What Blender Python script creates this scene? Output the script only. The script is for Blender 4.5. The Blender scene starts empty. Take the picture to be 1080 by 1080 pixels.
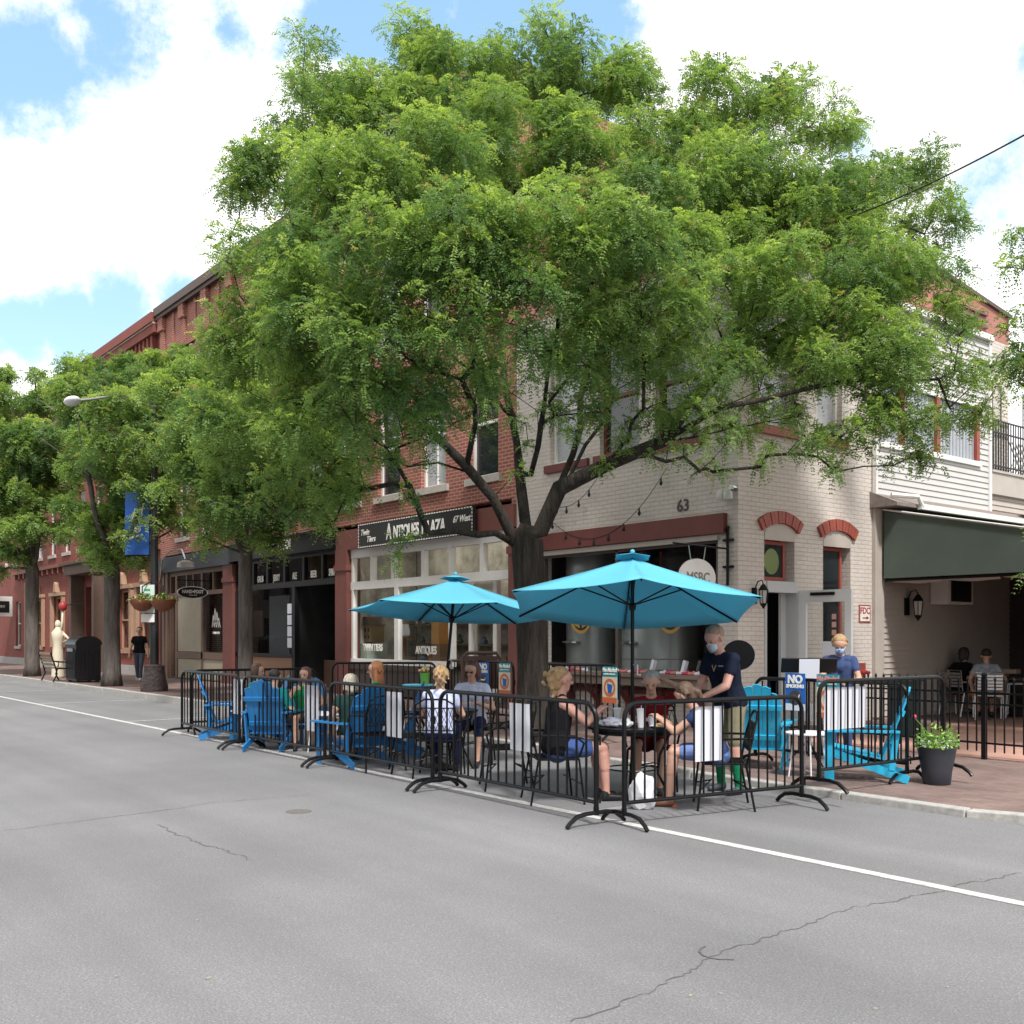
import bpy, bmesh, math, random
import numpy as np
from mathutils import Vector, Matrix
random.seed(7); NR = np.random.default_rng(11)
SC = bpy.context.scene; COL = SC.collection
V = Vector; R = math.radians; PI = math.pi
# ------------------------------------------------------------------ survey of the place
H = 1.65; YAW = R(51.5); FO = 1080.0; HZ = 670.0
FW = V((-math.sin(YAW), math.cos(YAW), 0)); RT = V((math.cos(YAW), math.sin(YAW), 0))
def ray(px): return FW + RT*((px-540)/FO)
def D(px, py, d):            # a point d metres in front of the viewer
    p = ray(px)*d; p.z = H+(HZ-py)/FO*d; return p
def G(px, py, z=0.0): return D(px, py, (H-z)*FO/(py-HZ))
def GD(px, d, z=0.0): p = ray(px)*d; p.z = z; return p
def F(px, py, Y=13.0): return D(px, py, Y/ray(px).y)
def S(px, py, X=-10.55): return D(px, py, X/ray(px).x)
def facing(a):               # 0 away from the viewer, 90 towards the right, 180 towards the viewer
    v = FW*math.cos(R(a)) + RT*math.sin(R(a)); return math.atan2(-v.x, v.y)
CURB = 9.0; SW = 0.15; SR = .06; YF = 13.0; XS = -10.55; XB = -16.2; XC = -36.6
def sz(x):                   # the pavement drops towards the corner on the right
    t = min(1, max(0, (x+12.5)/4)); t = t*t*(3-2*t); return SW+(SR-SW)*t
# ------------------------------------------------------------------ materials
MATS = {}
def nt(m): m.use_nodes = True; return m.node_tree
def M(name, col, rough=.6, metal=0, var=0, vs=3, bump=0, bs=40, spec=.5, stretch=None, bd=.01):
    if name in MATS: return MATS[name]
    m = bpy.data.materials.new(name); t = nt(m); N = t.nodes; L = t.links
    b = N['Principled BSDF']; b.inputs['Base Color'].default_value = (*col, 1)
    b.inputs['Roughness'].default_value = rough; b.inputs['Metallic'].default_value = metal
    b.inputs['Specular IOR Level'].default_value = spec
    if var or bump:
        tc = N.new('ShaderNodeTexCoord'); mp = N.new('ShaderNodeMapping'); L.new(tc.outputs['Object'], mp.inputs[0])
        if stretch: mp.inputs['Scale'].default_value = stretch
    if var:
        n = N.new('ShaderNodeTexNoise'); n.inputs['Scale'].default_value = vs; n.inputs['Detail'].default_value = 6; n.inputs['Roughness'].default_value = .65
        L.new(mp.outputs[0], n.inputs[0])
        mr = N.new('ShaderNodeMapRange'); mr.inputs['From Min'].default_value = .3; mr.inputs['From Max'].default_value = .7
        mr.inputs['To Min'].default_value = 1-var; mr.inputs['To Max'].default_value = 1+var; L.new(n.outputs[0], mr.inputs[0])
        mx = N.new('ShaderNodeVectorMath'); mx.operation = 'SCALE'; mx.inputs[0].default_value = col
        L.new(mr.outputs[0], mx.inputs['Scale']); L.new(mx.outputs[0], b.inputs['Base Color'])
    if bump:
        n2 = N.new('ShaderNodeTexNoise'); n2.inputs['Scale'].default_value = bs; n2.inputs['Detail'].default_value = 5; L.new(mp.outputs[0], n2.inputs[0])
        bp = N.new('ShaderNodeBump'); bp.inputs['Strength'].default_value = bump; bp.inputs['Distance'].default_value = bd
        L.new(n2.outputs[0], bp.inputs['Height']); L.new(bp.outputs[0], b.inputs['Normal'])
    MATS[name] = m; return m
def brickmat(name, c1, c2, mortar, bw=.215, rh=.075, ms=.011, bump=.5, horiz=False, var=.18, vs=.8, rough=.85, offs=.5):
    if name in MATS: return MATS[name]
    m = bpy.data.materials.new(name); t = nt(m); N = t.nodes; L = t.links; b = N['Principled BSDF']; b.inputs['Roughness'].default_value = rough
    tc = N.new('ShaderNodeTexCoord'); sp = N.new('ShaderNodeSeparateXYZ'); L.new(tc.outputs['Object'], sp.inputs[0])
    cb = N.new('ShaderNodeCombineXYZ')
    if horiz: L.new(sp.outputs[0], cb.inputs[0]); L.new(sp.outputs[1], cb.inputs[1])
    else:
        ad = N.new('ShaderNodeMath'); L.new(sp.outputs[0], ad.inputs[0]); L.new(sp.outputs[1], ad.inputs[1])
        L.new(ad.outputs[0], cb.inputs[0]); L.new(sp.outputs[2], cb.inputs[1])
    # a little wander so that courses are not ruled with a ruler
    wn = N.new('ShaderNodeTexNoise'); wn.inputs['Scale'].default_value = 1.3; L.new(cb.outputs[0], wn.inputs[0])
    wm = N.new('ShaderNodeVectorMath'); wm.operation = 'MULTIPLY_ADD'; wm.inputs[1].default_value = (.02, .02, 0); L.new(wn.outputs['Color'], wm.inputs[0]); L.new(cb.outputs[0], wm.inputs[2])
    br = N.new('ShaderNodeTexBrick'); L.new(wm.outputs[0], br.inputs[0]); br.inputs['Scale'].default_value = 1; br.offset = offs
    br.inputs['Brick Width'].default_value = bw; br.inputs['Row Height'].default_value = rh; br.inputs['Mortar Size'].default_value = ms; br.inputs['Mortar Smooth'].default_value = .3
    br.inputs['Color1'].default_value = (*c1, 1); br.inputs['Color2'].default_value = (*c2, 1); br.inputs['Mortar'].default_value = (*mortar, 1)
    n = N.new('ShaderNodeTexNoise'); n.inputs['Scale'].default_value = vs; n.inputs['Detail'].default_value = 7; n.inputs['Roughness'].default_value = .7; L.new(tc.outputs['Object'], n.inputs[0])
    mr = N.new('ShaderNodeMapRange'); mr.inputs['From Min'].default_value = .3; mr.inputs['From Max'].default_value = .7
    mr.inputs['To Min'].default_value = 1-var; mr.inputs['To Max'].default_value = 1+var; L.new(n.outputs[0], mr.inputs[0])
    mx = N.new('ShaderNodeVectorMath'); mx.operation = 'SCALE'; L.new(br.outputs['Color'], mx.inputs[0]); L.new(mr.outputs[0], mx.inputs['Scale']); L.new(mx.outputs[0], b.inputs['Base Color'])
    n2 = N.new('ShaderNodeTexNoise'); n2.inputs['Scale'].default_value = 45; L.new(tc.outputs['Object'], n2.inputs[0])
    ma = N.new('ShaderNodeMath'); ma.operation = 'MULTIPLY_ADD'; ma.inputs[1].default_value = -1; L.new(br.outputs['Fac'], ma.inputs[0]); L.new(n2.outputs[0], ma.inputs[2])
    bp = N.new('ShaderNodeBump'); bp.inputs['Strength'].default_value = bump; bp.inputs['Distance'].default_value = .012; L.new(ma.outputs[0], bp.inputs['Height']); L.new(bp.outputs[0], b.inputs['Normal'])
    MATS[name] = m; return m
def glassmat(name, tint=(.75, .8, .8), refl=.12):
    if name in MATS: return MATS[name]
    m = bpy.data.materials.new(name); t = nt(m); N = t.nodes; L = t.links; N.remove(N['Principled BSDF'])
    tr = N.new('ShaderNodeBsdfTransparent'); tr.inputs[0].default_value = (*tint, 1)
    gl = N.new('ShaderNodeBsdfGlossy'); gl.inputs['Roughness'].default_value = .02
    lw = N.new('ShaderNodeFresnel'); lw.inputs[0].default_value = 1.45
    ad0_ = N.new('ShaderNodeMath'); ad0_.inputs[1].default_value = refl; L.new(lw.outputs[0], ad0_.inputs[0]); ge = N.new('ShaderNodeNewGeometry'); ib = N.new('ShaderNodeMath'); ib.operation = 'SUBTRACT'; ib.inputs[0].default_value = 1; L.new(ge.outputs['Backfacing'], ib.inputs[1]); ad = N.new('ShaderNodeMath'); ad.operation = 'MULTIPLY'; L.new(ad0_.outputs[0], ad.inputs[0]); L.new(ib.outputs[0], ad.inputs[1])
    mx = N.new('ShaderNodeMixShader'); L.new(ad.outputs[0], mx.inputs[0]); L.new(tr.outputs[0], mx.inputs[1]); L.new(gl.outputs[0], mx.inputs[2]); L.new(mx.outputs[0], N['Material Output'].inputs[0])
    MATS[name] = m; return m
def canvasmat(name, col):
    m = bpy.data.materials.new(name); t = nt(m); N = t.nodes; L = t.links; b = N['Principled BSDF']; b.inputs['Base Color'].default_value = (*col, 1); b.inputs['Roughness'].default_value = .8; b.inputs['Specular IOR Level'].default_value = .2
    tr = N.new('ShaderNodeBsdfTranslucent'); tr.inputs[0].default_value = (*col, 1); mx = N.new('ShaderNodeMixShader'); mx.inputs[0].default_value = .34; L.new(b.outputs[0], mx.inputs[1]); L.new(tr.outputs[0], mx.inputs[2]); L.new(mx.outputs[0], N['Material Output'].inputs[0]); MATS[name] = m; return m
def asphalt():
    m = bpy.data.materials.new('asphalt'); t = nt(m); N = t.nodes; L = t.links; b = N['Principled BSDF']; b.inputs['Roughness'].default_value = .85
    tc = N.new('ShaderNodeTexCoord')
    def noise(s, d=4, rg=.6):
        n = N.new('ShaderNodeTexNoise'); n.inputs['Scale'].default_value = s; n.inputs['Detail'].default_value = d; n.inputs['Roughness'].default_value = rg; L.new(tc.outputs['Object'], n.inputs[0]); return n
    def rng(src, a, bb, lo=.3, hi=.7):
        r = N.new('ShaderNodeMapRange'); r.inputs['From Min'].default_value = lo; r.inputs['From Max'].default_value = hi; r.inputs['To Min'].default_value = a; r.inputs['To Max'].default_value = bb; L.new(src, r.inputs[0]); return r.outputs[0]
    a1 = rng(noise(.35, 6).outputs[0], .84, 1.14); a2 = rng(noise(90, 3, .8).outputs[0], .6, 1.45); 
    vo = N.new('ShaderNodeTexVoronoi'); vo.inputs['Scale'].default_value = 60; L.new(tc.outputs['Object'], vo.inputs[0])
    a3 = rng(vo.outputs['Distance'], 1.25, .9, .05, .45)
    st = N.new('ShaderNodeTexNoise'); st.inputs['Scale'].default_value = 1; st.inputs['Detail'].default_value = 5
    mp = N.new('ShaderNodeMapping'); mp.inputs['Scale'].default_value = (.08, 1.3, 1); L.new(tc.outputs['Object'], mp.inputs[0]); L.new(mp.outputs[0], st.inputs[0])
    a4 = rng(st.outputs[0], .88, 1.1)
    def mul(x, y):
        q = N.new('ShaderNodeMath'); q.operation = 'MULTIPLY'; L.new(x, q.inputs[0]); L.new(y, q.inputs[1]); return q.outputs[0]
    f = mul(mul(a1, a2), mul(a3, a4))
    # dark specks
    mx = N.new('ShaderNodeVectorMath'); mx.operation = 'SCALE'; mx.inputs[0].default_value = (.186, .184, .190); L.new(f, mx.inputs['Scale']); L.new(mx.outputs[0], b.inputs['Base Color'])
    bp = N.new('ShaderNodeBump'); bp.inputs['Strength'].default_value = .5; bp.inputs['Distance'].default_value = .006; L.new(a2, bp.inputs['Height']); L.new(bp.outputs[0], b.inputs['Normal'])
    MATS['asphalt'] = m; return m
# ------------------------------------------------------------------ mesh builder
class MB:
    def __init__(s): s.v = []; s.f = []; s.m = []
    def add(s, vs, fs, mi=0):
        o = len(s.v); s.v += [tuple(p) for p in vs]; s.f += [tuple(i+o for i in q) for q in fs]; s.m += [mi]*len(fs); return s
    def box(s, x0, x1, y0, y1, z0, z1, mi=0, mat=None):
        vs = [V((x, y, z)) for z in (z0, z1) for y in (y0, y1) for x in (x0, x1)]
        if mat: vs = [mat @ p for p in vs]
        return s.add(vs, [(0, 2, 3, 1), (4, 5, 7, 6), (0, 1, 5, 4), (2, 6, 7, 3), (0, 4, 6, 2), (1, 3, 7, 5)], mi)
    def cbox(s, c, sz, rz=0, mi=0, rot=None):
        m = Matrix.Translation(V(c)) @ (rot.to_4x4() if rot else Matrix.Rotation(rz, 4, 'Z')); a, b, d = [q/2 for q in sz]
        return s.box(-a, a, -b, b, -d, d, mi, m)
    def bar(s, a, b, w, h, mi=0, up=(0, 0, 1)):
        a, b = V(a), V(b); d = (b-a); L = d.length; d.normalize(); u = V(up); sd = d.cross(u)
        if sd.length < 1e-4: sd = d.cross(V((1, 0, 0)))
        sd.normalize(); u = sd.cross(d)
        rot = Matrix((sd, d, u)).transposed().to_4x4(); m = Matrix.Translation((a+b)/2) @ rot
        return s.box(-w/2, w/2, -L/2, L/2, -h/2, h/2, mi, m)
    def tube(s, pts, r, n=8, mi=0, cap=True):
        pts = [V(p) for p in pts]; rs = r if isinstance(r, (list, tuple)) else [r]*len(pts)
        base = len(s.v); prev = None
        for i, p in enumerate(pts):
            a = pts[max(0, i-1)]; b = pts[min(len(pts)-1, i+1)]; d = (b-a)
            if d.length < 1e-9: d = V((0, 0, 1))
            d.normalize()
            if prev is None: u = d.orthogonal().normalized()
            else:
                u = prev - d*prev.dot(d); u = u.normalized() if u.length > 1e-6 else d.orthogonal().normalized()
            prev = u; w = d.cross(u)
            for k in range(n):
                a_ = 2*PI*k/n; s.v.append(tuple(p+(u*math.cos(a_)+w*math.sin(a_))*rs[i]))
        for i in range(len(pts)-1):
            for k in range(n):
                a0 = base+i*n+k; a1 = base+i*n+(k+1) % n; s.f.append((a0, a1, a1+n, a0+n)); s.m.append(mi)
        if cap:
            s.f.append(tuple(base+k for k in reversed(range(n)))); s.m.append(mi)
            e = base+(len(pts)-1)*n; s.f.append(tuple(e+k for k in range(n))); s.m.append(mi)
        return s
    def lathe(s, prof, c=(0, 0, 0), n=24, mi=0):
        c = V(c); base = len(s.v)
        for r, z in prof:
            for k in range(n): s.v.append((c.x+r*math.cos(2*PI*k/n), c.y+r*math.sin(2*PI*k/n), c.z+z))
        for i in range(len(prof)-1):
            for k in range(n):
                a0 = base+i*n+k; a1 = base+i*n+(k+1) % n; s.f.append((a0, a1, a1+n, a0+n)); s.m.append(mi)
        s.f.append(tuple(base+k for k in reversed(range(n)))); s.m.append(mi)
        e = base+(len(prof)-1)*n; s.f.append(tuple(e+k for k in range(n))); s.m.append(mi); return s
    def ball(s, c, r, n=10, mi=0, sc=(1, 1, 1)):
        c = V(c); base = len(s.v); m = n//2+1
        for i in range(1, m):
            t = PI*i/m
            for k in range(n): a = 2*PI*k/n; s.v.append((c.x+r*sc[0]*math.sin(t)*math.cos(a), c.y+r*sc[1]*math.sin(t)*math.sin(a), c.z+r*sc[2]*math.cos(t)))
        s.v.append((c.x, c.y, c.z+r*sc[2])); s.v.append((c.x, c.y, c.z-r*sc[2])); T = len(s.v)-2
        for i in range(m-2):
            for k in range(n): a0 = base+i*n+k; a1 = base+i*n+(k+1) % n; s.f.append((a0, a0+n, a1+n, a1)); s.m.append(mi)
        for k in range(n):
            s.f.append((T, base+k, base+(k+1) % n)); s.m.append(mi); q = base+(m-2)*n; s.f.append((T+1, q+(k+1) % n, q+k)); s.m.append(mi)
        return s
    def prism(s, poly, fn, t0, t1, mi=0):    # poly in 2d, fn(u,v,t)->xyz
        n = len(poly); vs = [fn(u, v, t0) for u, v in poly]+[fn(u, v, t1) for u, v in poly]
        fs = [tuple(range(n))[::-1], tuple(range(n, 2*n))]+[(i, (i+1) % n, n+(i+1) % n, n+i) for i in range(n)]
        return s.add(vs, fs, mi)
    def build(s, name, mats, parent=None, world=False, smooth=False, bevel=0):
        me = bpy.data.meshes.new(name); me.from_pydata(s.v, [], s.f)
        for m in (mats if isinstance(mats, (list, tuple)) else [mats]): me.materials.append(m)
        me.polygons.foreach_set('material_index', s.m)
        bm = bmesh.new(); bm.from_mesh(me); bmesh.ops.recalc_face_normals(bm, faces=bm.faces); bm.to_mesh(me); bm.free()
        if smooth:
            me.polygons.foreach_set('use_smooth', [True]*len(me.polygons))
            if smooth != 'all': 
                try: me.set_sharp_from_angle(angle=R(40))
                except Exception: pass
        o = bpy.data.objects.new(name, me); COL.objects.link(o)
        if bevel:
            b = o.modifiers.new('bevel', 'BEVEL'); b.width = bevel; b.segments = 2; b.limit_method = 'ANGLE'; b.angle_limit = R(50)
        if parent:
            o.parent = parent
            if world: o.location = -parent.location
        return o
def tag(o, label=None, cat=None, group=None, kind=None):
    for k, v in (('label', label), ('category', cat), ('group', group), ('kind', kind)):
        if v: o[k] = v
    return o
def E(name, loc, label, cat, group=None, rz=0, kind=None):
    o = bpy.data.objects.new(name, None); COL.objects.link(o); o.location = loc; o.rotation_euler.z = rz; o.empty_display_size = .1
    return tag(o, label, cat, group, kind)
KIDS = {}
def copytree(o, parent=None):
    c = o.copy(); COL.objects.link(c); c.parent = parent
    for ch in list(o.children): copytree(ch, c)
    return c
def place(proto, used, loc, rz, label, group=None, sc=None):
    o = proto if not used else copytree(proto)
    o.location = loc; o.rotation_euler.z = rz; o['label'] = label
    if group: o['group'] = group
    if sc: o.scale = (sc, sc, sc)
    return o
def part(parent, name, mats, fn, **k):
    b = MB(); fn(b); return b.build(name, mats, parent, **k)
def txt(s, size, loc, rz, mat, parent, name='lettering', align='CENTER', ext=.004, sx=1, world=True, shear=0, rx=90, bold=0):
    c = bpy.data.curves.new(name, 'FONT'); c.body = s; c.size = size; c.align_x = align; c.align_y = 'CENTER'; c.extrude = ext; c.shear = shear; c.offset = bold
    c.resolution_u = 4; to = bpy.data.objects.new('tmp_text', c); COL.objects.link(to); me = bpy.data.meshes.new_from_object(to.evaluated_get(bpy.context.evaluated_depsgraph_get())); me.name = name
    bpy.data.objects.remove(to, do_unlink=True); bpy.data.curves.remove(c); me.materials.clear(); me.materials.append(mat); o = bpy.data.objects.new(name, me); COL.objects.link(o); o.parent = parent
    o.location = V(loc)-(parent.location if (world and parent) else V((0, 0, 0))); o.rotation_euler = (R(rx), 0, rz); o.scale.x = sx; return o
def wall(b, axis, c, th, u0, u1, z0, z1, holes, mi=0, ri=None):
    """a wall in the plane axis=c (front face), th thick away from the street, with rectangular openings (u0,u1,z0,z1)"""
    ri = mi if ri is None else ri
    us = sorted({u0, u1}|{h[i] for h in holes for i in (0, 1) if u0 < h[i] < u1}); zs = sorted({z0, z1}|{h[i] for h in holes for i in (2, 3) if z0 < h[i] < z1})
    P = (lambda u, t, z: (u, c+t, z)) if axis == 'y' else (lambda u, t, z: (c-t, u, z))
    inh = lambda u, z: any(h[0] < u < h[1] and h[2] < z < h[3] for h in holes)
    for i in range(len(us)-1):
        for j in range(len(zs)-1):
            if inh((us[i]+us[i+1])/2, (zs[j]+zs[j+1])/2): continue
            for t in (0, th): b.add([P(us[i], t, zs[j]), P(us[i+1], t, zs[j]), P(us[i+1], t, zs[j+1]), P(us[i], t, zs[j+1])], [(0, 1, 2, 3)], mi)
    for h in holes:
        a, e, l, g = max(h[0], u0), min(h[1], u1), max(h[2], z0), min(h[3], z1)
        for q in (((a, l), (a, g)), ((e, l), (e, g)), ((a, l), (e, l)), ((a, g), (e, g))):
            (ua, za), (ub, zb) = q; b.add([P(ua, 0, za), P(ub, 0, zb), P(ub, th, zb), P(ua, th, za)], [(0, 1, 2, 3)], ri)
    for q in (((u0, z0), (u0, z1)), ((u1, z0), (u1, z1)), ((u0, z1), (u1, z1))):
        (ua, za), (ub, zb) = q; b.add([P(ua, 0, za), P(ub, 0, zb), P(ub, th, zb), P(ua, th, za)], [(0, 1, 2, 3)], mi)
# ------------------------------------------------------------------ palette
mAsph = asphalt()
mPaintW = M('road_paint', (.50, .49, .475), .7, var=.3, vs=14, bump=.3, bs=80)
mCrack = M('crack_tar', (.095, .092, .09), .9); mPaintF = M('faded_paint', (.36, .355, .35), .8, var=.3, vs=10)
mGran = M('granite', (.37, .36, .34), .8, var=.25, vs=14, bump=.3, bs=60)
mPave = brickmat('paver_brick', (.16, .105, .092), (.205, .14, .125), (.13, .105, .09), bw=.2, rh=.1, ms=.006, horiz=True, var=.32, vs=1.1, bump=.35)
mPatio = M('pink_patio', (.42, .24, .19), .85, var=.15, vs=2, bump=.2)
mBrick = brickmat('red_brick', (.30, .085, .055), (.235, .062, .042), (.34, .24, .2))
mBrickP = brickmat('painted_red_brick', (.24, .068, .05), (.225, .062, .047), (.2, .055, .042), bump=.6, var=.15)
mCream = brickmat('cream_painted_brick', (.57, .515, .47), (.545, .49, .445), (.45, .40, .36), ms=.008, bump=.7, var=.1, vs=.9)
mPink = brickmat('salmon_brick', (.42, .16, .13), (.38, .14, .11), (.36, .2, .17), var=.1)
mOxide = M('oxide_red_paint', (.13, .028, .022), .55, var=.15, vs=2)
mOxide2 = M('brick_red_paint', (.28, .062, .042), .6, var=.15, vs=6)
mPierR = M('maroon_pier', (.155, .05, .04), .6, var=.12, vs=3)
mBeigeT = M('beige_trim', (.42, .375, .335), .6, var=.08)
mWhite = M('white_trim', (.70, .68, .65), .5, var=.05)
mWhiteP = M('white_plastic', (.75, .75, .78), .45)
mTan = M('tan_panel', (.33, .29, .215), .65, var=.08)
mBrown = M('brown_frame', (.14, .085, .06), .55, var=.1)
mBlackP = M('black_paint', (.012, .012, .014), .35, spec=.5)
mBlackM = M('black_metal', (.006, .006, .007), .32, spec=.22, var=.2, vs=30)
mSteel = M('steel', (.45, .46, .46), .28, metal=1, var=.12, vs=1.5, stretch=(1, 1, .2)); mTank = M('brushed_tank', (.3, .31, .31), .4, metal=.5, var=.15, vs=2.5, stretch=(1, 1, .1))
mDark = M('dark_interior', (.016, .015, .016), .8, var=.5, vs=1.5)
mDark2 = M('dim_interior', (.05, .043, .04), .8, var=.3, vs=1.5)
mStone = M('window_stone', (.42, .38, .34), .75, var=.15, vs=5)
mGlass = glassmat('shop_glass', tint=(.96, .975, .97), refl=.01)
mPane = M('window_pane', (.022, .026, .03), .04, spec=.9)
mPaneB = M('window_pane_blinds', (.35, .36, .38), .25, var=.2, vs=6, stretch=(1, 1, 8), spec=.8)
mDoorG = M('grey_door', (.47, .48, .49), .45)
mSiding = M('white_siding', (.50, .485, .47), .55, var=.05)
mSidingB = M('beige_siding', (.42, .37, .33), .6, var=.06)
mGreenC = M('green_canvas', (.075, .10, .082), .8, var=.1, vs=1.5, bump=.15, bs=9)
mShing = M('shingle', (.2, .165, .15), .9, var=.25, vs=12)
mBarkL = M('grey_bark', (.11, .095, .085), .95, var=.4, vs=8, bump=1.0, bs=14, stretch=(1, 1, .2), bd=.05, spec=.15); mBark = M('bark', (.048, .04, .034), .95, var=.55, vs=11, bump=1.0, bs=16, stretch=(1, 1, .16), bd=.09, spec=.15)
mBlue = canvasmat('teal_canvas', (.15, .54, .70))
mAdi = M('adirondack_blue', (.015, .36, .58), .55, var=.15, vs=5)
mAdiD = M('adirondack_deep_blue', (.018, .17, .42), .4, var=.06)
mTextW = M('white_lettering', (.8, .78, .72), .5)
mTextK = M('dark_lettering', (.05, .045, .04), .5)
mSignK = M('sign_black', (.022, .022, .024), .5)
mGold = M('gold_paint', (.42, .25, .06), .45, metal=.2)
mRedS = M('sign_red', (.32, .03, .03), .5)
mBannerB = M('banner_blue', (.02, .12, .5), .6, var=.1)
mNoSmk = M('no_smoking_blue', (.015, .11, .42), .5)
mTeal = M('poster_teal', (.03, .25, .3), .5)
mOrange = M('poster_orange', (.55, .13, .05), .5)
mPaper = M('white_paper', (.66, .67, .74), .6)
mTerra = M('terracotta', (.2, .07, .035), .8, var=.25, vs=10)
mPot = M('pot_grey', (.028, .032, .042), .5, var=.1)
mSoil = M('soil', (.03, .02, .015), .95)
mLeafG = M('leaf_green', (.13, .27, .04), .6, var=.3, vs=20)
mFlW = M('flower_white', (.75, .72, .85), .6)
mFlP = M('flower_pink', (.55, .05, .12), .6)
mFlS = M('flower_salmon', (.6, .22, .2), .6)
mBin = M('bin_green', (.02, .045, .045), .5, var=.1)
mWood = M('wood', (.2, .11, .06), .6, var=.2, vs=6)
mIron = M('bench_wood', (.22, .18, .13), .7, var=.2)
mGreenPot = M('lime_pot', (.12, .32, .05), .5)
mCup = M('clear_cup', (.6, .6, .62), .2)
mAmber = M('amber_drink', (.3, .06, .02), .2)
# ------------------------------------------------------------------ setting
def sheet(name, poly, z, mat, label, cat=None, th=.0):
    b = MB()
    if th: b.prism(poly, lambda u, v, t: (u, v, t), z-th, z)
    else: b.add([(u, v, z) for u, v in poly], [tuple(range(len(poly)))])
    return tag(b.build(name, mat), label, cat or name.replace('_', ' '), kind='structure')
sheet('ground', [(-400, -400), (400, -400), (400, 400), (-400, 400)], -.02, M('far_ground', (.12, .12, .11), .9, var=.2, vs=.2), 'grey ground lying under and beyond the street')
sheet('road', [(-120, -10), (30, -10), (30, CURB), (-120, CURB)], 0, mAsph, 'worn grey asphalt street in front of the cafe')
# pavement with a rounded corner on the right
arc = [(-4.7, CURB-.02), (-4.1, 9.2), (-3.3, 9.65), (-2.5, 10.4), (-1.9, 11.4), (-1.6, 12.6), (-1.5, 40)]
edge = [(-120, CURB)]+[(x, CURB-.02*max(0, (x+8)/3.3)) for x in (-30, -12, -8, -6)]+arc
inner = []
for i, (x, y) in enumerate(edge):
    a = V(edge[max(0, i-1)]); c = V(edge[min(len(edge)-1, i+1)]); d = (c-a).normalized(); inner.append((x-d.y*.15, y+d.x*.15))
b = MB(); ins = []
for x, y in inner:
    if not ins or x > ins[-1][0]+.01: ins.append((x, y))
xs_ = sorted({p[0] for p in ins}|{-12.5+.4*k for k in range(12)})
def yedge(x):
    for (x0, y0), (x1, y1) in zip(ins, ins[1:]):
        if x0 <= x <= x1: return y0+(y1-y0)*(x-x0)/(x1-x0)
    return ins[-1][1]
for x0, x1 in zip(xs_, xs_[1:]): b.add([(x0, yedge(x0), sz(x0)), (x1, yedge(x1), sz(x1)), (x1, 40, sz(x1)), (x0, 40, sz(x0))], [(0, 1, 2, 3)])
tag(b.build('sidewalk', mPave), 'brown brick paved sidewalk along the shopfronts', 'sidewalk', kind='structure')
b = MB(); n = len(edge); RNG = random.Random(5)
def along(path, step):
    out = []
    for i in range(len(path)-1):
        a, c = V(path[i]), V(path[i+1]); L = (c-a).length; k = max(1, round(L/step))
        for j in range(k): out.append(a.lerp(c, j/k))
    return out+[V(path[-1])]
oo = along(edge, 1.8); ii = []
for i, p in enumerate(oo):
    d = (oo[min(len(oo)-1, i+1)]-oo[max(0, i-1)]).normalized(); ii.append(p+V((-d.y, d.x))*.15)
for i in range(len(oo)-1):
    d = (oo[i+1]-oo[i]).normalized(); g = .006; z = sz(oo[i].x)+.006+RNG.uniform(-.004, .006); j = RNG.uniform(-.008, .008); nrm = V((-d.y, d.x))*j
    a, c, e, f = oo[i]+d*g+nrm, oo[i+1]-d*g+nrm, ii[i+1]-d*g, ii[i]+d*g
    b.prism([tuple(q) for q in (a, c, e, f)], lambda u, v, t: (u, v, t), -.1, z)
tag(b.build('curb', mGran, bevel=.012), 'pale granite curb stones edging the sidewalk', 'curb', kind='structure')
sheet('patio_floor', [(-10.5, 12.95), (-1.7, 12.95), (-1.7, 22), (-10.5, 22)], SR+.012, mPatio, 'pinkish concrete floor of the covered side patio', th=.02)
b = MB()
b.box(-120, 20, 6.31, 6.41, .002, .006)
tag(b.build('parking_lane_line', mPaintW), 'long white line marking the parking lane', 'road marking', kind='structure')
for i, x in enumerate((-7.0, -13.45, -19.85, -26.3, -32.5, -38.9)):
    b = MB(); b.box(x-.05, x+.05, 6.43, CURB-.08, .003, .007)
    tag(b.build('stall_line', mPaintF), ['white stall line crossing the fenced seating area under the near tables', 'white stall line beneath the blue chairs at the far end of the fenced area', 'white stall line just beyond the last black barrier', 'white stall line in the road opposite the lamp post', 'white stall line in the road opposite the black litter bin', 'farthest white stall line in the road beyond the bench'][i], 'road marking', kind='structure')
def crack(pts, w, label, seed):
    r = random.Random(seed); out = []
    for i in range(len(pts)-1):
        a, c = V(pts[i]), V(pts[i+1]); k = max(2, int((c-a).length/.035))
        for j in range(k): out.append(a.lerp(c, j/k))
    b = MB(); off = 0; L = []; 
    for i, p in enumerate(out):
        d = (out[min(i+1, len(out)-1)]-out[max(0, i-1)]).normalized(); nn = V((-d.y, d.x, 0)); off = off*.86+r.gauss(0, .013); ww = w*r.uniform(.25, 1.3)
        q = p+nn*off; L.append((q+nn*ww/2, q-nn*ww/2))
    vs = [(p.x, p.y, .0025) for pr in L for p in pr]
    b.add(vs, [(2*i, 2*i+1, 2*i+3, 2*i+2) for i in range(len(L)-1)])
    return tag(b.build('road_crack', mCrack), label, 'crack', kind='structure')
crack([G(605, 1079), G(690, 1050), G(752, 1010), G(800, 990), G(900, 960), G(1080, 920)], .010, 'jagged crack running from the near road edge past the small patch', 1)
crack([G(0, 877), G(110, 862), G(240, 846), G(330, 838)], .009, 'long faint crack crossing the road on the left', 2)
crack([G(165, 870), G(210, 887), G(262, 908)], .012, 'short faint crack beside the long one', 3)
b = MB(); rr_ = random.Random(2)
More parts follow.
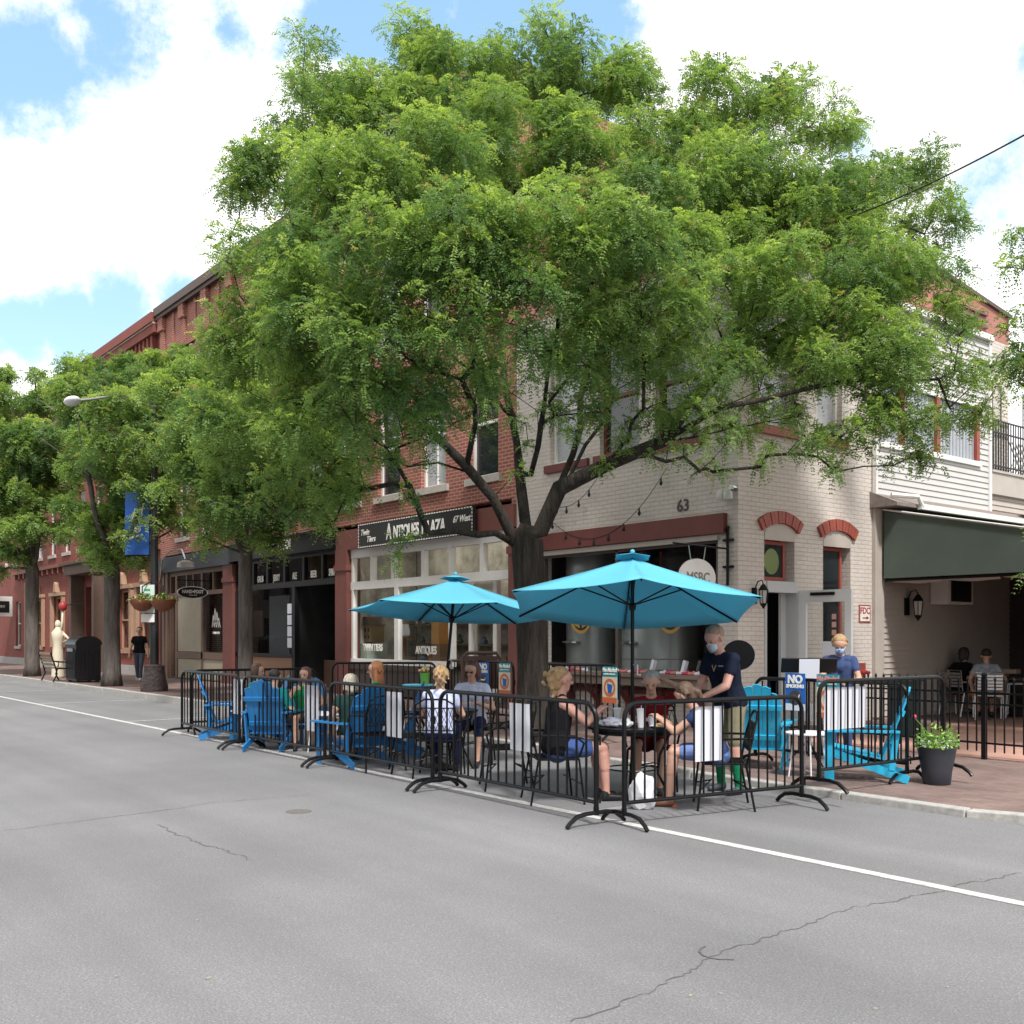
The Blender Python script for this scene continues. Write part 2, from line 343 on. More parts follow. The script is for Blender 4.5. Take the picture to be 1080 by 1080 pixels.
for r0, a0, a1 in ((.12, 175, 345),):
    c = G(762, 1005); P = [V((c.x+(r0+rr_.gauss(0, .003))*math.cos(R(a)), c.y+(r0+rr_.gauss(0, .003))*math.sin(R(a)), .003)) for a in range(a0, a1, 9)]
    for i in range(len(P)-1): b.bar(P[i], P[i+1], rr_.uniform(.004, .012), .003)
tag(b.build('road_patch', mCrack), 'small ring shaped crack patch in the near asphalt', 'patch', kind='structure')
b = MB(); b.lathe([(.12, 0), (.12, .004), (.11, .006), (.0, .006)], G(315, 856), 24)
tag(b.build('manhole_cover', M('cast_iron', (.13, .12, .11), .7, var=.3, vs=40)), 'small round iron cover set in the road', 'manhole cover')
b = MB(); rr = random.Random(3)
for _ in range(26):
    p = G(rr.uniform(60, 1040), rr.uniform(800, 1070)); s = rr.uniform(.004, .012); b.cbox((p.x, p.y, .004), (s*rr.uniform(1, 2.5), s, .006), rr.uniform(0, 3))
tag(b.build('road_litter', M('dry_litter', (.3, .27, .22), .9)), 'scattered tiny leaves and bits on the asphalt', 'litter', kind='stuff')
# ------------------------------------------------------------------ windows
def sash(parent, name, x, y, z0, w, h, face='y', blind=False, sill=True, frame=mWhite, muntin=0, dep=.10, sillmat=None, arch=0, pane=None):
    """one window as a part (frame) with pane and sill children; x is the coordinate along the wall; face y looks to the street, face x to the side"""
    P = (lambda u, t, z: (u, y+t, z)) if face == 'y' else (lambda u, t, z: (y-t, u, z))
    def bx(b, u0, u1, t0, t1, za, zb, mi=0):
        a = P(u0, t0, za); c = P(u1, t1, zb); b.box(min(a[0], c[0]), max(a[0], c[0]), min(a[1], c[1]), max(a[1], c[1]), za, zb, mi)
    b = MB(); f = .06; a, c = x-w/2, x+w/2; z1 = z0+h; zm = z0+h*.5
    bx(b, a, a+f, dep, dep+.08, z0, z1); bx(b, c-f, c, dep, dep+.08, z0, z1); bx(b, a+f, c-f, dep, dep+.08, z0, z0+f); bx(b, a+f, c-f, dep, dep+.08, z1-f, z1)
    bx(b, a+f, c-f, dep-.02, dep+.06, zm-.03, zm+.03)
    if muntin: bx(b, x-.015, x+.015, dep+.01, dep+.05, z0+f, zm-.03); bx(b, x-.015, x+.015, dep+.01, dep+.05, zm+.03, z1-f)
    fr = b.build(name, frame, parent, world=True)
    b = MB(); bx(b, a+f, c-f, dep+.045, dep+.05, z0+f, z1-f); b.build('pane', pane or (mPaneB if blind else mPane), fr)
    if sill:
        b = MB(); bx(b, a-.12, c+.12, -.07, dep, z0-.15, z0-.003); b.build('sill', sillmat or mStone, fr)
    return fr
# ------------------------------------------------------------------ brick row, three storeys
def archfill(b, x, y, z, w, rise, th, mi=0, face='y', n=12, t0=-.03):
    """segmental arch of bricks (voussoirs) over an opening"""
    P = (lambda u, t, zz: (u, y+t, zz)) if face == 'y' else (lambda u, t, zz: (y-t, u, zz))
    Rr = (w*w/4+rise*rise)/(2*rise); cz = z+rise-Rr; a0 = math.asin(w/2/Rr)
    for k in range(n):
        a, c = -a0+2*a0*k/n+.006, -a0+2*a0*(k+1)/n-.006
        poly = [(x+Rr*math.sin(a), cz+Rr*math.cos(a)), (x+Rr*math.sin(c), cz+Rr*math.cos(c)), (x+(Rr+th)*math.sin(c), cz+(Rr+th)*math.cos(c)), (x+(Rr+th)*math.sin(a), cz+(Rr+th)*math.cos(a))]
        j = .006*(k % 2); b.prism(poly, lambda u, v, t: P(u, t, v), t0-j, .05, mi)
Z1 = 13.3
bA = E('brick_commercial_building', (-26, 17, 0), 'three storey red brick building with the antiques shop and the black fronted bar', 'building')
winx = [-17.3-1.9*i for i in range(10)]
holes = [(x-.5, x+.5, 5.0, 7.3) for x in winx]+[(x-.5, x+.5, 8.7, 10.9) for x in winx]+[(-36.4, -16.35, -.1, 4.45)]
b = MB(); wall(b, 'y', YF, .3, XC, XB, -.1, Z1, holes); 
b.box(XC, XB, 21.7, 22, -.1, Z1-.6); b.box(XC, XC+.3, YF+.3, 21.7, -.1, Z1-.6); b.box(XB-.3, XB, YF+.3, 21.7, -.1, Z1-.4)
for k, x in enumerate(range(0, 11)):
    u = XC+.35+x*1.98; b.box(u-.17, u+.17, YF-.09, YF-.002, 11.6, 12.9); b.box(u-.22, u+.22, YF-.16, YF-.003, 12.45, 12.96)
    if x < 10: b.box(u+.9, u+1.08, YF-.05, YF-.002, 11.7, 12.9)
b.box(XC, XB, YF-.12, YF-.002, 11.45, 11.59); b.box(XC, XB, YF-.07, YF-.002, 11.2, 11.38)
wA = b.build('wall', mBrick, bA, world=True)
b = MB(); b.box(XC, XB, YF+.3, 21.7, 12.4, 12.6); b.build('roof', M('roof_tar', (.05, .05, .05), .9), bA, world=True)
b = MB(); b.box(XC-.02, XB+.05, YF-.26, YF+.4, 13.02, 13.3); b.box(XC-.02, XB+.05, YF-.19, YF-.125, 12.9, 13.02)
b.build('cornice', M('dark_cornice', (.10, .07, .06), .7), bA, world=True)
b = MB()
for x in winx:
    for z in (7.3, 10.9): archfill(b, x, YF, z, 1.15, .14, .22, n=11)
b.build('arch_trim', mBrick, bA, world=True)
for i, x in enumerate(winx):
    sash(bA, 'window', x, YF, 5.0, 1.0, 2.3, muntin=i % 3 == 1, blind=i in (1, 4, 6)); sash(bA, 'window', x, YF, 8.7, 1.0, 2.2, blind=i in (2, 3, 7))
b = MB(); b.box(XC+.3, XB-.3, 16.6, 16.75, 0, 4.4); b.box(XC+.3, XB-.3, YF+.3, 16.6, 4.3, 4.4)
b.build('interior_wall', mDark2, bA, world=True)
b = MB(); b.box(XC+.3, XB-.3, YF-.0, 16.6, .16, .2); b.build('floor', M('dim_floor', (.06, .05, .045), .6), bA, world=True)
def opening(px): return F(px, 700).x
# fascia band above the shops
def band(b, p0, p1, z0, z1, t0=-.12, t1=-.002, mi=0): b.box(opening(p0), opening(p1), YF+t0, YF+t1, z0, z1, mi)
x_piers = (opening(357), opening(369)); x_ant = (opening(369)+.0, opening(540)); x_blk = (opening(248), opening(357)); x_brn = (opening(184), opening(238))
part(bA, 'fascia', mPierR, lambda b: (b.box(x_piers[0], XB, YF-.08, YF-.002, 3.82, 4.32),), world=True)
part(bA, 'fascia', mBlackP, lambda b: (b.box(x_blk[0]-.1, x_piers[0]-.004, YF-.16, YF-.002, 3.92, 4.42), b.box(x_blk[0]-.1, x_piers[0]-.004, YF-.2, YF-.163, 4.38, 4.44), b.box(x_blk[0]-.1, x_piers[0]-.004, YF-.2, YF-.163, 3.9, 3.95)), world=True)
part(bA, 'fascia', M('slate_fascia', (.05, .055, .065), .6), lambda b: b.box(XC+.05, x_blk[0]-.104, YF-.14, YF-.002, 3.85, 4.38), world=True)
for a, c in ((x_piers[0], x_piers[1]), (opening(540), XB), (opening(238), opening(248))):
    part(bA, 'pier', mPierR, lambda b: (b.box(a, c, YF-.1, YF+.3, 0.1, 3.85), b.box(a-.03, c+.03, YF-.13, YF+.1, 3.3, 3.45), b.box(a-.03, c+.03, YF-.14, YF+.1, .1, .45)), world=True)
# --- antiques shopfront
A0, A1 = x_ant; zb = 1.0; zt = 3.62; zm = 2.92
def gridframe(name, mat, x0, x1, z0, z1, ver, hor, y=YF+.02, t=.09, dp=.12, parent=bA):
    b = MB()
    for u in ver:
        u, ww = (u if isinstance(u, tuple) else (u, t)); b.box(u-ww/2, u+ww/2, y, y+dp, z0, z1)
    for i, z in enumerate(hor):
        z, ww = (z if isinstance(z, tuple) else (z, t)); b.box(x0, x1, y+.003, y+dp-.003, z-ww/2, z+ww/2)
    return b.build(name, mat, parent, world=True)
vt = [opening(p) for p in (391, 413, 445, 474, 507)]
gridframe('shopfront_frame', mWhite, A0, A1, zm, zt, [A0+.09, A1-.05]+[(u, .13) for u in vt], [(zm-.02, .2), (zt+.12, .28)])
gridframe('shopfront_frame', mWhite, A0, opening(474), .95, zm, [A0+.09, (opening(417), .17), (opening(474), .14)], [(zb, .13)])
gridframe('shopfront_frame', mWhite, opening(476), A1, .2, zm, [A1-.05, (opening(508), .13), (opening(482), .1)], [], y=YF+.35)
part(bA, 'interior_wall', M('antique_wall', (.38, .35, .3), .8, var=.5, vs=2.2), lambda b: (b.box(A0+.05, A1-.05, 15.0, 15.05, .2, 4.28), b.box(A0-.02, A0+.02, YF+.3, 15.0, .2, 4.28), b.box(A1-.02, A1+.02, YF+.5, 15.0, .2, 4.28)), world=True)
part(bA, 'shelf', M('shelf_wood', (.14, .09, .05), .6), lambda b: [b.box(A0+.3, A1-1.6, 14.6, 14.95, z, z+.04) for z in (.9, 1.4, 1.9, 2.4)], world=True)
_r = random.Random(4)
for _k in range(26):
    _x = _r.uniform(A0+.4, A1-1.8); _z = _r.choice((.94, 1.44, 1.94, 2.44)); _h = _r.uniform(.12, .4); _w = _r.uniform(.05, .14)
    part(bA, 'shelf_ornament', M('wares%d' % (_k % 6), ((.4, .3, .15), (.1, .15, .3), (.5, .48, .42), (.25, .08, .05), (.12, .2, .12), (.45, .2, .05))[_k % 6], .5), lambda b: b.lathe([(_w*.6, 0), (_w, _h*.35), (_w*.4, _h*.8), (_w*.6, _h)], (_x, 14.75, _z), 10), world=True, smooth=True)
part(bA, 'stall_riser', M('riser_brown', (.05, .035, .03), .6, var=.1), lambda b: (b.box(A0+.02, opening(474), YF+.0, YF+.12, .1, .93), b.box(A0+.02, opening(474), YF-.03, YF-.003, .8, .9)), world=True)
part(bA, 'shop_glass', mGlass, lambda b: (b.box(A0+.1, A1-.1, YF+.08, YF+.09, zm, zt), b.box(A0+.1, opening(474), YF+.08, YF+.09, zb, zm), b.box(opening(482), A1-.1, YF+.4, YF+.41, .9, zm)), world=True)
d_ = part(bA, 'door', M('cream_door', (.5, .47, .4), .5), lambda b: (b.box(opening(484), opening(485.5), YF+.42, YF+.47, .2, 2.8), b.box(opening(505), opening(506.5), YF+.42, YF+.47, .2, 2.8), b.box(opening(485.5), opening(505), YF+.42, YF+.47, .2, .9), b.box(opening(485.5), opening(505), YF+.42, YF+.47, 2.65, 2.8)), world=True)
part(d_, 'handle', mSteel, lambda b: b.tube([(opening(486.2), YF+.38, 1.1), (opening(486.2), YF+.38, 1.4)], .012))
txt('TWIN TIERS', .24, (opening(390.5), YF+.07, 1.34), 0, mTextW, bA, sx=.72, bold=.006); txt('ANTIQUES', .25, (opening(446.5), YF+.07, 1.3), 0, mTextW, bA, sx=.72, bold=.006)
sgn = E('antiques_shop_sign', (opening(446), YF-.2, 4.08), 'long black antiques plaza sign with a dashed white border over the white shopfront', 'shop sign')
s0, s1 = opening(386), opening(507.5)
part(sgn, 'board', mSignK, lambda b: b.box(s0, s1, YF-.22, YF-.14, 3.79, 4.38), world=True)
def dash(b):
    n = 46
    for k in range(n):
        u = s0+(s1-s0)*k/n
        for z in (3.80, 4.35): b.box(u, u+(s1-s0)/n*.6, YF-.228, YF-.223, z, z+.025)
    for k in range(7):
        z = 3.84+k*.075
        for u in (s0+.01, s1-.035): b.box(u, u+.025, YF-.228, YF-.223, z, z+.045)
part(sgn, 'border', mTextW, dash, world=True)
txt('A', .52, (opening(418.5), YF-.224, 4.08), 0, mTextW, sgn, sx=.62, bold=.012); txt('NTIQUES', .40, (opening(436.5), YF-.224, 4.05), 0, mTextW, sgn, sx=.66, bold=.012); txt('P', .52, (opening(455.5), YF-.224, 4.08), 0, mTextW, sgn, sx=.66, bold=.012); txt('LAZA', .40, (opening(468.5), YF-.224, 4.05), 0, mTextW, sgn, sx=.72, bold=.012)
txt('Twin', .2, (opening(393), YF-.224, 4.16), 0, mTextW, sgn, shear=.3, bold=.004); txt('Tiers', .2, (opening(399.5), YF-.224, 3.98), 0, mTextW, sgn, shear=.3, bold=.004)
txt('67 West', .2, (opening(495.5), YF-.224, 4.14), 0, mTextW, sgn, shear=.3, bold=.004, sx=.9)
def inside(px, Y=13.6): return F(px, 700, Y).x
tl_ = E('fluorescent_light', (opening(500), 14.2, 4.0), 'lit fluorescent strip light on the antiques shop ceiling', 'ceiling light')
mLit = bpy.data.materials.new('lit_tube'); nt(mLit); mLit.node_tree.nodes['Principled BSDF'].inputs['Emission Color'].default_value = (1, .95, .82, 1); mLit.node_tree.nodes['Principled BSDF'].inputs['Emission Strength'].default_value = 14
part(tl_, 'tube', mLit, lambda b: [b.box(A0+1.0+k*2.0, A0+2.3+k*2.0, 14.15, 14.25, 3.95, 3.99) for k in range(3)], world=True); part(tl_, 'housing', mWhite, lambda b: [b.box(A0+.9+k*2.0, A0+2.4+k*2.0, 14.1, 14.3, 3.995, 4.06) for k in range(3)], world=True)
# things behind the antiques glass
dh = E('model_house', (inside(388), YF+.55, 1.3), 'tan toy model house standing in the antiques shop window', 'toy house')
def house(b):
    x0, x1 = inside(376), inside(398); b.box(x0, x1, YF+.4, YF+.8, 1.48, 1.9)
part(dh, 'wall', M('toy_tan', (.2, .13, .06), .7), house, world=True)
part(dh, 'roof', M('toy_roof', (.08, .055, .035), .8), lambda b: b.prism([(inside(375.5), 1.9), (inside(398.5), 1.9), (inside(395.5), 2.12), (inside(378.5), 2.12)], lambda u, v, t: (u, t, v), YF+.36, YF+.84), world=True)
def tw(b):
    for k in range(6):
        for z in (1.56, 1.74): u = inside(377.5)+k*(inside(396)-inside(377.5))/5; b.box(u-.035, u+.035, YF+.39, YF+.399, z, z+.09)
part(dh, 'window', mDark, tw, world=True)
tb = E('display_cabinet', (inside(388), YF+.6, .2), 'pale green cabinet under the toy house in the shop window', 'cabinet')
part(tb, 'body', M('pale_green', (.36, .42, .36), .6), lambda b: (b.box(inside(374), inside(398), YF+.3, YF+.9, .2, 1.44)), world=True); part(tb, 'drawer', M('pale_green2', (.4, .46, .4), .6), lambda b: b.box(inside(375.5), inside(386), YF+.285, YF+.299, 1.08, 1.4), world=True)
cb_ = E('yellow_display_chest', (inside(458), YF+.7, .2), 'small mustard yellow cupboard in the antiques window beside the umbrella pole', 'cupboard')
part(cb_, 'body', M('mustard', (.42, .2, .05), .6), lambda b: b.box(inside(455), inside(463), YF+.6, YF+.95, 1.45, 2.05), world=True); part(cb_, 'leg', mWood, lambda b: b.box(inside(455), inside(463), YF+.62, YF+.93, .2, 1.449), world=True)
jg = E('white_jug', (inside(430), YF+.5, 1.6), 'white enamel jug on a stand in the antiques window', 'jug')
part(jg, 'body', mWhiteP, lambda b: b.lathe([(.05, 0), (.11, .02), (.12, .15), (.09, .24), (.1, .3)], (inside(431), YF+.5, 1.62)), world=True, smooth=True); part(jg, 'handle', mWhiteP, lambda b: b.tube([(inside(431)-.1, YF+.5, 1.68), (inside(431)-.17, YF+.5, 1.78), (inside(431)-.09, YF+.5, 1.88)], .012), world=True); part(jg, 'stand', mWood, lambda b: (b.box(inside(425), inside(436), YF+.35, YF+.65, 1.58, 1.618), b.box(inside(430)-.03, inside(430)+.03, YF+.45, YF+.55, .2, 1.58)), world=True)
for i, (p, c, z, h) in enumerate(((438, (.25, .22, .15), 2.0, .7), (449, (.03, .05, .2), 1.9, .6), (442, (.12, .09, .07), 1.2, .7))):
    o = MB().lathe([(.12, 0), (.14, h*.3), (.08, h*.7), (.16, h)], (inside(p), YF+1.0+.2*i, z), 12).build('shop_ornament', M('orn%d' % i, c, .5)); tag(o, ['straw coloured hanging ornament in the antiques window', 'dark blue hanging garment in the antiques window', 'dark brown urn low in the antiques window'][i], 'ornament')
# --- black bar front
B0, B1 = x_blk
gridframe('bar_frame', mBlackP, B0, B1, 3.1, 3.92, [B0+.05, B1-.05]+[(opening(p), .12) for p in (266, 281, 299, 319, 339)], [(3.08, .16), (3.86, .14)])
part(bA, 'bar_frame', mBlackP, lambda b: (b.box(B0, opening(309), YF+.0, YF+.12, 1.02, 1.12), b.box(opening(309)-.08, opening(309)+.1, YF, YF+.14, .15, 3.0), b.box(B0, B0+.14, YF, YF+.12, .15, 3.0), b.box(B0, opening(309), YF+.0, YF+.1, .15, .34)), world=True)
part(bA, 'bar_panel', M('copper_panel', (.25, .13, .075), .5), lambda b: b.box(B0+.15, opening(308), YF+.03, YF+.1, .345, 1.015), world=True)
part(bA, 'shop_glass', mGlass, lambda b: (b.box(B0+.1, B1-.1, YF+.08, YF+.09, 3.15, 3.8), b.box(B0+.14, opening(309)-.09, YF+.06, YF+.07, 1.13, 3.0)), world=True)
part(bA, 'recess_wall', mDark, lambda b: (b.box(opening(309), opening(309)+.1, YF+.15, YF+1.6, .15, 3.1), b.box(B1-.12, B1-.02, YF+.1, YF+1.6, .15, 3.1), b.box(opening(309)+.1, B1-.12, YF+1.5, YF+1.6, .15, 3.1)), world=True)
for p, s in ((273, 'GRUB'), (290, 'JERKY'), (309, 'ALE'), (329, 'BEER'), (349, 'SPIRITS')):
    txt(s, .26, (opening(p), YF+.05, 3.3), 0, mTextW, bA, sx=.62 if len(s) < 6 else .5, bold=.005)
txt('HAND+FOOT', .40, (opening(300), YF-.163, 4.17), 0, mTextW, bA, sx=.6, bold=.012)
for k in range(4): part(bA, 'menu_sheet', mPaper, lambda b: b.box(opening(301.5), opening(306.5), YF+.045, YF+.052, 1.3+k*.32, 1.58+k*.32), world=True)
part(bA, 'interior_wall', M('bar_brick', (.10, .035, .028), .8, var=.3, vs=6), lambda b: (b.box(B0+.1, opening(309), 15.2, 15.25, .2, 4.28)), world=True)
part(bA, 'wall_picture', M('picture_brown', (.2, .12, .09), .6), lambda b: b.box(F(262, 700, 15.1).x, F(277, 700, 15.1).x, 15.1, 15.15, 1.6, 2.5), world=True)
part(bA, 'curtain', M('grey_screen', (.22, .23, .25), .8), lambda b: b.box(F(284, 700, 14.4).x, F(305, 700, 14.4).x, 14.4, 14.45, .3, 2.9), world=True)
part(bA, 'stall_riser', mBrown, lambda b: b.box(opening(311), B1-.12, YF+.9, YF+1.0, .15, .95), world=True)
# --- tan and brown front
C0, C1 = x_brn
gridframe('tan_shop_frame', mBrown, C0-.5, C1, .15, 3.85, [(C0-.45, .12), (C0+.1, .2), (opening(212), .14), (C1-.06, .12), ], [(3.05, .14), (3.78, .16)])
gridframe('tan_shop_frame', mBrown, C0, C1, 3.05, 3.8, [(opening(196), .1), (opening(203), .08), (opening(224), .08)], [])
part(bA, 'tan_panel', mTan, lambda b: (b.box(C0+.2, opening(212)-.07, YF+.05, YF+.12, 1.1, 2.98), b.box(C0+.2, opening(212)-.07, YF+.05, YF+.12, .2, .85), b.box(opening(212)+.07, C1-.12, YF+.05, YF+.12, .2, .85)), world=True)
part(bA, 'tan_shop_frame', mBrown, lambda b: (b.box(C0+.2, C1-.12, YF+.02, YF+.13, .86, 1.09),), world=True)
part(bA, 'shop_glass', mGlass, lambda b: (b.box(opening(212)+.07, C1-.12, YF+.07, YF+.08, 1.1, 2.98), b.box(C0, C1, YF+.07, YF+.08, 3.1, 3.7)), world=True)
part(bA, 'door', M('dark_red_door', (.06, .02, .018), .5), lambda b: (b.box(C0-.4, C0+.0, YF+.3, YF+.35, .15, 3.0),), world=True)
part(bA, 'pier', mBrown, lambda b: (b.box(XC+.25, XC+.5, YF-.05, YF+.2, .15, 3.85), b.box(C0-.75, C0-.55, YF-.05, YF+.2, .15, 3.85)), world=True)
def mountain(b):
    x = opening(226)
    for k, (dx, h) in enumerate(((-.22, .4), (-.08, .62), (.08, .5), (.22, .3))): b.bar((x+dx-.1, YF+.055, 1.9+.05*k), (x+dx, YF+.055, 1.9+h), .02, .004, up=(0, 1, 0)); b.bar((x+dx, YF+.055, 1.9+h), (x+dx+.12, YF+.055, 1.9), .02, .004, up=(0, 1, 0))
part(bA, 'logo', mTextW, mountain, world=True); txt('TRAILHEAD', .11, (opening(226), YF+.06, 1.72), 0, mTextW, bA)
part(bA, 'lower_wall', mBrick, lambda b: b.box(XC+.01, XC+.24, YF-.0, YF+.3, .1, 3.85), world=True)
# oval hanging sign
osn = E('oval_hanging_sign', (opening(225), YF-.3, 3.1), 'black oval sign hanging beside the tan shopfront', 'hanging sign')
def oval(b, a, c, t0, t1, x, y, z, n=28): b.prism([(y+a*math.cos(2*PI*k/n), z+c*math.sin(2*PI*k/n)) for k in range(n)], lambda u, v, t: (t, u, v), x+t0, x+t1)
part(osn, 'rim', mTextW, lambda b: oval(b, .5, .2, -.02, .02, opening(222), YF-.6, 3.02), world=True); part(osn, 'board', mBlackP, lambda b: oval(b, .475, .175, -.03, .03, opening(222), YF-.6, 3.02), world=True)
part(osn, 'bracket', mBlackM, lambda b: (b.bar((opening(222), YF-.6, 3.2), (opening(222), YF-.6, 3.4), .03, .03), b.bar((opening(222), YF-.001, 3.4), (opening(222), YF-1.1, 3.4), .03, .03)), world=True)
txt('HAND+FOOT', .15, (opening(222)+.034, YF-.6, 3.04), R(90), mTextW, osn, sx=.75, bold=.005); txt('A REAL PUB', .05, (opening(222)+.034, YF-.6, 2.93), R(90), mTextW, osn)
# ------------------------------------------------------------------ painted brick building further on
Z2 = 13.15
bB = E('painted_brick_building', (-55, 17, 0), 'long brick red painted building with tan stone trims beyond the brown shopfront', 'building')
wx2 = [-39.3-2.35*i for i in range(15)]
hol = [(x-.5, x+.5, 5.4, 7.9) for x in wx2]+[(x-.5, x+.5, 8.9, 11.0) for x in wx2]
gx = [(-38.2, 1.5), (-40.6, 1.5), (-50.0, 1.6), (-53.4, 1.5), (-57.6, 1.0), (-62.4, 1.0), (-67, 1.2)]
hol += [(x-w/2, x+w/2, 1.1, 3.4) for x, w in gx]+[(-45.8, -43.5, -.1, 3.7)]
b = MB(); wall(b, 'y', YF+.05, .3, -88, XC-.01, -.1, Z2, hol); b.box(-88, XC-.01, 21.7, 22, -.1, 12); b.box(-88, -87.7, YF+.35, 21.7, -.1, 12); b.box(XC-.3, XC-.01, YF+.35, 21.7, -.1, Z2-.3)
b.box(-88, XC-.01, YF-.07, YF+.048, 11.5, 11.65)
k = 0; x = -87.6
while x < XC-.3: b.box(x, x+.16, YF-.16, YF+.048, 11.9, 12.5); x += .42
b.box(-88, XC-.01, YF-.24, YF+.048, 12.5, 12.8); b.box(-88, XC-.01, YF-.34, YF+.3, 12.85, 13.2)
b.build('wall', mBrickP, bB, world=True)
part(bB, 'cornice_trim', mStone, lambda b: b.box(-88, XC-.01, YF-.28, YF-.0, 12.8, 12.85), world=True)
part(bB, 'roof', M('roof_tar', (.05, .05, .05), .9), lambda b: b.box(-87.7, XC-.3, YF+.35, 21.7, 11.6, 11.8), world=True)
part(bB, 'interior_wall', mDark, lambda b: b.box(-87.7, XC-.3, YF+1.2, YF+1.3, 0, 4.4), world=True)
part(bB, 'stone_base', mGran, lambda b: (b.box(-88, -45.85, YF-.03, YF+.045, .1, .5), b.box(-43.45, XC-.02, YF-.03, YF+.045, .1, .5)), world=True)
def belt(b):
    for a, c in ((-42.6, XC-.02), (-58, -46.4)): b.box(a, c, YF-.2, YF+.046, 4.75, 4.9); [b.box(a+.4+i*.9, a+.58+i*.9, YF-.16, YF+.047, 4.5, 4.747) for i in range(int((c-a)/.9))]
part(bB, 'belt_course', M('rusty_trim', (.22, .085, .06), .7), belt, world=True)
for i, x in enumerate(wx2): sash(bB, 'window', x, YF+.05, 5.4, 1.0, 2.5, blind=i % 3 == 0, frame=mWhite); sash(bB, 'window', x, YF+.05, 8.9, 1.0, 2.1, blind=i % 4 == 1)
mTanT = M('tan_stone', (.38, .235, .15), .7, var=.12)
for i, (x, w) in enumerate(gx):
    fr = sash(bB, 'window', x, YF+.05, 1.1, w, 2.3, frame=mTanT if w > 1.05 else mWhite, sillmat=mTanT if w > 1.05 else mStone, pane=mGlass if w > 1.4 else mPane)
    if w > 1.05:
        part(bB, 'window_trim', mTanT, lambda b: (b.box(x-w/2-.25, x-w/2-.01, YF-.08, YF+.046, 1.1, 3.45), b.box(x+w/2+.01, x+w/2+.25, YF-.08, YF+.046, 1.1, 3.45), b.box(x-w/2-.3, x+w/2+.3, YF-.13, YF+.044, 3.46, 3.62), b.prism([(x-.2, 3.63), (x+.2, 3.63), (x+.12, 4.0), (x, 4.1), (x-.12, 4.0)], lambda u, v, t: (u, t, v), YF-.16, YF+.045)), world=True)
txt('J.Sw', .5, (-38.3, YF+.12, 2.75), 0, mTextW, bB, shear=.2); txt('WINE BAR', .16, (-38.3, YF+.12, 2.35), 0, mTextW, bB)
part(bB, 'portico', M('portico_brown', (.13, .085, .065), .7, var=.1), lambda b: (b.box(-46.4, -42.7, YF-.7, YF+.046, 4.2, 4.6), b.box(-46.6, -42.5, YF-.85, YF+.047, 4.605, 4.72), b.box(-46.3, -46.0, YF-.5, YF+.046, .15, 4.19), b.box(-43.1, -42.8, YF-.5, YF+.046, .15, 4.19)), world=True)
part(bB, 'door', M('dim_brown_door', (.06, .04, .032), .5), lambda b: (b.box(-45.7, -43.6, YF+.25, YF+.33, .15, 3.6)), world=True)
part(bB, 'downpipe', mTanT, lambda b: b.tube([(-46.9, YF-.05, .2), (-46.9, YF-.05, 4.6)], .07), world=True)
part(bB, 'downpipe', mTanT, lambda b: b.tube([(-55.6, YF-.05, .5), (-55.6, YF-.05, 4.3)], .09), world=True)
# building across the street (behind the viewer): closes the street and shows in the shop glass
bO = E('opposite_brick_building', (-25, -16, 0), 'plain brick building across the street reflected in the shop windows', 'building')
b = MB(); ho = [(x-.6, x+.6, z, z+2.2) for x in range(-90, 12, 4) for z in (1.0, 4.8)]; wall(b, 'y', -14, -.3, -190, 14, -.1, 8.5, ho); b.box(-190, 14, -22, -14.4, -.1, 8.2); b.build('wall', M('dull_brick', (.085, .075, .07), .9, var=.3), bO, world=True)
part(bO, 'pane', mPane, lambda b: b.box(-189, 13.5, -14.36, -14.34, .5, 7.5), world=True)
sheet('far_sidewalk', [(-120, -14), (30, -14), (30, -9.98), (-120, -9.98)], .15, mPave, 'brick sidewalk on the other side of the street', th=.2)
# ------------------------------------------------------------------ corner building (brewery)
bC = E('corner_brewery_building', (-13.4, 17, 0), 'cream painted brick corner building with house number 63 and red arched lintels', 'building')
ZC = 9.25
Y0, Y1 = YF+.004, 22.0
def sx(px): return S(px, 600).y
fx = [-14.65, -13.25, -11.85]
q0, q1 = opening(578)-.25, opening(757)
hf = [(x-.5, x+.5, 4.95, 7.05) for x in fx]+[(q0, q1, .95, 3.23)]
y_dA, y_dB = sx(806), sx(841); y_wa, y_wb = sx(868), sx(897)
hs = [(y_dA, y_dB, -.1, 2.42), (y_dA, y_dB-.08, 2.55, 3.3), (y_wa, y_wb, 1.15, 3.28), (sx(800), sx(838), 5.1, 7.0), (sx(862), sx(888), 5.1, 7.0)]
zp = 7.85
b = MB(); wall(b, 'y', Y0, .3, XB+.004, XS, -.1, zp, hf); wall(b, 'x', XS, .3, Y0+.3, Y1, -.1, zp, hs)
b.box(XB, XS-.3, Y1-.3, Y1, -.1, zp)
b.build('wall', mCream, bC, world=True)
b = MB(); b.prism([(Y0, zp), (Y1, zp), (Y1, 8.42), (17.5, 9.0), (Y0, ZC)], lambda u, v, t: (t, u, v), XS-.3, XS); b.box(XB+.004, XS-.3, Y0, Y0+.3, zp, ZC); b.box(XB+.004, XS-.3, Y1-.3, Y1, zp, 8.42)
b.build('upper_wall', mPink, bC, world=True)
b = MB(); b.add([(XB, Y0+.3, ZC-.5), (XS-.3, Y0+.3, ZC-.5), (XS-.3, Y1-.3, 8.2), (XB, Y1-.3, 8.2)], [(0, 1, 2, 3)]); b.build('roof', MATS['roof_tar'], bC, world=True)
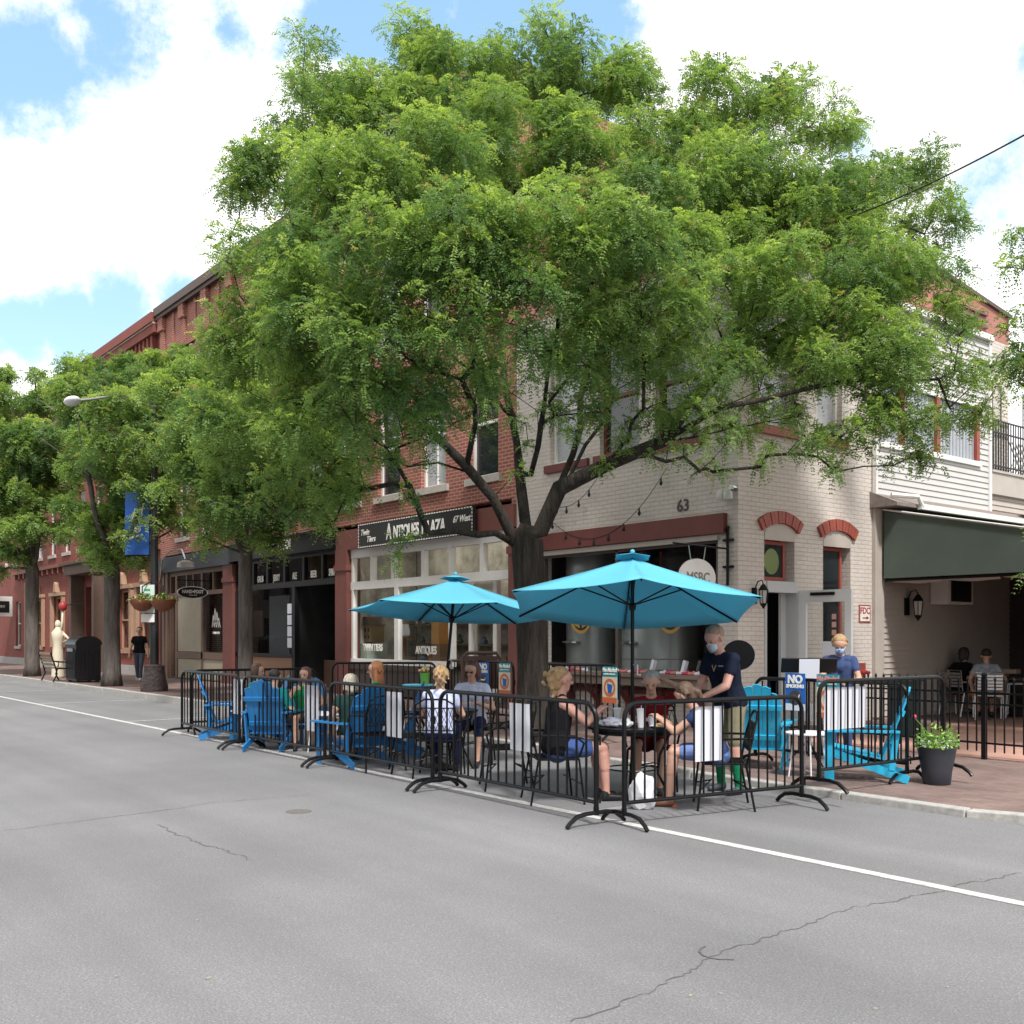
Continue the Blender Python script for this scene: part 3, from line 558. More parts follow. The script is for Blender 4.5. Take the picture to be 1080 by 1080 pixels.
part(bC, 'parapet_cap', MATS['dark_cornice'], lambda b: (b.box(XB+.004, XS+.06, Y0-.07, Y0+.37, ZC+.002, ZC+.09), b.prism([(Y0+.37, ZC), (17.5, 9.002), (Y1+.05, 8.422), (Y1+.05, 8.5), (17.5, 9.08), (Y0+.37, ZC+.08)], lambda u, v, t: (t, u, v), XS-.37, XS+.06)), world=True)
part(bC, 'vent', M('brown_vent', (.16, .09, .08), .7), lambda b: [b.box(XS+.005, XS+.06, 18.9, 21.0, 8.02+k*.13, 8.06+k*.13) for k in range(3)], world=True)
for i, x in enumerate(fx):
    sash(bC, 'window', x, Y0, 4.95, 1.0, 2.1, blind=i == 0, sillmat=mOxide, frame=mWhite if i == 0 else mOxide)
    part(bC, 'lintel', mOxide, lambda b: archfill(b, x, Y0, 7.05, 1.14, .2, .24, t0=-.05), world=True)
for y0_, y1_, z0, z1 in ((sx(800), sx(838), 5.1, 7.0), (sx(862), sx(888), 5.1, 7.0)):
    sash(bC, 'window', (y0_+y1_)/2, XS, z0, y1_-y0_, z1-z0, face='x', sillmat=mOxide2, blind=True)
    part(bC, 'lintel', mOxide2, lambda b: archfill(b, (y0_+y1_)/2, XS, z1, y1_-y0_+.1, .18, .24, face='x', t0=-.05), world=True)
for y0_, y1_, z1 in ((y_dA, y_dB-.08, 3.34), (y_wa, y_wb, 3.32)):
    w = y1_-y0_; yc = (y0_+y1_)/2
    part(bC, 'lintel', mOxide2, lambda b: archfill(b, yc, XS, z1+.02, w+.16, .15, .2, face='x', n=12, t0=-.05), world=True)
    part(bC, 'lintel_filler', mBeigeT, lambda b: b.prism([(yc-w/2, z1-.12)]+[(yc-w/2*math.cos(PI*k/8), z1-.02+.17*math.sin(PI*k/8)) for k in range(9)]+[(yc+w/2, z1-.12)], lambda u, v, t: (t, u, v), XS-.02, XS+.012), world=True)
def sideframe(name, y0, y1, z0, z1, mat, t=.06, x=XS-.1, mid=None, parent=bC):
    b = MB(); b.box(x-.05, x, y0, y0+t, z0, z1); b.box(x-.05, x, y1-t, y1, z0, z1); b.box(x-.05, x, y0+t, y1-t, z0, z0+t); b.box(x-.05, x, y0+t, y1-t, z1-t, z1)
    if mid: b.box(x-.045, x-.005, y0+t, y1-t, mid-.02, mid+.02)
    f = b.build(name, mat, parent, world=True); b = MB(); b.box(x-.03, x-.025, y0+t, y1-t, z0+t, z1-t); b.build('pane', mPane, f); return f
fr = sideframe('transom_window', y_dA+.02, y_dB-.2, 2.56, 3.22, mOxide2)
sideframe('window', y_wa+.01, y_wb-.12, 1.16, 3.2, mOxide2, mid=2.3)
lg = part(bC, 'logo', M('neon_lime', (.16, .21, .07), .4), lambda b: b.prism([((y_dA+y_dB)/2-.1+.2*math.cos(2*PI*k/14), 2.88+.22*math.sin(2*PI*k/14)) for k in range(14)], lambda u, v, t: (t, u, v), XS-.123, XS-.118), world=True)
# door: frame, fixed leaf, dark hall, open glazed leaf
part(bC, 'door_frame', mDoorG, lambda b: (b.box(XS-.2, XS+.02, y_dA-.0, y_dA+.05, .16, 2.42), b.box(XS-.2, XS+.03, y_dB-.05, y_dB+.02, .16, 2.42), b.box(XS-.2, XS+.03, y_dA+.05, y_dB-.05, 2.36, 2.54), b.box(XS-.25, XS-.2, sx(834), y_dB-.05, .16, 2.36)), world=True)
part(bC, 'step', mGran, lambda b: b.box(XS-.25, XS+.15, y_dA-.05, y_dB+.05, .14, .2), world=True)
dl = part(bC, 'door', M('door_leaf', (.68, .69, .70), .4), lambda b: (b.box(XS+.04, XS+.19, 14.53, 14.58, .22, 2.4), b.box(XS+.93, XS+1.05, 14.53, 14.58, .22, 2.4), b.box(XS+.19, XS+.93, 14.53, 14.58, 2.2, 2.4), b.box(XS+.19, XS+.93, 14.53, 14.58, .22, .5)), world=True)
part(dl, 'pane', mGlass, lambda b: b.box(XS+.19, XS+.93, 14.553, 14.557, .5, 2.2)); part(dl, 'handle', mSteel, lambda b: b.tube([(XS+.98, 14.5, 1.0), (XS+.98, 14.46, 1.05), (XS+.98, 14.46, 1.3), (XS+.98, 14.5, 1.35)], .012)); part(dl, 'closer', mBlackM, lambda b: b.box(XS+.3, XS+.75, 14.49, 14.528, 2.31, 2.36))
part(dl, 'paper_notice', mPaper, lambda b: (b.box(XS+.5, XS+.83, 14.545, 14.551, 1.3, 1.55))); part(dl, 'sticker', M('sticker', (.6, .35, .3), .5), lambda b: [b.box(XS+.68, XS+.76, 14.546, 14.551, 1.65+k*.13, 1.74+k*.13) for k in range(3)])
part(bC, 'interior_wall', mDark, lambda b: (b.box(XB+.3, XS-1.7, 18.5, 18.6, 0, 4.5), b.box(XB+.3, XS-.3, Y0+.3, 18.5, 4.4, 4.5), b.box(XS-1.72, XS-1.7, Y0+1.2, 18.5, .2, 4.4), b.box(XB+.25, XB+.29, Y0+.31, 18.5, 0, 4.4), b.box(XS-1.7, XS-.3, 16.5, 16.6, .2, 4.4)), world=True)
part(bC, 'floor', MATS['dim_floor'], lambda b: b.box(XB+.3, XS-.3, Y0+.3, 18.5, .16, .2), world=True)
# storefront trim
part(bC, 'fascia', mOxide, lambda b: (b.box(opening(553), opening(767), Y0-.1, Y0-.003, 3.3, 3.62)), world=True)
part(bC, 'fascia_trim', mBeigeT, lambda b: (b.box(opening(553), opening(758), Y0-.05, Y0-.003, 3.2, 3.29),), world=True)
part(bC, 'pier', mPierR, lambda b: b.box(XB+.006, XB+.3, Y0-.12, Y0-.003, .1, 3.8), world=True)
part(bC, 'shopfront_frame', M('brewery_frame', (.10, .08, .07), .5), lambda b: (b.box(q0+.0, q0+.08, Y0+.05, Y0+.15, .95, 3.23), b.box(q1-.08, q1, Y0+.05, Y0+.15, .95, 3.23), b.box(opening(648)-.03, opening(648)+.03, Y0+.05, Y0+.15, .95, 3.23), b.box(q0+.08, q1-.08, Y0+.05, Y0+.15, 3.16, 3.23)), world=True)
part(bC, 'shop_glass', mGlass, lambda b: b.box(q0+.08, q1-.08, Y0+.08, Y0+.09, .97, 3.16), world=True)
part(bC, 'service_ledge', M('ledge_brown', (.2, .15, .12), .6), lambda b: (b.box(q0-.1, q1+.1, Y0-.42, Y0-.003, .93, .99), b.box(q0-.1, q1+.1, Y0-.36, Y0-.3, .78, .925)), world=True)
for u in (opening(604), opening(632), opening(665), opening(700), opening(740)): part(bC, 'ledge_bracket', mOxide, lambda b: (b.bar((u, Y0-.01, .4), (u, Y0-.34, .76), .06, .06), b.box(u-.04, u+.04, Y0-.1, Y0-.004, .3, .9)), world=True)
part(bC, 'ledge_rail', mOxide, lambda b: b.box(q0-.1, q1+.1, Y0-.06, Y0-.003, .62, .72), world=True)
txt('63', .28, (opening(720.5), Y0-.01, 3.83), 0, mTextK, bC, bold=.004)
def emblem(px, label):
    r = part(bC, 'window_logo', mGold, lambda b: (b.prism([(opening(px)-.42, 2.32), (opening(px)+.42, 2.32), (opening(px)+.42, 2.5), (opening(px)-.42, 2.5)], lambda u, v, t: (u, t, v-.3), Y0+.06, Y0+.07), b.prism([(opening(px)+.3*math.cos(a), 2.3+.32*math.sin(a)) for a in [PI+PI*k/12 for k in range(13)]], lambda u, v, t: (u, t, v-.3), Y0+.062, Y0+.069), b.prism([(opening(px)+.3*math.cos(a), 2.52+.3*math.sin(a)) for a in [PI*k/12 for k in range(13)]], lambda u, v, t: (u, t, v-.3), Y0+.062, Y0+.069)), world=True)
    part(r, 'inset', mDark, lambda b: b.prism([(opening(px)+.23*math.cos(a), 2.29+.25*math.sin(a)) for a in [PI+PI*k/12 for k in range(13)]], lambda u, v, t: (u, t, v-.3), Y0+.058, Y0+.061))
    part(r, 'hop_leaf', mGold, lambda b: [b.prism([(opening(px)+s*.03, 2.08), (opening(px)+s*.16, 2.14), (opening(px)+s*.17, 2.25), (opening(px)+s*.04, 2.22)], lambda u, v, t: (u, t, v-.3), Y0+.054, Y0+.057) for s in (-1, 1)])
    txt('BREWING CO', .15, (opening(px), Y0+.056, 2.11), 0, mDark, bC, sx=.85, bold=.004)
emblem(610, 0); emblem(704, 1)
# hanging round sign
hs_ = E('round_hanging_sign', (opening(762), Y0-.3, 2.9), 'round white sign lettered MSBC hanging from an iron bracket by the corner', 'hanging sign')
hx = opening(769)
part(hs_, 'bracket', mBlackM, lambda b: (b.tube([(hx, Y0-.04, 2.45), (hx, Y0-.04, 3.35)], .025), b.ball((hx, Y0-.04, 3.38), .035), [b.box(hx-.1, hx+.1, Y0-.05, Y0-.004, z-.02, z+.02) for z in (3.18, 2.75)], b.tube([(hx, Y0-.04, 3.04), (hx-.02, Y0-1.3, 3.07)], .015)), world=True)
c_ = V((hx-.02, Y0-.75, 2.55))
part(hs_, 'board', mWhite, lambda b: b.prism([(c_.y+.42*math.cos(2*PI*k/28), c_.z+.3*math.sin(2*PI*k/28)) for k in range(28)], lambda u, v, t: (t, u, v), hx-.04, hx+.0), world=True)
part(hs_, 'hanger', mSteel, lambda b: (b.tube([(hx-.02, c_.y-.2, 3.06), (hx-.02, c_.y-.15, c_.z+.28)], .008), b.tube([(hx-.02, c_.y+.2, 3.06), (hx-.02, c_.y+.15, c_.z+.28)], .008)), world=True)
txt('MSBC', .22, (hx+.003, c_.y, c_.z), R(90), M('grey_lettering', (.2, .18, .16), .5), hs_, bold=.003)
# flood light, lanterns, sign
fl = E('twin_floodlight', (opening(771), Y0-.1, 4.0), 'twin spotlight fixture above the end of the dark red beam', 'floodlight')
part(fl, 'arm', mSteel, lambda b: (b.tube([(opening(768), Y0-.12, 3.96), (opening(776), Y0-.12, 3.98)], .012), b.tube([(opening(775.5), Y0-.002, 4.0), (opening(775.5), Y0-.1, 4.0)], .05)), world=True, smooth=True)
for p in (766, 773.5): part(fl, 'lamp_head', M('pale_lamp', (.5, .5, .48), .3), lambda b: b.lathe([(.03, .1), (.07, .06), (.08, -.04), (.075, -.06)], (opening(p), Y0-.14, 3.88), 14), world=True, smooth=True)
def lantern(x, y, z, label, group='wall lanterns on the cream building'):
    r = E('wall_lantern', (x, y, z), label, 'wall lamp', group)
    part(r, 'bracket', mBlackM, lambda b: (b.box(0, .03, -.07, .07, -.22, .1), b.tube([(.02, 0, .05), (.1, 0, .22), (.2, 0, .25), (.24, 0, .16)], .012)))
    part(r, 'cage', mBlackM, lambda b: (b.lathe([(.02, .17), (.05, .14), (.11, .05), (.1, .04)], (.24, 0, 0), 6), b.lathe([(.07, -.22), (.075, -.24), (.03, -.3), (.01, -.33)], (.24, 0, 0), 6), [b.bar((.24+.1*math.cos(a), .1*math.sin(a), .04), (.24+.07*math.cos(a), .07*math.sin(a), -.22), .012, .012) for a in [2*PI*k/6 for k in range(6)]]))
    part(r, 'glass', M('lantern_glass', (.45, .43, .38), .3), lambda b: b.lathe([(.085, .03), (.06, -.21)], (.24, 0, 0), 6)); return r
lantern(XS, S(795, 625).y, 2.34, 'black lantern on the bright side wall just right of the corner').scale = (.8, .8, .8)
f2 = E('fdc_sign', (XS, sx(911.5), 2.05), 'small white FDC sign with a red arrow on the side wall', 'sign')
ya, yb = sx(905.5), sx(917.5)
part(f2, 'border', mOxide2, lambda b: b.box(XS+.002, XS+.012, ya, yb, 1.88, 2.2), world=True); part(f2, 'board', mWhite, lambda b: b.box(XS+.013, XS+.018, ya+.03, yb-.03, 1.905, 2.175), world=True)
txt('FDC', .16, (XS+.019, (ya+yb)/2, 2.09), R(90), mRedS, f2, ext=.002, bold=.004); part(f2, 'arrow', mRedS, lambda b: (b.box(XS+.0185, XS+.022, ya+.1, yb-.1, 1.955, 1.975), b.prism([(yb-.14, 1.935), (yb-.06, 1.965), (yb-.14, 1.995)], lambda u, v, t: (t, u, v), XS+.0185, XS+.022)), world=True)
fd = E('fire_department_connection', (XS, sx(907), .9), 'red fire department connection low on the side wall', 'fire connection'); part(fd, 'plate', mOxide2, lambda b: b.box(XS+.002, XS+.04, sx(903), sx(911), .85, 1.15), world=True); part(fd, 'inlet', mRedS, lambda b: [b.tube([(XS+.04, sx(p), 1.0), (XS+.15, sx(p), .97)], .035) for p in (905, 909)], world=True)
part(bC, 'corner_board', mBeigeT, lambda b: b.box(XS+.001, XS+.07, sx(919.5), sx(929), .15, 4.2), world=True)
# upper sunroom clad in siding
sy0, sy1 = sx(921), 20.95
def siding(b, x, y0, y1, z0, z1, st=.115, holes=()):
    z = z0
    while z < z1-.02:
        zt_ = min(z+st, z1); segs = [(y0, y1)]
        for h in holes:
            if h[2] < zt_-.01 and h[3] > z+.01: segs = [s2 for s in segs for s2 in ((s[0], min(s[1], h[0])), (max(s[0], h[1]), s[1])) if s2[1] > s2[0]+.01]
        for a, c in segs: b.add([(x, a, z), (x+.026, a, z), (x+.005, a, zt_), (x, a, zt_), (x, c, z), (x+.026, c, z), (x+.005, c, zt_), (x, c, zt_)], [(0, 1, 2, 3), (7, 6, 5, 4), (1, 5, 6, 2), (0, 4, 5, 1), (3, 2, 6, 7)])
        z += st
wy0, wy1 = sy0+.05, 20.6
part(bC, 'siding', mSiding, lambda b: (siding(b, XS+.06, sy0, sy1, 4.0, 7.72, holes=[(wy0, wy1, 5.15, 6.35)]),), world=True)
part(bC, 'siding_backing', mSiding, lambda b: (wall(b, 'x', XS+.058, .05, sy0, sy1, 3.9, 7.74, [(wy0, wy1, 5.2, 6.3)]),), world=True)
part(bC, 'trim', mWhite, lambda b: (b.box(XS+.02, XS+.11, sy1, sy1+.1, 4.2, 7.8), b.box(XS+.02, XS+.16, sy0-.03, sy1+.1, 7.745, 7.86), b.box(XS+.02, XS+.10, sy0-.06, sy0-.002, 4.0, 7.74)), world=True)
sw = part(bC, 'window_band', mWhite, lambda b: (b.box(XS+.0, XS+.13, wy0, wy1, 5.1, 5.2), b.box(XS+.0, XS+.1, wy0, wy1, 6.3, 6.38)), world=True)
[part(sw, 'mullion', mOxide2, lambda b: b.box(XS-.0, XS+.1, y-.06, y+.06, 5.202, 6.298)) for y in (sx(948), sx(985), 20.5)]; part(sw, 'pane', mPaneB, lambda b: b.box(XS+.01, XS+.02, wy0, wy1, 5.2, 6.3)); 
part(sw, 'curtain', M('net_curtain', (.3, .32, .36), .8), lambda b: [b.box(XS+.022, XS+.03, wy0+k*.13, wy0+k*.13+.06, 5.2, 6.3) for k in range(28)])
# pent roof, gutter, deck
part(bC, 'pent_roof', mShing, lambda b: b.prism([(XS+.002, 4.27), (XS+.55, 4.03), (XS+.55, 3.97), (XS+.002, 3.97)], lambda u, v, t: (u, t, v), sy0-.12, 26), world=True)
part(bC, 'gutter', mWhite, lambda b: (b.box(XS+.552, XS+.64, sy0+.55, 26, 3.94, 4.04), b.tube([(XS+.3, sy0+.1, 4.2), (XS+.6, sy0+.5, 4.16), (XS+.62, sy0+.6, 4.0)], .045)), world=True)
dk = E('rear_roof_deck', (-12, 24, 0), 'beige clad rear extension with a railed roof deck beyond the siding', 'roof deck')
part(dk, 'wall', mSidingB, lambda b: (b.box(-15, XS-.0, 22.01, 27.9, -.1, 4.55), siding(b, XS+.002, 21.06, 27.9, 4.28, 4.6)), world=True)
part(dk, 'fascia', mBeigeT, lambda b: (b.box(-15, XS+.1, 22.011, 28, 4.6, 5.05), b.box(XS+.002, XS+.1, 21.06, 22.01, 4.6, 5.05), b.box(XS+.002, XS+.13, 21.06, 28, 5.052, 5.1)), world=True)
def rl(b):
    for z in (5.2, 5.9, 6.15): b.box(XS+.03, XS+.06, 21.1, 28, z, z+.03)
    y = 21.12
    while y < 28: b.box(XS+.035, XS+.055, y-.01, y+.01, 5.1, 6.15 if int(y*10) % 5 else 6.9); y += .11
    for y in (21.15, 23, 25): b.box(XS+.02, XS+.07, y-.025, y+.025, 5.1, 7.0)
part(dk, 'railing', mBlackM, rl, world=True)
part(dk, 'lattice_screen', mWhite, lambda b: [(b.bar((XS+.0, 22.0+k*.15, 5.15), (XS+.0, 22.6+k*.15, 5.8), .02, .02), b.bar((XS+.0, 22.6+k*.15, 5.15), (XS+.0, 22.0+k*.15, 5.8), .02, .02)) for k in range(5)], world=True)
# green awning over the side patio: sloped canvas with a vertical canvas gable facing the street
aw = E('green_awning', (-7.7, 19, 0), 'large dark green canvas awning over the side patio', 'awning')
ay = 17.0; ax0, ax1 = XS+.12, -4.9
part(aw, 'canvas', mGreenC, lambda b: (b.prism([(ax0, 2.69), (ax1, 2.69), (ax1, 2.74), (ax0, 3.92)], lambda u, v, t: (u, t, v), ay-.01, ay+.01), b.prism([(ax0, 3.9), (ax1, 2.72), (ax1, 2.75), (ax0, 3.93)], lambda u, v, t: (u, t, v), ay+.012, 25)), world=True)
part(aw, 'edge_piping', mWhite, lambda b: b.tube([(ax0, ay-.03, 3.95), (ax1, ay-.03, 2.78)], .018, 6), world=True)
def val(b):
    x = ax0+.1
    while x < ax1-.3: b.add([(x, ay+.02, 2.7), (x+.95, ay+.02, 2.7), (x+.95, ay+.16, 2.60), (x+.5, ay+.18, 2.58), (x, ay+.14, 2.62)], [(0, 1, 2, 3, 4)]); x += 1.02
part(aw, 'valance', M('pale_valance', (.34, .31, .28), .8), val, world=True)
part(aw, 'frame', mBlackM, lambda b: (b.tube([(ax0, ay+.05, 2.66), (ax1, ay+.05, 2.66)], .03), b.tube([(ax1, ay+.05, .15), (ax1, ay+.05, 2.7)], .04), b.tube([(ax1, 24.9, .15), (ax1, 24.9, 2.7)], .04), b.tube([(ax1, ay+.05, 2.7), (ax1, 25, 2.7)], .03)), world=True)
# patio walls
pw = E('patio_rear_wall', (-7, 22, 0), 'dark rear wall with doors at the back of the covered patio', 'wall')
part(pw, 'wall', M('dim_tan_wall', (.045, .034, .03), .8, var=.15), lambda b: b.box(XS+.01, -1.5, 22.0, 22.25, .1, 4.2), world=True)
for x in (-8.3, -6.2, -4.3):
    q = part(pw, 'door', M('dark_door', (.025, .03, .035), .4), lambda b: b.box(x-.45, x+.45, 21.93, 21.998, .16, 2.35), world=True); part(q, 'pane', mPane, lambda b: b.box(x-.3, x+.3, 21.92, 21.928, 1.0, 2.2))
part(pw, 'unseen_shade_wall', M('dim_tan_wall', (.12, .09, .075)), lambda b: b.box(-4.85, -4.75, 17.3, 22, .1, 2.68), world=True)  # unseen wall added close in to cut the daylight entering the patio
part(bC, 'patio_siding', mSidingB, lambda b: siding(b, XS+.003, sx(930), 21.99, .16, 3.95, st=.11), world=True)
lantern(XS+.03, 17.9, 2.25, 'black lantern on the siding under the green awning')
ac = E('window_air_conditioner', (XS+.2, 19.0, 2.5), 'boxy vent unit high on the siding under the awning', 'air conditioner')
part(ac, 'casing', mWhite, lambda b: b.box(XS+.04, XS+.4, 18.75, 19.7, 2.25, 2.75), world=True); part(ac, 'grille', mBlackP, lambda b: b.box(XS+.402, XS+.42, 18.85, 19.6, 2.3, 2.7), world=True)
# ------------------------------------------------------------------ brewery interior
def tank(x, y, r, z1, label, cone=True):
    t = E('brewing_tank', (x, y, .2), label, 'brewing tank', 'steel tanks behind the brewery window')
    part(t, 'shell', mTank, lambda b: b.lathe([(r, .5), (r, z1-.2), (r*.96, z1-.14), (r*.5, z1-.05), (.1, z1)], (0, 0, 0), 36), smooth=True)
    part(t, 'band', mTank, lambda b: [b.lathe([(r+.01, z), (r+.015, z+.02), (r+.01, z+.04)], (0, 0, 0), 36) for z in (.8, z1-.8)], smooth=True)
    for k in range(3): a = 2*PI*k/3+.3; part(t, 'leg', mSteel, lambda b: b.tube([(r*.75*math.cos(a), r*.75*math.sin(a), 0), (r*.75*math.cos(a), r*.75*math.sin(a), .55)], .04))
    part(t, 'hatch', mSteel, lambda b: b.lathe([(.2, 0), (.2, .03), (.05, .05)], (0, -r-.0, 1.3), 16)).rotation_euler = (0, 0, 0); return t
tank(-15.0, 13.95, .5, 3.5, 'tall steel brewing tank behind the left gold window logo')
tank(-13.55, 14.35, .78, 1.8, 'squat wide steel tank in the middle of the brewery window')
tank(-14.6, 16.0, .5, 3.2, 'dim steel tank standing behind the squat wide tank')
ic = tag(MB().box(opening(646), opening(649), 13.7, 13.8, .2, 3.2).box(opening(655), opening(656.5), 14.0, 14.05, .2, 3.2).build('interior_post', M('post_red', (.2, .05, .04), .5)), 'dark red post standing inside the brewery window', 'post')
bb = tag(MB().box(opening(748), opening(753.5), 13.5, 13.55, 1.5, 2.5).box(opening(754), opening(756), 13.5, 13.55, 1.4, 2.4).build('blue_flag_banner', [mBannerB]), 'blue flag hanging inside the right end of the brewery window', 'banner')
tag(MB().box(opening(652), opening(657), YF+.05, YF+.06, 3.0, 3.12).build('blue_window_sticker', mBannerB), 'small blue sticker at the top of the brewery window', 'sticker')
rnl = random.Random(9)
lx = [opening(p) for p in (597, 604, 611, 618, 625, 660, 667, 674, 681, 688, 708, 714, 720, 726, 732, 738, 744)]
cols = [mFlS, mFlW, mFlP]; ll = ['salmon', 'white', 'pink']
for i, x in enumerate(lx):
    k = i % 3
    b = MB(); b.tube([(-.07, -.015, .03), (.07, .02, .035)], [.025, .03], 7); b.tube([(-.05, .03, .03), (.06, .0, .06)], [.02, .022], 7)
    o = tag(b.build('rolled_napkin', cols[k], smooth=True), ('%s rolled napkin pair, number %s along the brewery ledge from the left' % (ll[k], 'one two three four five six seven eight nine ten eleven twelve thirteen fourteen fifteen sixteen seventeen'.split()[i])), 'napkin roll', 'napkin rolls along the brewery ledge'); o.location = (x, YF-.2, .985); o.rotation_euler.z = rnl.uniform(-.4, .4)
for i, p in enumerate((692, 725, 741)):
    b = MB(); b.cbox((0, 0, .12), (.06, .08, .24)); 
    o = b.build('menu_stand', mPaper if i < 2 else mBlackP); o.location = (opening(p), YF-.12, .99); o.rotation_euler = (R(-12), R(8), 0); tag(o, ['folded white menus leaning on the ledge beside the middle tank', 'small white card standing on the ledge left of the waiter', 'black box standing on the ledge right beside the waiter'][i], 'menu')
# string lights on the cream wall
def string(p0, p1, sag, n, label):
    t = E('string_lights', p0, label, 'string lights', 'string lights on the cream wall')
    pts = [p0.lerp(p1, k/24)-V((0, 0, sag*4*(k/24)*(1-k/24))) for k in range(25)]
    part(t, 'cable', mBlackM, lambda b: b.tube(pts, .006, 5), world=True)
    for k in range(n):
        q = pts[int(1+k*22/max(1, n-1))]; part(t, 'bulb', mBlackP, lambda b: b.lathe([(.012, 0), (.016, -.05), (.03, -.09), (.02, -.125), (.005, -.135)], q, 8), world=True, smooth=True)
string(F(585, 534, 12.9), F(637, 492, 12.9), .25, 5, 'upper drooping string of bulbs beside the big tree trunk')
string(F(578, 546, 12.9), F(703, 494, 12.9), .75, 8, 'lower longer string of bulbs drooping towards the number 63')
# overhead cable
cb2 = MB(); a, c = D(1150, 103, 9), D(840, 246, 17.5); cb2.tube([a.lerp(c, k/20)-V((0, 0, .25*4*(k/20)*(1-k/20)*.6)) for k in range(21)], .010, 6)
tag(cb2.build('overhead_cable', mBlackM, smooth=True), 'black overhead cable running from the upper right into the tree', 'cable')
# ------------------------------------------------------------------ iron fence
fe = E('iron_fence', (-6, 12.9, SW), 'low black iron picket fence around the side patio', 'fence')
fy = 12.9
part(fe, 'rail', mBlackM, lambda b: [b.box(-8.5, -1.7, fy-.012, fy+.012, z-.012, z+.012) for z in (.36, .86, 1.0)], world=True)
def pick(b):
    x = -8.4
    while x < -1.7: b.bar((x, fy, .25), (x, fy, 1.16), .016, .016); b.lathe([(.012, 0), (.02, .015), (.001, .06)], (x, fy, 1.16), 5); x += .12
part(fe, 'pickets', mBlackM, pick, world=True)
for x in (-8.5, -6.5, -4.3, -2.0): part(fe, 'post', mBlackM, lambda b: (b.box(x-.028, x+.028, fy-.028, fy+.028, SW, 1.2), b.ball((x, fy, 1.23), .04, 8)), world=True)
# ------------------------------------------------------------------ street lamp
lp = E('street_lamp', (-27.5, 9.6, SW), 'tall dark street lamp with blue banner and a bulky bark-like base', 'street lamp')
part(lp, 'pole', M('dark_pole', (.014, .015, .017), .4), lambda b: b.tube([(0, 0, .3), (0, 0, 3.5), (0, 0, 8.2)], [.12, .1, .07], 14), smooth=True)
part(lp, 'base', M('base_cast', (.05, .035, .033), .7, var=.5, vs=9, bump=1, bs=9, bd=.05), lambda b: b.lathe([(.35, 0), (.36, .1), (.3, .35), (.26, .6), (.27, .68), (.14, .72)], (0, 0, 0), 16), smooth=True)
arm_d = (D(78, 424, 27)-V((-27.5, 9.6, 0))); 
hd = D(76, 423, 25.6)-V((-27.5, 9.6, SW))
part(lp, 'arm', mSteel, lambda b: b.tube([(0, 0, 7.6), hd*.4+V((0, 0, 7.9*.6+.1)), hd*.8+V((0, 0, 8*.2)), hd], .035, 8), smooth=True)
part(lp, 'lamp_head', M('lamp_head_grey', (.6, .6, .6), .35), lambda b: b.ball(hd, .4, 14, sc=(1, .45, .28)), smooth='all').rotation_euler.z = 0
for z0, h in ((3.35, 1.75),):
    bn = part(lp, 'banner', mBannerB, lambda b: b.box(-.78, -.14, -.012, .012, 3.65, 5.35)); bn.rotation_euler.z = YAW
    part(bn, 'emblem', mTextW, lambda b: (b.tube([(-.6, -.02, 4.5), (-.5, -.02, 4.9), (-.35, -.02, 4.6), (-.28, -.02, 5.0)], .025, 5), b.tube([(-.65, -.02, 4.1), (-.3, -.02, 4.2)], .03, 5), b.ball((-.45, -.01, 4.35), .1, 8, sc=(1, .2, 1))))
    part(lp, 'banner_arm', mBlackM, lambda b: (b.tube([(0, 0, 3.65), (-.8, 0, 3.65)], .02), b.tube([(0, 0, 5.37), (-.8, 0, 5.37)], .02))).rotation_euler.z = YAW
sg = E('parking_sign', (-27.44, 9.45, 2.0), 'white and green parking sign strapped to the street lamp pole', 'sign')
part(sg, 'board', M('pale_green_sign', (.55, .62, .58), .5), lambda b: (b.box(-.24, .14, -.02, 0, .25, 1.0))).rotation_euler.z = YAW; part(sg, 'lower_board', mWhite, lambda b: b.box(-.22, .14, -.02, 0, 0.0, .22)).rotation_euler.z = YAW
part(sg, 'marks', M('sign_green', (.05, .3, .15), .5), lambda b: [b.box(-.13, .03, -.024, -.021, .35+.12*k, .41+.12*k) for k in range(5)]).rotation_euler.z = YAW
for i, (px, dd) in enumerate(((172, 26.6), (150, 27.2))):
    c = D(px, 635, dd); t = E('hanging_basket', c, ['terracotta hanging basket of flowers right of the lamp post', 'smaller looking terracotta hanging basket left of the lamp post'][i], 'hanging basket', 'hanging baskets on the lamp post')
    t.scale = (.82, .82, .82)
    part(t, 'bowl', mTerra, lambda b: b.lathe([(.08, -.3), (.25, -.22), (.38, -.02), (.41, .08), (.38, .08)], (0, 0, 0), 20), smooth=True)
    def fl_(b):
        r = random.Random(i+20)
        for _ in range(260):
            a = r.uniform(0, 2*PI); q = r.uniform(0, .48); z = .1+r.uniform(0, .22)*(1-q/.6)-max(0, q-.4)*1.0; s = r.uniform(.03, .06)
            p = V((q*math.cos(a), q*math.sin(a), z)); d1 = V((r.gauss(0, 1), r.gauss(0, 1), r.gauss(0, .5))).normalized()*s; d2 = d1.orthogonal().normalized()*s*.5
            b.add([p-d1, p+d2, p+d1, p-d2], [(0, 1, 2, 3)], 0 if r.random() < .72 else 1)
    part(t, 'flowers', [mLeafG, mFlS], fl_)
    part(t, 'hanger', mBlackM, lambda b: (b.tube([(0, 0, .1), (0, 0, .5), V((-27.5, 9.6, c.z+.7))-c], .02)))
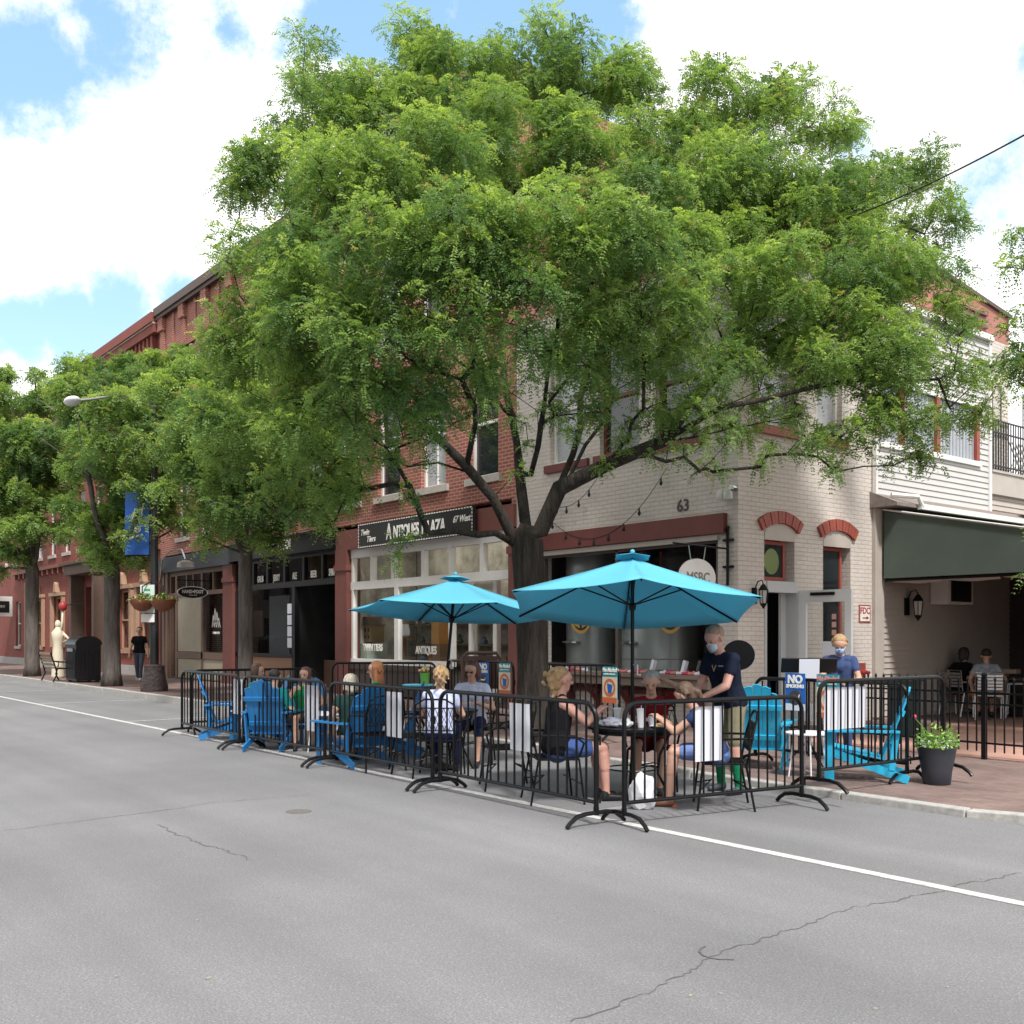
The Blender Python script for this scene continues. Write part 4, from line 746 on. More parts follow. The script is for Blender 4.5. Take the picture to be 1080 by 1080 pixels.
# gooseneck shop lamp above the tan shop
gn = E('gooseneck_lamp', (opening(186), YF, 3.9), 'curved gooseneck barn lamp above the tan shopfront', 'wall lamp')
gp = [F(169, 612, YF-.01), F(171, 590, YF-.4), F(180, 580, YF-.8), F(192, 580, YF-1.1), F(196, 590, YF-1.1)]
part(gn, 'arm', mSteel, lambda b: b.tube(gp, .03, 8), world=True, smooth=True); part(gn, 'shade', M('pale_shade', (.5, .48, .45), .4), lambda b: b.lathe([(.1, .12), (.25, .05), (.27, -.1), (.25, -.12)], F(196, 595, YF-1.1), 16), world=True, smooth=True)
# litter bin, bench, statue, distant sign
bn_ = E('litter_bin', (-36.2, 10.1, SW), 'large black slatted litter bin with a curved lid beside the bench', 'litter bin')
lb = GD(88, 33, SW); bn_.location = lb; bn_.rotation_euler.z = 0
part(bn_, 'body', mBlackP, lambda b: (b.box(-.55, .55, -.38, .38, .06, 1.2), [b.box(-.53+k*.12, -.47+k*.12, -.41, -.382, .12, 1.0) for k in range(9)], [b.box(.552, .575, -.34+k*.13, -.28+k*.13, .12, 1.0) for k in range(6)]))
part(bn_, 'lid', mBlackP, lambda b: b.prism([(-.42*math.cos(PI*k/10), 1.2+.28*math.sin(PI*k/10)) for k in range(11)], lambda u, v, t: (t, u, v), -.58, .58)); part(bn_, 'plate', M('bin_plate', (.25, .25, .25), .5), lambda b: b.box(-.3, .3, -.43, -.412, .98, 1.08)); part(bn_, 'foot', mBlackP, lambda b: [b.box(x-.05, x+.05, y-.05, y+.05, 0, .06) for x in (-.45, .45) for y in (-.3, .3)])
be = E('park_bench', GD(60, 33.6, SW), 'slatted bench with black iron ends left of the litter bin', 'bench', rz=R(180))
part(be, 'seat', mIron, lambda b: [b.box(-.7, .7, -.2+k*.11, -.12+k*.11, .42, .45) for k in range(4)]); part(be, 'backrest', mIron, lambda b: [b.cbox((0, .27+k*.03, .55+k*.12), (1.4, .02, .08)) for k in range(4)])
for s in (-.72, .72): part(be, 'leg', mBlackM, lambda b: (b.tube([(s, -.25, 0), (s, -.15, .2), (s, -.22, .43), (s, -.25, .62), (s, .2, .65)], .025), b.tube([(s, .3, 0), (s, .18, .25), (s, .22, .43), (s, .38, .95)], .025), b.tube([(s, -.22, .43), (s, .22, .43)], .025)))
sq = GD(61, 36, SW); st = E('dancer_sculpture', sq, 'cream sculpture of a figure raising a red ball by the bench', 'sculpture')
mSt = M('cream_sculpture', (.62, .55, .42), .6)
def stat(b):
    b.lathe([(.32, 0), (.3, .1), (.27, .6), (.24, 1.1), (.2, 1.35), (.25, 1.6), (.3, 1.85), (.15, 2.0), (.08, 2.1)], (0, 0, 0), 16)
    b.ball((0, 0, 2.2), .14, 12, sc=(1, 1, 1.2)); u = RT
    b.tube([V((0, 0, 1.88))+u*.15, V((0, 0, 2.3))+u*.22, V((0, 0, 2.75))+u*.24], [.08, .06, .04], 8); b.tube([V((0, 0, 1.85))+u*.2, V((0, 0, 1.6))+u*.55, V((0, 0, 1.45))+u*.25], [.08, .06, .05], 8)
part(st, 'figure', mSt, stat, smooth='all'); part(st, 'ball', mRedS, lambda b: b.ball(V((0, 0, 2.93))+RT*.24, .2, 14), smooth='all'); part(st, 'arm', mBlackM, lambda b: b.tube([V((0, 0, 2.95))+RT*.1, V((0, 0, 3.05))+RT*1.3], .02))
st.scale = (.72, .72, .86)
ds = E('projecting_sign', F(3, 640, YF-.5), 'white framed black sign projecting at the far left of the street', 'sign')
part(ds, 'frame', mWhite, lambda b: b.box(-.05, .05, -1.0, .45, -.5, .55)); part(ds, 'panel', mBlackP, lambda b: b.box(.052, .07, -.85, .3, -.3, .3)); txt('GALLERY', .2, (.08, -.28, 0), R(90), mTextW, ds, world=False, sx=.9)
# far litter / planter
# ------------------------------------------------------------------ crowd control barriers
def barrier_proto(L=2.36):
    r = E('crowd_barrier', (0, 0, 0), 'black steel crowd barrier', 'barrier'); h = 1.06; zb = .2; rc = .14; x0, x1 = .07, L-.07
    def fr(b):
        pts = [(x0, 0, .1), (x0, 0, h-rc)]+[(x0+rc-rc*math.cos(a), 0, h-rc+rc*math.sin(a)) for a in [PI/2*k/6 for k in range(1, 7)]]+[(x1-rc+rc*math.sin(a), 0, h-rc+rc*math.cos(a)) for a in [PI/2*k/6 for k in range(7)]]+[(x1, 0, .1)]
        b.tube(pts, .022, 8); b.tube([(x0, 0, zb), (x1, 0, zb)], .018, 8)
    part(r, 'frame', mBlackM, fr, smooth=True)
    n = 18
    part(r, 'bars', mBlackM, lambda b: [b.tube([(x0+(x1-x0)*k/(n+1), 0, zb), (x0+(x1-x0)*k/(n+1), 0, h-.005 if 1 < k < n else h-.03)], .0105, 6) for k in range(1, n+1)], smooth=True)
    for x in (x0, x1): part(r, 'foot', mBlackM, lambda b: (b.tube([(x, -.33, .012), (x, -.3, .045), (x, -.22, .095), (x, -.12, .11), (x, .12, .11), (x, .22, .095), (x, .3, .045), (x, .33, .012)], .02, 7), b.tube([(x, 0, .09), (x, 0, .16)], .024)), smooth=True)
    [part(r, 'hook', mBlackM, lambda b: b.tube([(x1, 0, q), (x1+.045, 0, q), (x1+.045, 0, q-.08)], .009, 6)) for q in (.28, .78)]; return r
bp_ = barrier_proto(); used = False
gB = 'black steel crowd barriers fencing off the outdoor seating'
def bar_at(a, c, z, label):
    global used
    a, c = V((a[0], a[1], z)), V((c[0], c[1], z)); d = c-a; o = place(bp_, used, a, math.atan2(d.y, d.x), label, gB); o.scale.x = d.length/2.36; used = True; return o
PX = [(-16.72, 6.27), (-14.12, 6.2), (-11.55, 6.22), (-9.07, 6.18), (-6.42, 6.1)]
bl = ['crowd barrier at the far left end of the street side, pale cloth behind it', 'second street side crowd barrier from the left, in front of the blue rounded chair back', 'third street side crowd barrier from the left, in front of the white haired visitor', 'street side crowd barrier in front of the big tree trunk up to the near corner']
for i in range(4): bar_at(PX[i], PX[i+1], 0, bl[i])
bar_at((-6.33, 6.2), (-5.98, 8.4), 0, 'crowd barrier running back from the near corner before the waiter')
bar_at((-5.96, 8.5), (-5.83, 10.75), SW*.9, 'crowd barrier on the brick pavement in front of the light blue side-on chair')
bar_at((-16.75, 6.4), (-16.3, 8.6), 0, 'crowd barrier closing the far left end of the seating area')
bar_at((-16.2, 8.75), (-14.95, 10.25), .1, 'angled crowd barrier at the rear left, before the black fronted bar')
bar_at((-14.8, 10.3), (-12.85, 10.3), SW, 'rear crowd barrier carrying the blue no smoking notice before the antiques shop')
bar_at((-12.8, 10.3), (-10.42, 10.3), SW, 'rear crowd barrier just right of the big tree trunk under the brewery ledge')
bar_at((-8.15, 10.3), (-5.95, 10.25), SW, 'rear crowd barrier on the right in front of the hostess stand')
# papers hung inside the barriers
def paper(px, y, w, h, z, label, mat=mPaper, i=0):
    o = MB(); n = 8; r = random.Random(int(px))
    q = [(w*(k/n-.5), .006*math.sin(k*1.7+r.random()*3)+.01*(k/n-.5)**2) for k in range(n+1)]
    for k in range(n): a, c = q[k], q[k+1]; o.add([(a[0], a[1], 0), (c[0], c[1], 0), (c[0], c[1]+.012, -h), (a[0]+.0, a[1]+.012, -h), (a[0], a[1]+.003, 0), (c[0], c[1]+.003, 0), (c[0], c[1]+.015, -h), (a[0], a[1]+.015, -h)], [(0, 1, 2, 3), (7, 6, 5, 4)])
    o = o.build('hanging_sheet', mat); tag(o, label, 'sheet', 'white sheets hung inside the barriers'); return o
for px, w_, h_, z_, lab in ((248, .42, .52, 1.0, 'white sheet hung inside the far left barrier beside the rounded blue chair'), (325, .40, .6, 1.0, 'white sheet hung between the blue chair back and the woman in the green top'), (412, .34, .52, 1.0, 'white sheet hung behind the red haired woman, left of the second umbrella pole'), (544, .31, .46, .99, 'white sheet hung in front of the big tree trunk')):
    p = F(px, 700, 6.215 if px < 500 else 6.19); o = paper(px, 0, w_, h_, z_, lab); o.location = (p.x, p.y+.035, z_)
def at_panel(px, a, c):      # point of the ground line a-c seen at px
    rr_ = ray(px); a, c = V((a[0], a[1])), V((c[0], c[1])); d = c-a; t_ = (a.y*rr_.x-a.x*rr_.y)/(d.x*rr_.y-d.y*rr_.x); return a+d*t_, math.atan2(d.y, d.x)
for px, a, c, w_, h_, z_, lab in ((752, (-6.33, 6.2), (-5.98, 8.4), .34, .50, 1.0, 'white sheet hung in front of the seated woman in blue shorts'), (886, (-5.96, 8.5), (-5.83, 10.75), .36, .42, 1.13, 'left one of the two white sheets hung before the side-on blue chair'), (906, (-5.96, 8.5), (-5.83, 10.75), .36, .42, 1.13, 'right one of the two white sheets hung before the side-on blue chair')):
    q, an = at_panel(px, a, c); o = paper(px, 0, w_, h_, z_, lab); o.location = (q.x-.035, q.y, z_); o.rotation_euler.z = an
# notices on the rear barriers
def notice(px, kind, label, y=10.27, w_=.3, h_=.52, zt=1.2):
    x = F(px, 700, y).x; r = E('barrier_notice', (x, y-.03, zt), label, 'notice', 'notices on the rear barriers')
    if kind == 'smoke':
        part(r, 'board', mNoSmk, lambda b: b.box(-w_/2, w_/2, -.006, 0, -h_, 0)); part(r, 'footer', mPaper, lambda b: b.box(-w_/2, w_/2, -.009, -.0065, -h_, -h_*.82))
        txt('NO', .13, (0, -.008, -.075), 0, mTextW, r, world=False, bold=.006); txt('SMOKING', .055, (0, -.008, -.155), 0, mTextW, r, world=False, bold=.003)
        part(r, 'icon', mTextK, lambda b: b.prism([(.09*math.cos(2*PI*k/18), -.29+.09*math.sin(2*PI*k/18)) for k in range(18)], lambda u, v, t: (u, t, v), -.0095, -.0065)); part(r, 'cigarette', mTextW, lambda b: (b.box(-.06, .05, -.013, -.0098, -.3, -.28), b.bar((.05, -.0115, -.29), (.065, -.0115, -.25), .003, .012)))
    else:
        part(r, 'board', mTeal, lambda b: b.box(-w_/2, w_/2, -.006, 0, -h_, 0)); part(r, 'panel', M('poster_cream', (.6, .55, .42), .5), lambda b: b.box(-w_/2, w_/2, -.009, -.0065, -h_, -.15))
        txt('No Alcohol', .075, (0, -.008, -.05), 0, mFlS if px > 700 else mTextW, r, world=False, sx=.8, bold=.004); txt('BEYOND THIS POINT', .03, (0, -.008, -.11), 0, mTextW, r, world=False, sx=.85)
        part(r, 'ring', mOrange, lambda b: [b.prism([(.12*math.cos(PI*(k)/9), -.3+.13*math.sin(PI*k/9)), (.12*math.cos(PI*(k+1)/9), -.3+.13*math.sin(PI*(k+1)/9)), (.085*math.cos(PI*(k+1)/9), -.3+.09*math.sin(PI*(k+1)/9)), (.085*math.cos(PI*k/9), -.3+.09*math.sin(PI*k/9))], lambda u, v, t: (u, t, v), -.012, -.0095) for k in range(18)])
        part(r, 'glass_shape', mNoSmk, lambda b: b.prism([(-.05, -.24), (.06, -.26), (.04, -.38), (-.03, -.38)], lambda u, v, t: (u, t, v), -.0125, -.0096)); part(r, 'footer', mOrange, lambda b: b.box(-w_/2, w_/2, -.0125, -.0096, -h_, -.44))
    return r
notice(511.5, 'smoke', 'blue no smoking notice on the rear barrier left of the tree trunk'); notice(534, 'alc', 'teal and orange no alcohol notice beside the tree trunk'); notice(645, 'alc', 'teal and orange no alcohol notice on the rear barrier in front of the brewery ledge')
notice(840.5, 'smoke', 'blue no smoking notice below the hostess stand', y=10.2, w_=.28, h_=.44); notice(875, 'alc', 'large teal no alcohol notice right of the hostess stand', y=10.2, w_=.3, h_=.5)
# ------------------------------------------------------------------ market umbrellas
def umbrella(name_loc, cz, ez, rad_, rot, tilt, label, z0=0, polemat=mBlackM, dark=False):
    r = E('patio_umbrella', name_loc, label, 'umbrella', 'blue market umbrellas')
    part(r, 'pole', polemat, lambda b: b.tube([(0, 0, 0), (0, 0, cz-.02)], .019, 10), smooth=True)
    part(r, 'base', mBlackM, lambda b: b.lathe([(.24, 0), (.24, .03), (.1, .06), (.03, .09), (.03, .35)], (0, 0, 0), 20), smooth=True)
    m = Matrix.Translation((0, 0, cz)) @ Matrix.Rotation(-tilt[0], 4, RT) @ Matrix.Rotation(tilt[1], 4, FW) @ Matrix.Translation((0, 0, -cz)); nn = 6; dz = cz-ez
    def can(b, lo, r0=.0, zt=0, sag=.035, rr1=rad_, z0_=cz, z1_=ez, K=7, J=6):
        for s in range(nn):
            a0, a1 = rot+2*PI*s/nn, rot+2*PI*(s+1)/nn; g = []
            for j in range(J+1):
                t = j/J; row = []
                for k in range(K+1):
                    u = k/K; e = V((math.cos(a0), math.sin(a0), 0)).lerp(V((math.cos(a1), math.sin(a1), 0)), u); sc_ = r0+(rr1-r0)*t
                    edge_in = 1-.035*4*u*(1-u)*t; z = z0_-(z0_-z1_)*(t**.93)-sag*4*u*(1-u)*math.sin(PI*t*.8)-.0*u
                    row.append(m @ V((e.x*sc_*edge_in, e.y*sc_*edge_in, z+zt)))
                g.append(row)
            base = len(b.v); [b.v.append(tuple(p)) for row in g for p in row]
            for j in range(J):
                for k in range(K): q = base+j*(K+1)+k; b.f.append((q, q+1, q+K+2, q+K+1)); b.m.append(0)
    can_ = part(r, 'canopy', mBlue, lambda b: can(b, 0), smooth='all'); sd = can_.modifiers.new('t', 'SOLIDIFY'); sd.thickness = .004
    v_ = part(r, 'vent', mBlue, lambda b: can(b, 0, 0, .05, .0, .2, cz, cz-.05, 6, 2), smooth='all'); v_.modifiers.new('t', 'SOLIDIFY').thickness = .003
    part(r, 'finial', mBlue, lambda b: b.ball(m @ V((0, 0, cz+.06)), .025, 8))
    hub = m @ V((0, 0, cz-.5)); top = m @ V((0, 0, cz-.03))
    for s in range(nn):
        a = rot+2*PI*s/nn; e = m @ V((math.cos(a)*rad_*.985, math.sin(a)*rad_*.985, ez-.012)); mid = top.lerp(e, .45)
        rb_ = part(r, 'rib', mBlackM, lambda b: b.bar(top, e, .014, .018)); part(rb_, 'strut', mBlackM, lambda b: b.bar(hub, mid-V((0, 0, .01)), .012, .014))
    part(r, 'hub', mBlackM, lambda b: b.lathe([(.03, cz-.54), (.04, cz-.5), (.03, cz-.46)], (0, 0, 0), 12)); part(r, 'crank', mSteel, lambda b: b.tube([(.02, 0, 1.35), (.07, 0, 1.35), (.07, 0, 1.25), (.11, 0, 1.25)], .01))
    return r
T1 = GD(667, 10.4); T2 = GD(470, 12.7); U2 = GD(463, 12.7)
umbrella(T1, 2.44, 1.93, 1.36, math.atan2(-ray(660).y, -ray(660).x)+.06, (R(9), .035), 'bright blue open umbrella over the near table, right of the tree trunk')
u2_ = umbrella(U2, 2.36, 1.94, 1.34, math.atan2(-FW.y, -FW.x)+R(24), (R(5), -.05), 'blue open umbrella left of the tree trunk, in front of the antiques shop')
u2_.rotation_mode = 'QUATERNION'; u2_.rotation_quaternion = Matrix.Rotation(.085, 3, FW).to_quaternion()
# ------------------------------------------------------------------ tables and chairs
def round_table(loc, label, r_=.46, h=.73):
    t = E('bistro_table', loc, label, 'table', 'round black bistro tables')
    part(t, 'tabletop', mBlackM, lambda b: (b.lathe([(r_-.02, h-.03), (r_, h-.025), (r_, h), (r_-.02, h+.004)], (0, 0, 0), 32)), smooth=True)
    part(t, 'apron', mBlackM, lambda b: b.lathe([(r_-.05, h-.07), (r_-.045, h-.031)], (0, 0, 0), 32))
    for k in range(4): a = PI/4+k*PI/2; c_, s_ = math.cos(a), math.sin(a); part(t, 'leg', mBlackM, lambda b: b.tube([(c_*r_*.85, s_*r_*.85, h-.04), (c_*r_*.6, s_*r_*.6, h*.6), (c_*r_*.55, s_*r_*.55, h*.35), (c_*r_*.85, s_*r_*.85, 0)], .013, 6), smooth=True)
    part(t, 'stretcher', mBlackM, lambda b: b.tube([(r_*.56*math.cos(2*PI*k/16), r_*.56*math.sin(2*PI*k/16), .3) for k in range(17)], .008, 5)); return t
round_table(T1, 'black round table crowded with cups and wrappers under the near umbrella'); round_table(T2, 'black round table between the two women in white shirts', .4)
def iron_chair():
    r = E('wrought_iron_chair', (0, 0, 0), 'x', 'chair')
    part(r, 'seat', mBlackM, lambda b: (b.tube([(-.23, -.2, .44), (-.25, .2, .44), (.25, .2, .44), (.23, -.2, .44), (-.23, -.2, .44)], .011, 6), [b.box(-.24, .24, -.2+k*.0333-.004, -.2+k*.0333+.004, .435, .441) for k in range(13)], [b.box(-.235+k*.036-.003, -.235+k*.036+.003, -.2, .2, .441, .445) for k in range(14)]))
    def bk(b):
        P = [(-.23, -.21, .44), (-.25, -.26, .7), (-.22, -.3, .86), (-.12, -.32, .92), (.12, -.32, .92), (.22, -.3, .86), (.25, -.26, .7), (.23, -.21, .44)]; b.tube(P, .012, 6); b.tube([(-.24, -.235, .56), (.24, -.235, .56)], .008, 5); b.tube([(-.24, -.29, .82), (.24, -.29, .82)], .008, 5)
        for k in range(9): x = -.2+k*.05; b.tube([(x, -.235, .56), (x+.045, -.262, .69), (x, -.29, .82)], .0045, 4); b.tube([(x, -.235, .56), (x-.045, -.262, .69), (x, -.29, .82)], .0045, 4)
    part(r, 'backrest', mBlackM, bk)
    for s in (-1, 1):
        part(r, 'arm', mBlackM, lambda b: (b.tube([(s*.25, -.27, .68), (s*.29, -.1, .68), (s*.3, .15, .67), (s*.29, .24, .6), (s*.26, .2, .46)], .012, 6),))
        part(r, 'leg', mBlackM, lambda b: b.tube([(s*.25, .2, .44), (s*.27, .25, 0)], .012, 6)); part(r, 'leg', mBlackM, lambda b: b.tube([(s*.23, -.2, .44), (s*.26, -.28, 0)], .012, 6))
    part(r, 'stretcher', mBlackM, lambda b: (b.tube([(-.26, .22, .2), (0, .1, .26), (.26, .22, .2)], .008, 5), b.tube([(-.25, -.24, .2), (0, -.1, .26), (.25, -.24, .2)], .008, 5))); return r
ic0 = iron_chair(); icu = False; gI = 'black wrought iron chairs at the tables'
def chair(loc, a, label, z=0):
    global icu
    place(ic0, icu, V((loc.x, loc.y, z)), facing(a), label, gI); icu = True
def adirondack():
    r = E('adirondack_chair', (0, 0, 0), 'x', 'chair')
    part(r, 'seat', mAdi, lambda b: [b.cbox((0, .28-k*.085, .36-k*.017), (.52, .075, .018), rot=Matrix.Rotation(.2, 3, 'X')) for k in range(7)])
    def bk(b):
        for k in range(5):
            x = (k-2)*.104; h = .80-.03*(k-2)**2; m = Matrix.Translation((x, -.24, .26)) @ Matrix.Rotation(.36, 4, 'X') @ Matrix.Rotation(0, 4, 'Y')
            b.box(-.05, .05, -.009, .009, 0, h, 0, m); b.prism([(-.05+.1*j/6, h-.001+.02*math.sin(PI*j/6)-.028*(k-2)*(j/6-.5)) for j in range(7)], lambda u, v, t: tuple(m @ V((u, t, v))), -.009, .009)
        for z, w in ((.12, .5), (.5, .56)): m = Matrix.Translation((0, -.24, .26)) @ Matrix.Rotation(.36, 4, 'X'); b.box(-w/2, w/2, -.033, -.0095, z, z+.06, 0, m)
    part(r, 'backrest', mAdi, bk)
    for s in (-1, 1):
        part(r, 'arm', mAdi, lambda b: b.prism([(s*.26, -.42), (s*.34, -.42), (s*.4, .1), (s*.41, .34), (s*.3, .36), (s*.27, .1)], lambda u, v, t: (u, v, t), .545, .567))
        part(r, 'leg', mAdi, lambda b: b.bar((s*.3, .31, .545), (s*.3, .31, 0), .025, .1, up=(0, 1, 0))); part(r, 'leg', mAdi, lambda b: (b.bar((s*.27, .33, .33), (s*.27, -.5, .04), .024, .085), b.bar((s*.29, -.38, .545), (s*.28, -.33, .14), .02, .06, up=(0, 1, 0))))
    return r
ad0 = adirondack(); adu = False
def adi(loc, a, label, z=0, deep=False):
    global adu
    o = place(ad0, adu, V((loc.x, loc.y, z)), facing(a), label, 'blue plastic slatted armchairs'); adu = True
    for c in o.children: c.material_slots[0].link = 'OBJECT'; c.material_slots[0].material = mAdi if z else mAdiD
    return o
# ------------------------------------------------------------------ people
SKIN = M('skin_light', (.50, .29, .21), .55, var=.14, vs=9, bump=.15, bs=40); SKIN2 = M('skin_pink', (.53, .28, .22), .55, var=.16, vs=9, bump=.15, bs=40)
def hairm(n, c): return M('hair_'+n, c, .6, var=.35, vs=30, stretch=(1, 1, .15), bump=.5, bs=60)
def dist_prims(C, prims):
    out = np.zeros((len(prims), len(C)))
    for i, (a, b, ra, rb, m) in enumerate(prims):
        a = np.array(a); d = np.array(b)-a; L2 = max(1e-9, float(d@d)); t = np.clip(((C-a)@d)/L2, 0, 1); out[i] = np.linalg.norm(C-(a+t[:, None]*d), axis=1)-(ra+(rb-ra)*t)
    return out
def blend_mesh(name, prims, mats, parent, vox=.009, sm=3, parentloc=None):
    b = MB()
    for a, c, ra, rb, m in prims:
        a, c = V(a), V(c); d = c-a; L_ = d.length
        if L_ < 1e-4: b.ball(a, ra, 12); continue
        d.normalize(); pts = []; rs = []
        for k in range(5): t = -math.cos(PI/2*k/5)+0; pts.append(a+d*(ra*t)); rs.append(ra*math.sin(PI/2*k/5)+1e-4)
        pts.append(a); rs.append(ra); pts.append(c); rs.append(rb)
        for k in range(1, 6): pts.append(c+d*(rb*math.sin(PI/2*k/5))); rs.append(rb*math.cos(PI/2*k/5)+1e-4)
        b.tube(pts, rs, 12)
    o = b.build('tmp_mesh', mats); rm = o.modifiers.new('r', 'REMESH'); rm.mode = 'VOXEL'; rm.voxel_size = vox; s_ = o.modifiers.new('s', 'SMOOTH'); s_.iterations = sm; s_.factor = .5
    dg = bpy.context.evaluated_depsgraph_get(); me = bpy.data.meshes.new_from_object(o.evaluated_get(dg)); me.name = name; bpy.data.objects.remove(o, do_unlink=True)
    me.materials.clear(); [me.materials.append(m) for m in mats]
    n = len(me.polygons); C = np.zeros(n*3); me.polygons.foreach_get('center', C); C = C.reshape(-1, 3); dd = dist_prims(C, prims); ix = np.argmin(dd, axis=0); mi = np.array([mats.index(p[4]) for p in prims])[ix]
    me.polygons.foreach_set('material_index', mi.astype(np.int32)); me.polygons.foreach_set('use_smooth', np.ones(n, bool)); q = bpy.data.objects.new(name, me); COL.objects.link(q); q.parent = parent; return q
def ik(a, c, l1, l2, hint):
    d = c-a; L_ = min(d.length, (l1+l2)*.995); d.normalize(); x = (l1*l1-l2*l2+L_*L_)/(2*L_); hh = math.sqrt(max(0, l1*l1-x*x)); h = V(hint); h = h-d*h.dot(d); h.normalize(); return a+d*x+h*hh, a+d*L_
def person(label, loc, face, sit=None, lean=8, hpitch=0, hyaw=0, s=1.0, shirt=None, pants=None, hair=None, hstyle='short', sleeve=.45, leg=1.0, shoe=None, skin=SKIN, lw=None, rw=None, fat=1.0, mask=None, glasses=None, socks=None, feet=None, knees=None, vox=.009, dress=None, straps=False, ehint=None, group=None, z=0):
    """local frame: +Y is where the figure faces, +X its right side; wrists lw/rw are local points"""
    root = E('person', V((loc.x, loc.y, z)), label, 'person', group or 'people at the cafe', rz=facing(face)); shoe = shoe or mBlackP; P = []; f = fat
    hz = sit if sit else .92*s; lr = R(lean); up = V((0, math.sin(lr), math.cos(lr))); fd = V((0, math.cos(lr), -math.sin(lr))); hip = V((0, 0, hz)); X = V((1, 0, 0))
    if not sit: hip = V((0, -.05*math.sin(lr)*2, hz))
    tl = .50*s; ch = hip+up*tl*.72; sh = hip+up*tl*.97; nk = hip+up*tl*1.05; w = .165*s
    hr = R(lean*.3+hpitch); hu = V((0, math.sin(hr), math.cos(hr))); hf0 = V((0, math.cos(hr), -math.sin(hr))); hc = nk+hu*.145*s; yq = Matrix.Rotation(R(hyaw), 3, hu); hf = yq @ hf0; hx = yq @ X
    # torso
    for q in (-1, 1):
        P.append((hip+X*q*.075*s, hip+up*tl*.35+X*q*.06*s, .115*s*f, .10*s*f, shirt)); P.append((hip+up*tl*.35+X*q*.06*s, ch+X*q*.085*s, .10*s*f, .105*s*f**.6, shirt)); P.append((hip+X*q*.075*s-up*.03, hip+X*q*.075*s+up*.02, .112*s*f**.5, .108*s*f**.5, pants))
    P.append((ch+fd*.02, sh-up*.04, .10*s, .085*s, shirt)); P.append((sh-X*w*.62-up*.035, sh+X*w*.62-up*.035, .068*s, .068*s, shirt if not straps else skin))
    if straps:
        for q in (-1, 1): P.append((ch+X*q*.08*s, sh+X*q*.07*s, .085*s, .05*s, shirt))
    P.append((sh+up*.0, hc-hu*.05*s, .056*s, .052*s, skin))
    # head
    P += [(hc+hu*.03*s-hf*.018*s, hc+hu*.03*s+hf*.01*s, .088*s, .084*s, skin), (hc+hf*.022*s, hc-hu*.07*s+hf*.038*s, .070*s, .044*s, skin), (hc-hu*.05*s+hf*.03*s, hc-hu*.085*s+hf*.05*s, .045*s, .030*s, skin), (hc+hf*.088*s+hu*.01*s, hc+hf*.105*s-hu*.022*s, .010*s, .015*s, skin)]
    for q in (-1, 1): P.append((hc+hx*q*.086*s-hu*.02*s, hc+hx*q*.09*s+hu*.015*s, .013*s, .016*s, skin))
    # arms
    for q, wr in ((-1, lw), (1, rw)):
        S_ = sh+X*q*w-up*.04; wr = V(wr) if wr is not None else V((q*.24*s, .03, hz-.02)); hint = ehint[0 if q < 0 else 1] if ehint else (q*.6, -.5, -.6)
        el, wr = ik(S_, wr, .285*s, .25*s, hint); P.append((S_, el, .05*s*f, .04*s*f, skin)); P.append((el, wr, .04*s*f, .027*s, skin))
        if sleeve > 0: P.append((S_, S_.lerp(el, min(1, sleeve)), .063*s*f, .06*s*f, shirt))
        if sleeve > 1: P.append((el, el.lerp(wr, sleeve-1), .052*s, .042*s, shirt))
        hd_ = (wr-el).normalized(); sd_ = hd_.cross(V((0, 0, 1))); sd_ = sd_.normalized() if sd_.length > .1 else V((1, 0, 0)); dn = hd_.cross(sd_); dn = dn if dn.z < 0 else -dn
        for k in (-1, 1): P.append((wr+sd_*k*.012*s, wr+hd_*.075*s+sd_*k*.022*s, .021*s, .018*s, skin))
        for k, fl_ in enumerate((.062, .075, .07, .055)):
            o_ = sd_*(k-1.5)*.021*s; a0 = wr+hd_*.08*s+o_; a1 = a0+(hd_*.9+dn*.35).normalized()*fl_*.5*s+o_*.1; a2 = a1+(hd_*.55+dn*.8).normalized()*fl_*.5*s; P.append((a0, a1, .0098*s, .0092*s, skin)); P.append((a1, a2, .0092*s, .008*s, skin))
        th = sd_*(-q)*1.0; P.append((wr+hd_*.03*s+th*.02*s, wr+hd_*.07*s+th*.052*s+dn*.01, .012*s, .011*s, skin)); P.append((wr+hd_*.07*s+th*.052*s+dn*.01, wr+hd_*.1*s+th*.05*s+dn*.02, .0105*s, .009*s, skin))
    # legs
    for i_, q in enumerate((-1, 1)):
        Hh = hip+X*q*.09*s-(V((0, 0, .01)) if sit else V((0, 0, 0)))
        if sit: kn = V(knees[i_]) if knees else V((q*.13*s, .45*s, max(.47*s, hz-.0))); an = V(feet[i_]) if feet else V((q*.12*s, .45*s+.04, .09))
        else:
            an = V(feet[i_]) if feet else V((q*.1*s, 0, .09)); kn, an = ik(Hh, an, .42*s, .42*s, (0, 1, 0))
        if knees is None and sit is not None and feet is not None: kn, an = ik(Hh, an, .44*s, .42*s, (q*.2, .4, 1))
        lm = pants if leg > 0 else skin
        P.append((Hh, kn, .078*s*f, .054*s*f, skin)); P.append((kn, an, .054*s*f, .035*s, skin)); P.append((kn.lerp(an, .12), kn.lerp(an, .45), .055*s*f, .05*s*f, skin))
        if leg > 0: P.append((Hh, Hh.lerp(kn, min(1, leg)), .092*s*f, (.092-.022*min(1, leg))*s*f, pants))
        if leg > 1: P.append((kn, kn.lerp(an, leg-1), .067*s*f, .055*s, pants))
        if socks: P.append((kn.lerp(an, .35), an, .054*s, .042*s, socks))
        ft = V((q*.04, 1, 0)).normalized(); P.append((an-V((0, .02, .045)), an+ft*.15*s-V((0, 0, .058)), .040*s, .032*s, shoe)); P.append((an-V((0, .01, .01)), an-V((0, .02, .045)), .04*s, .042*s, shoe))
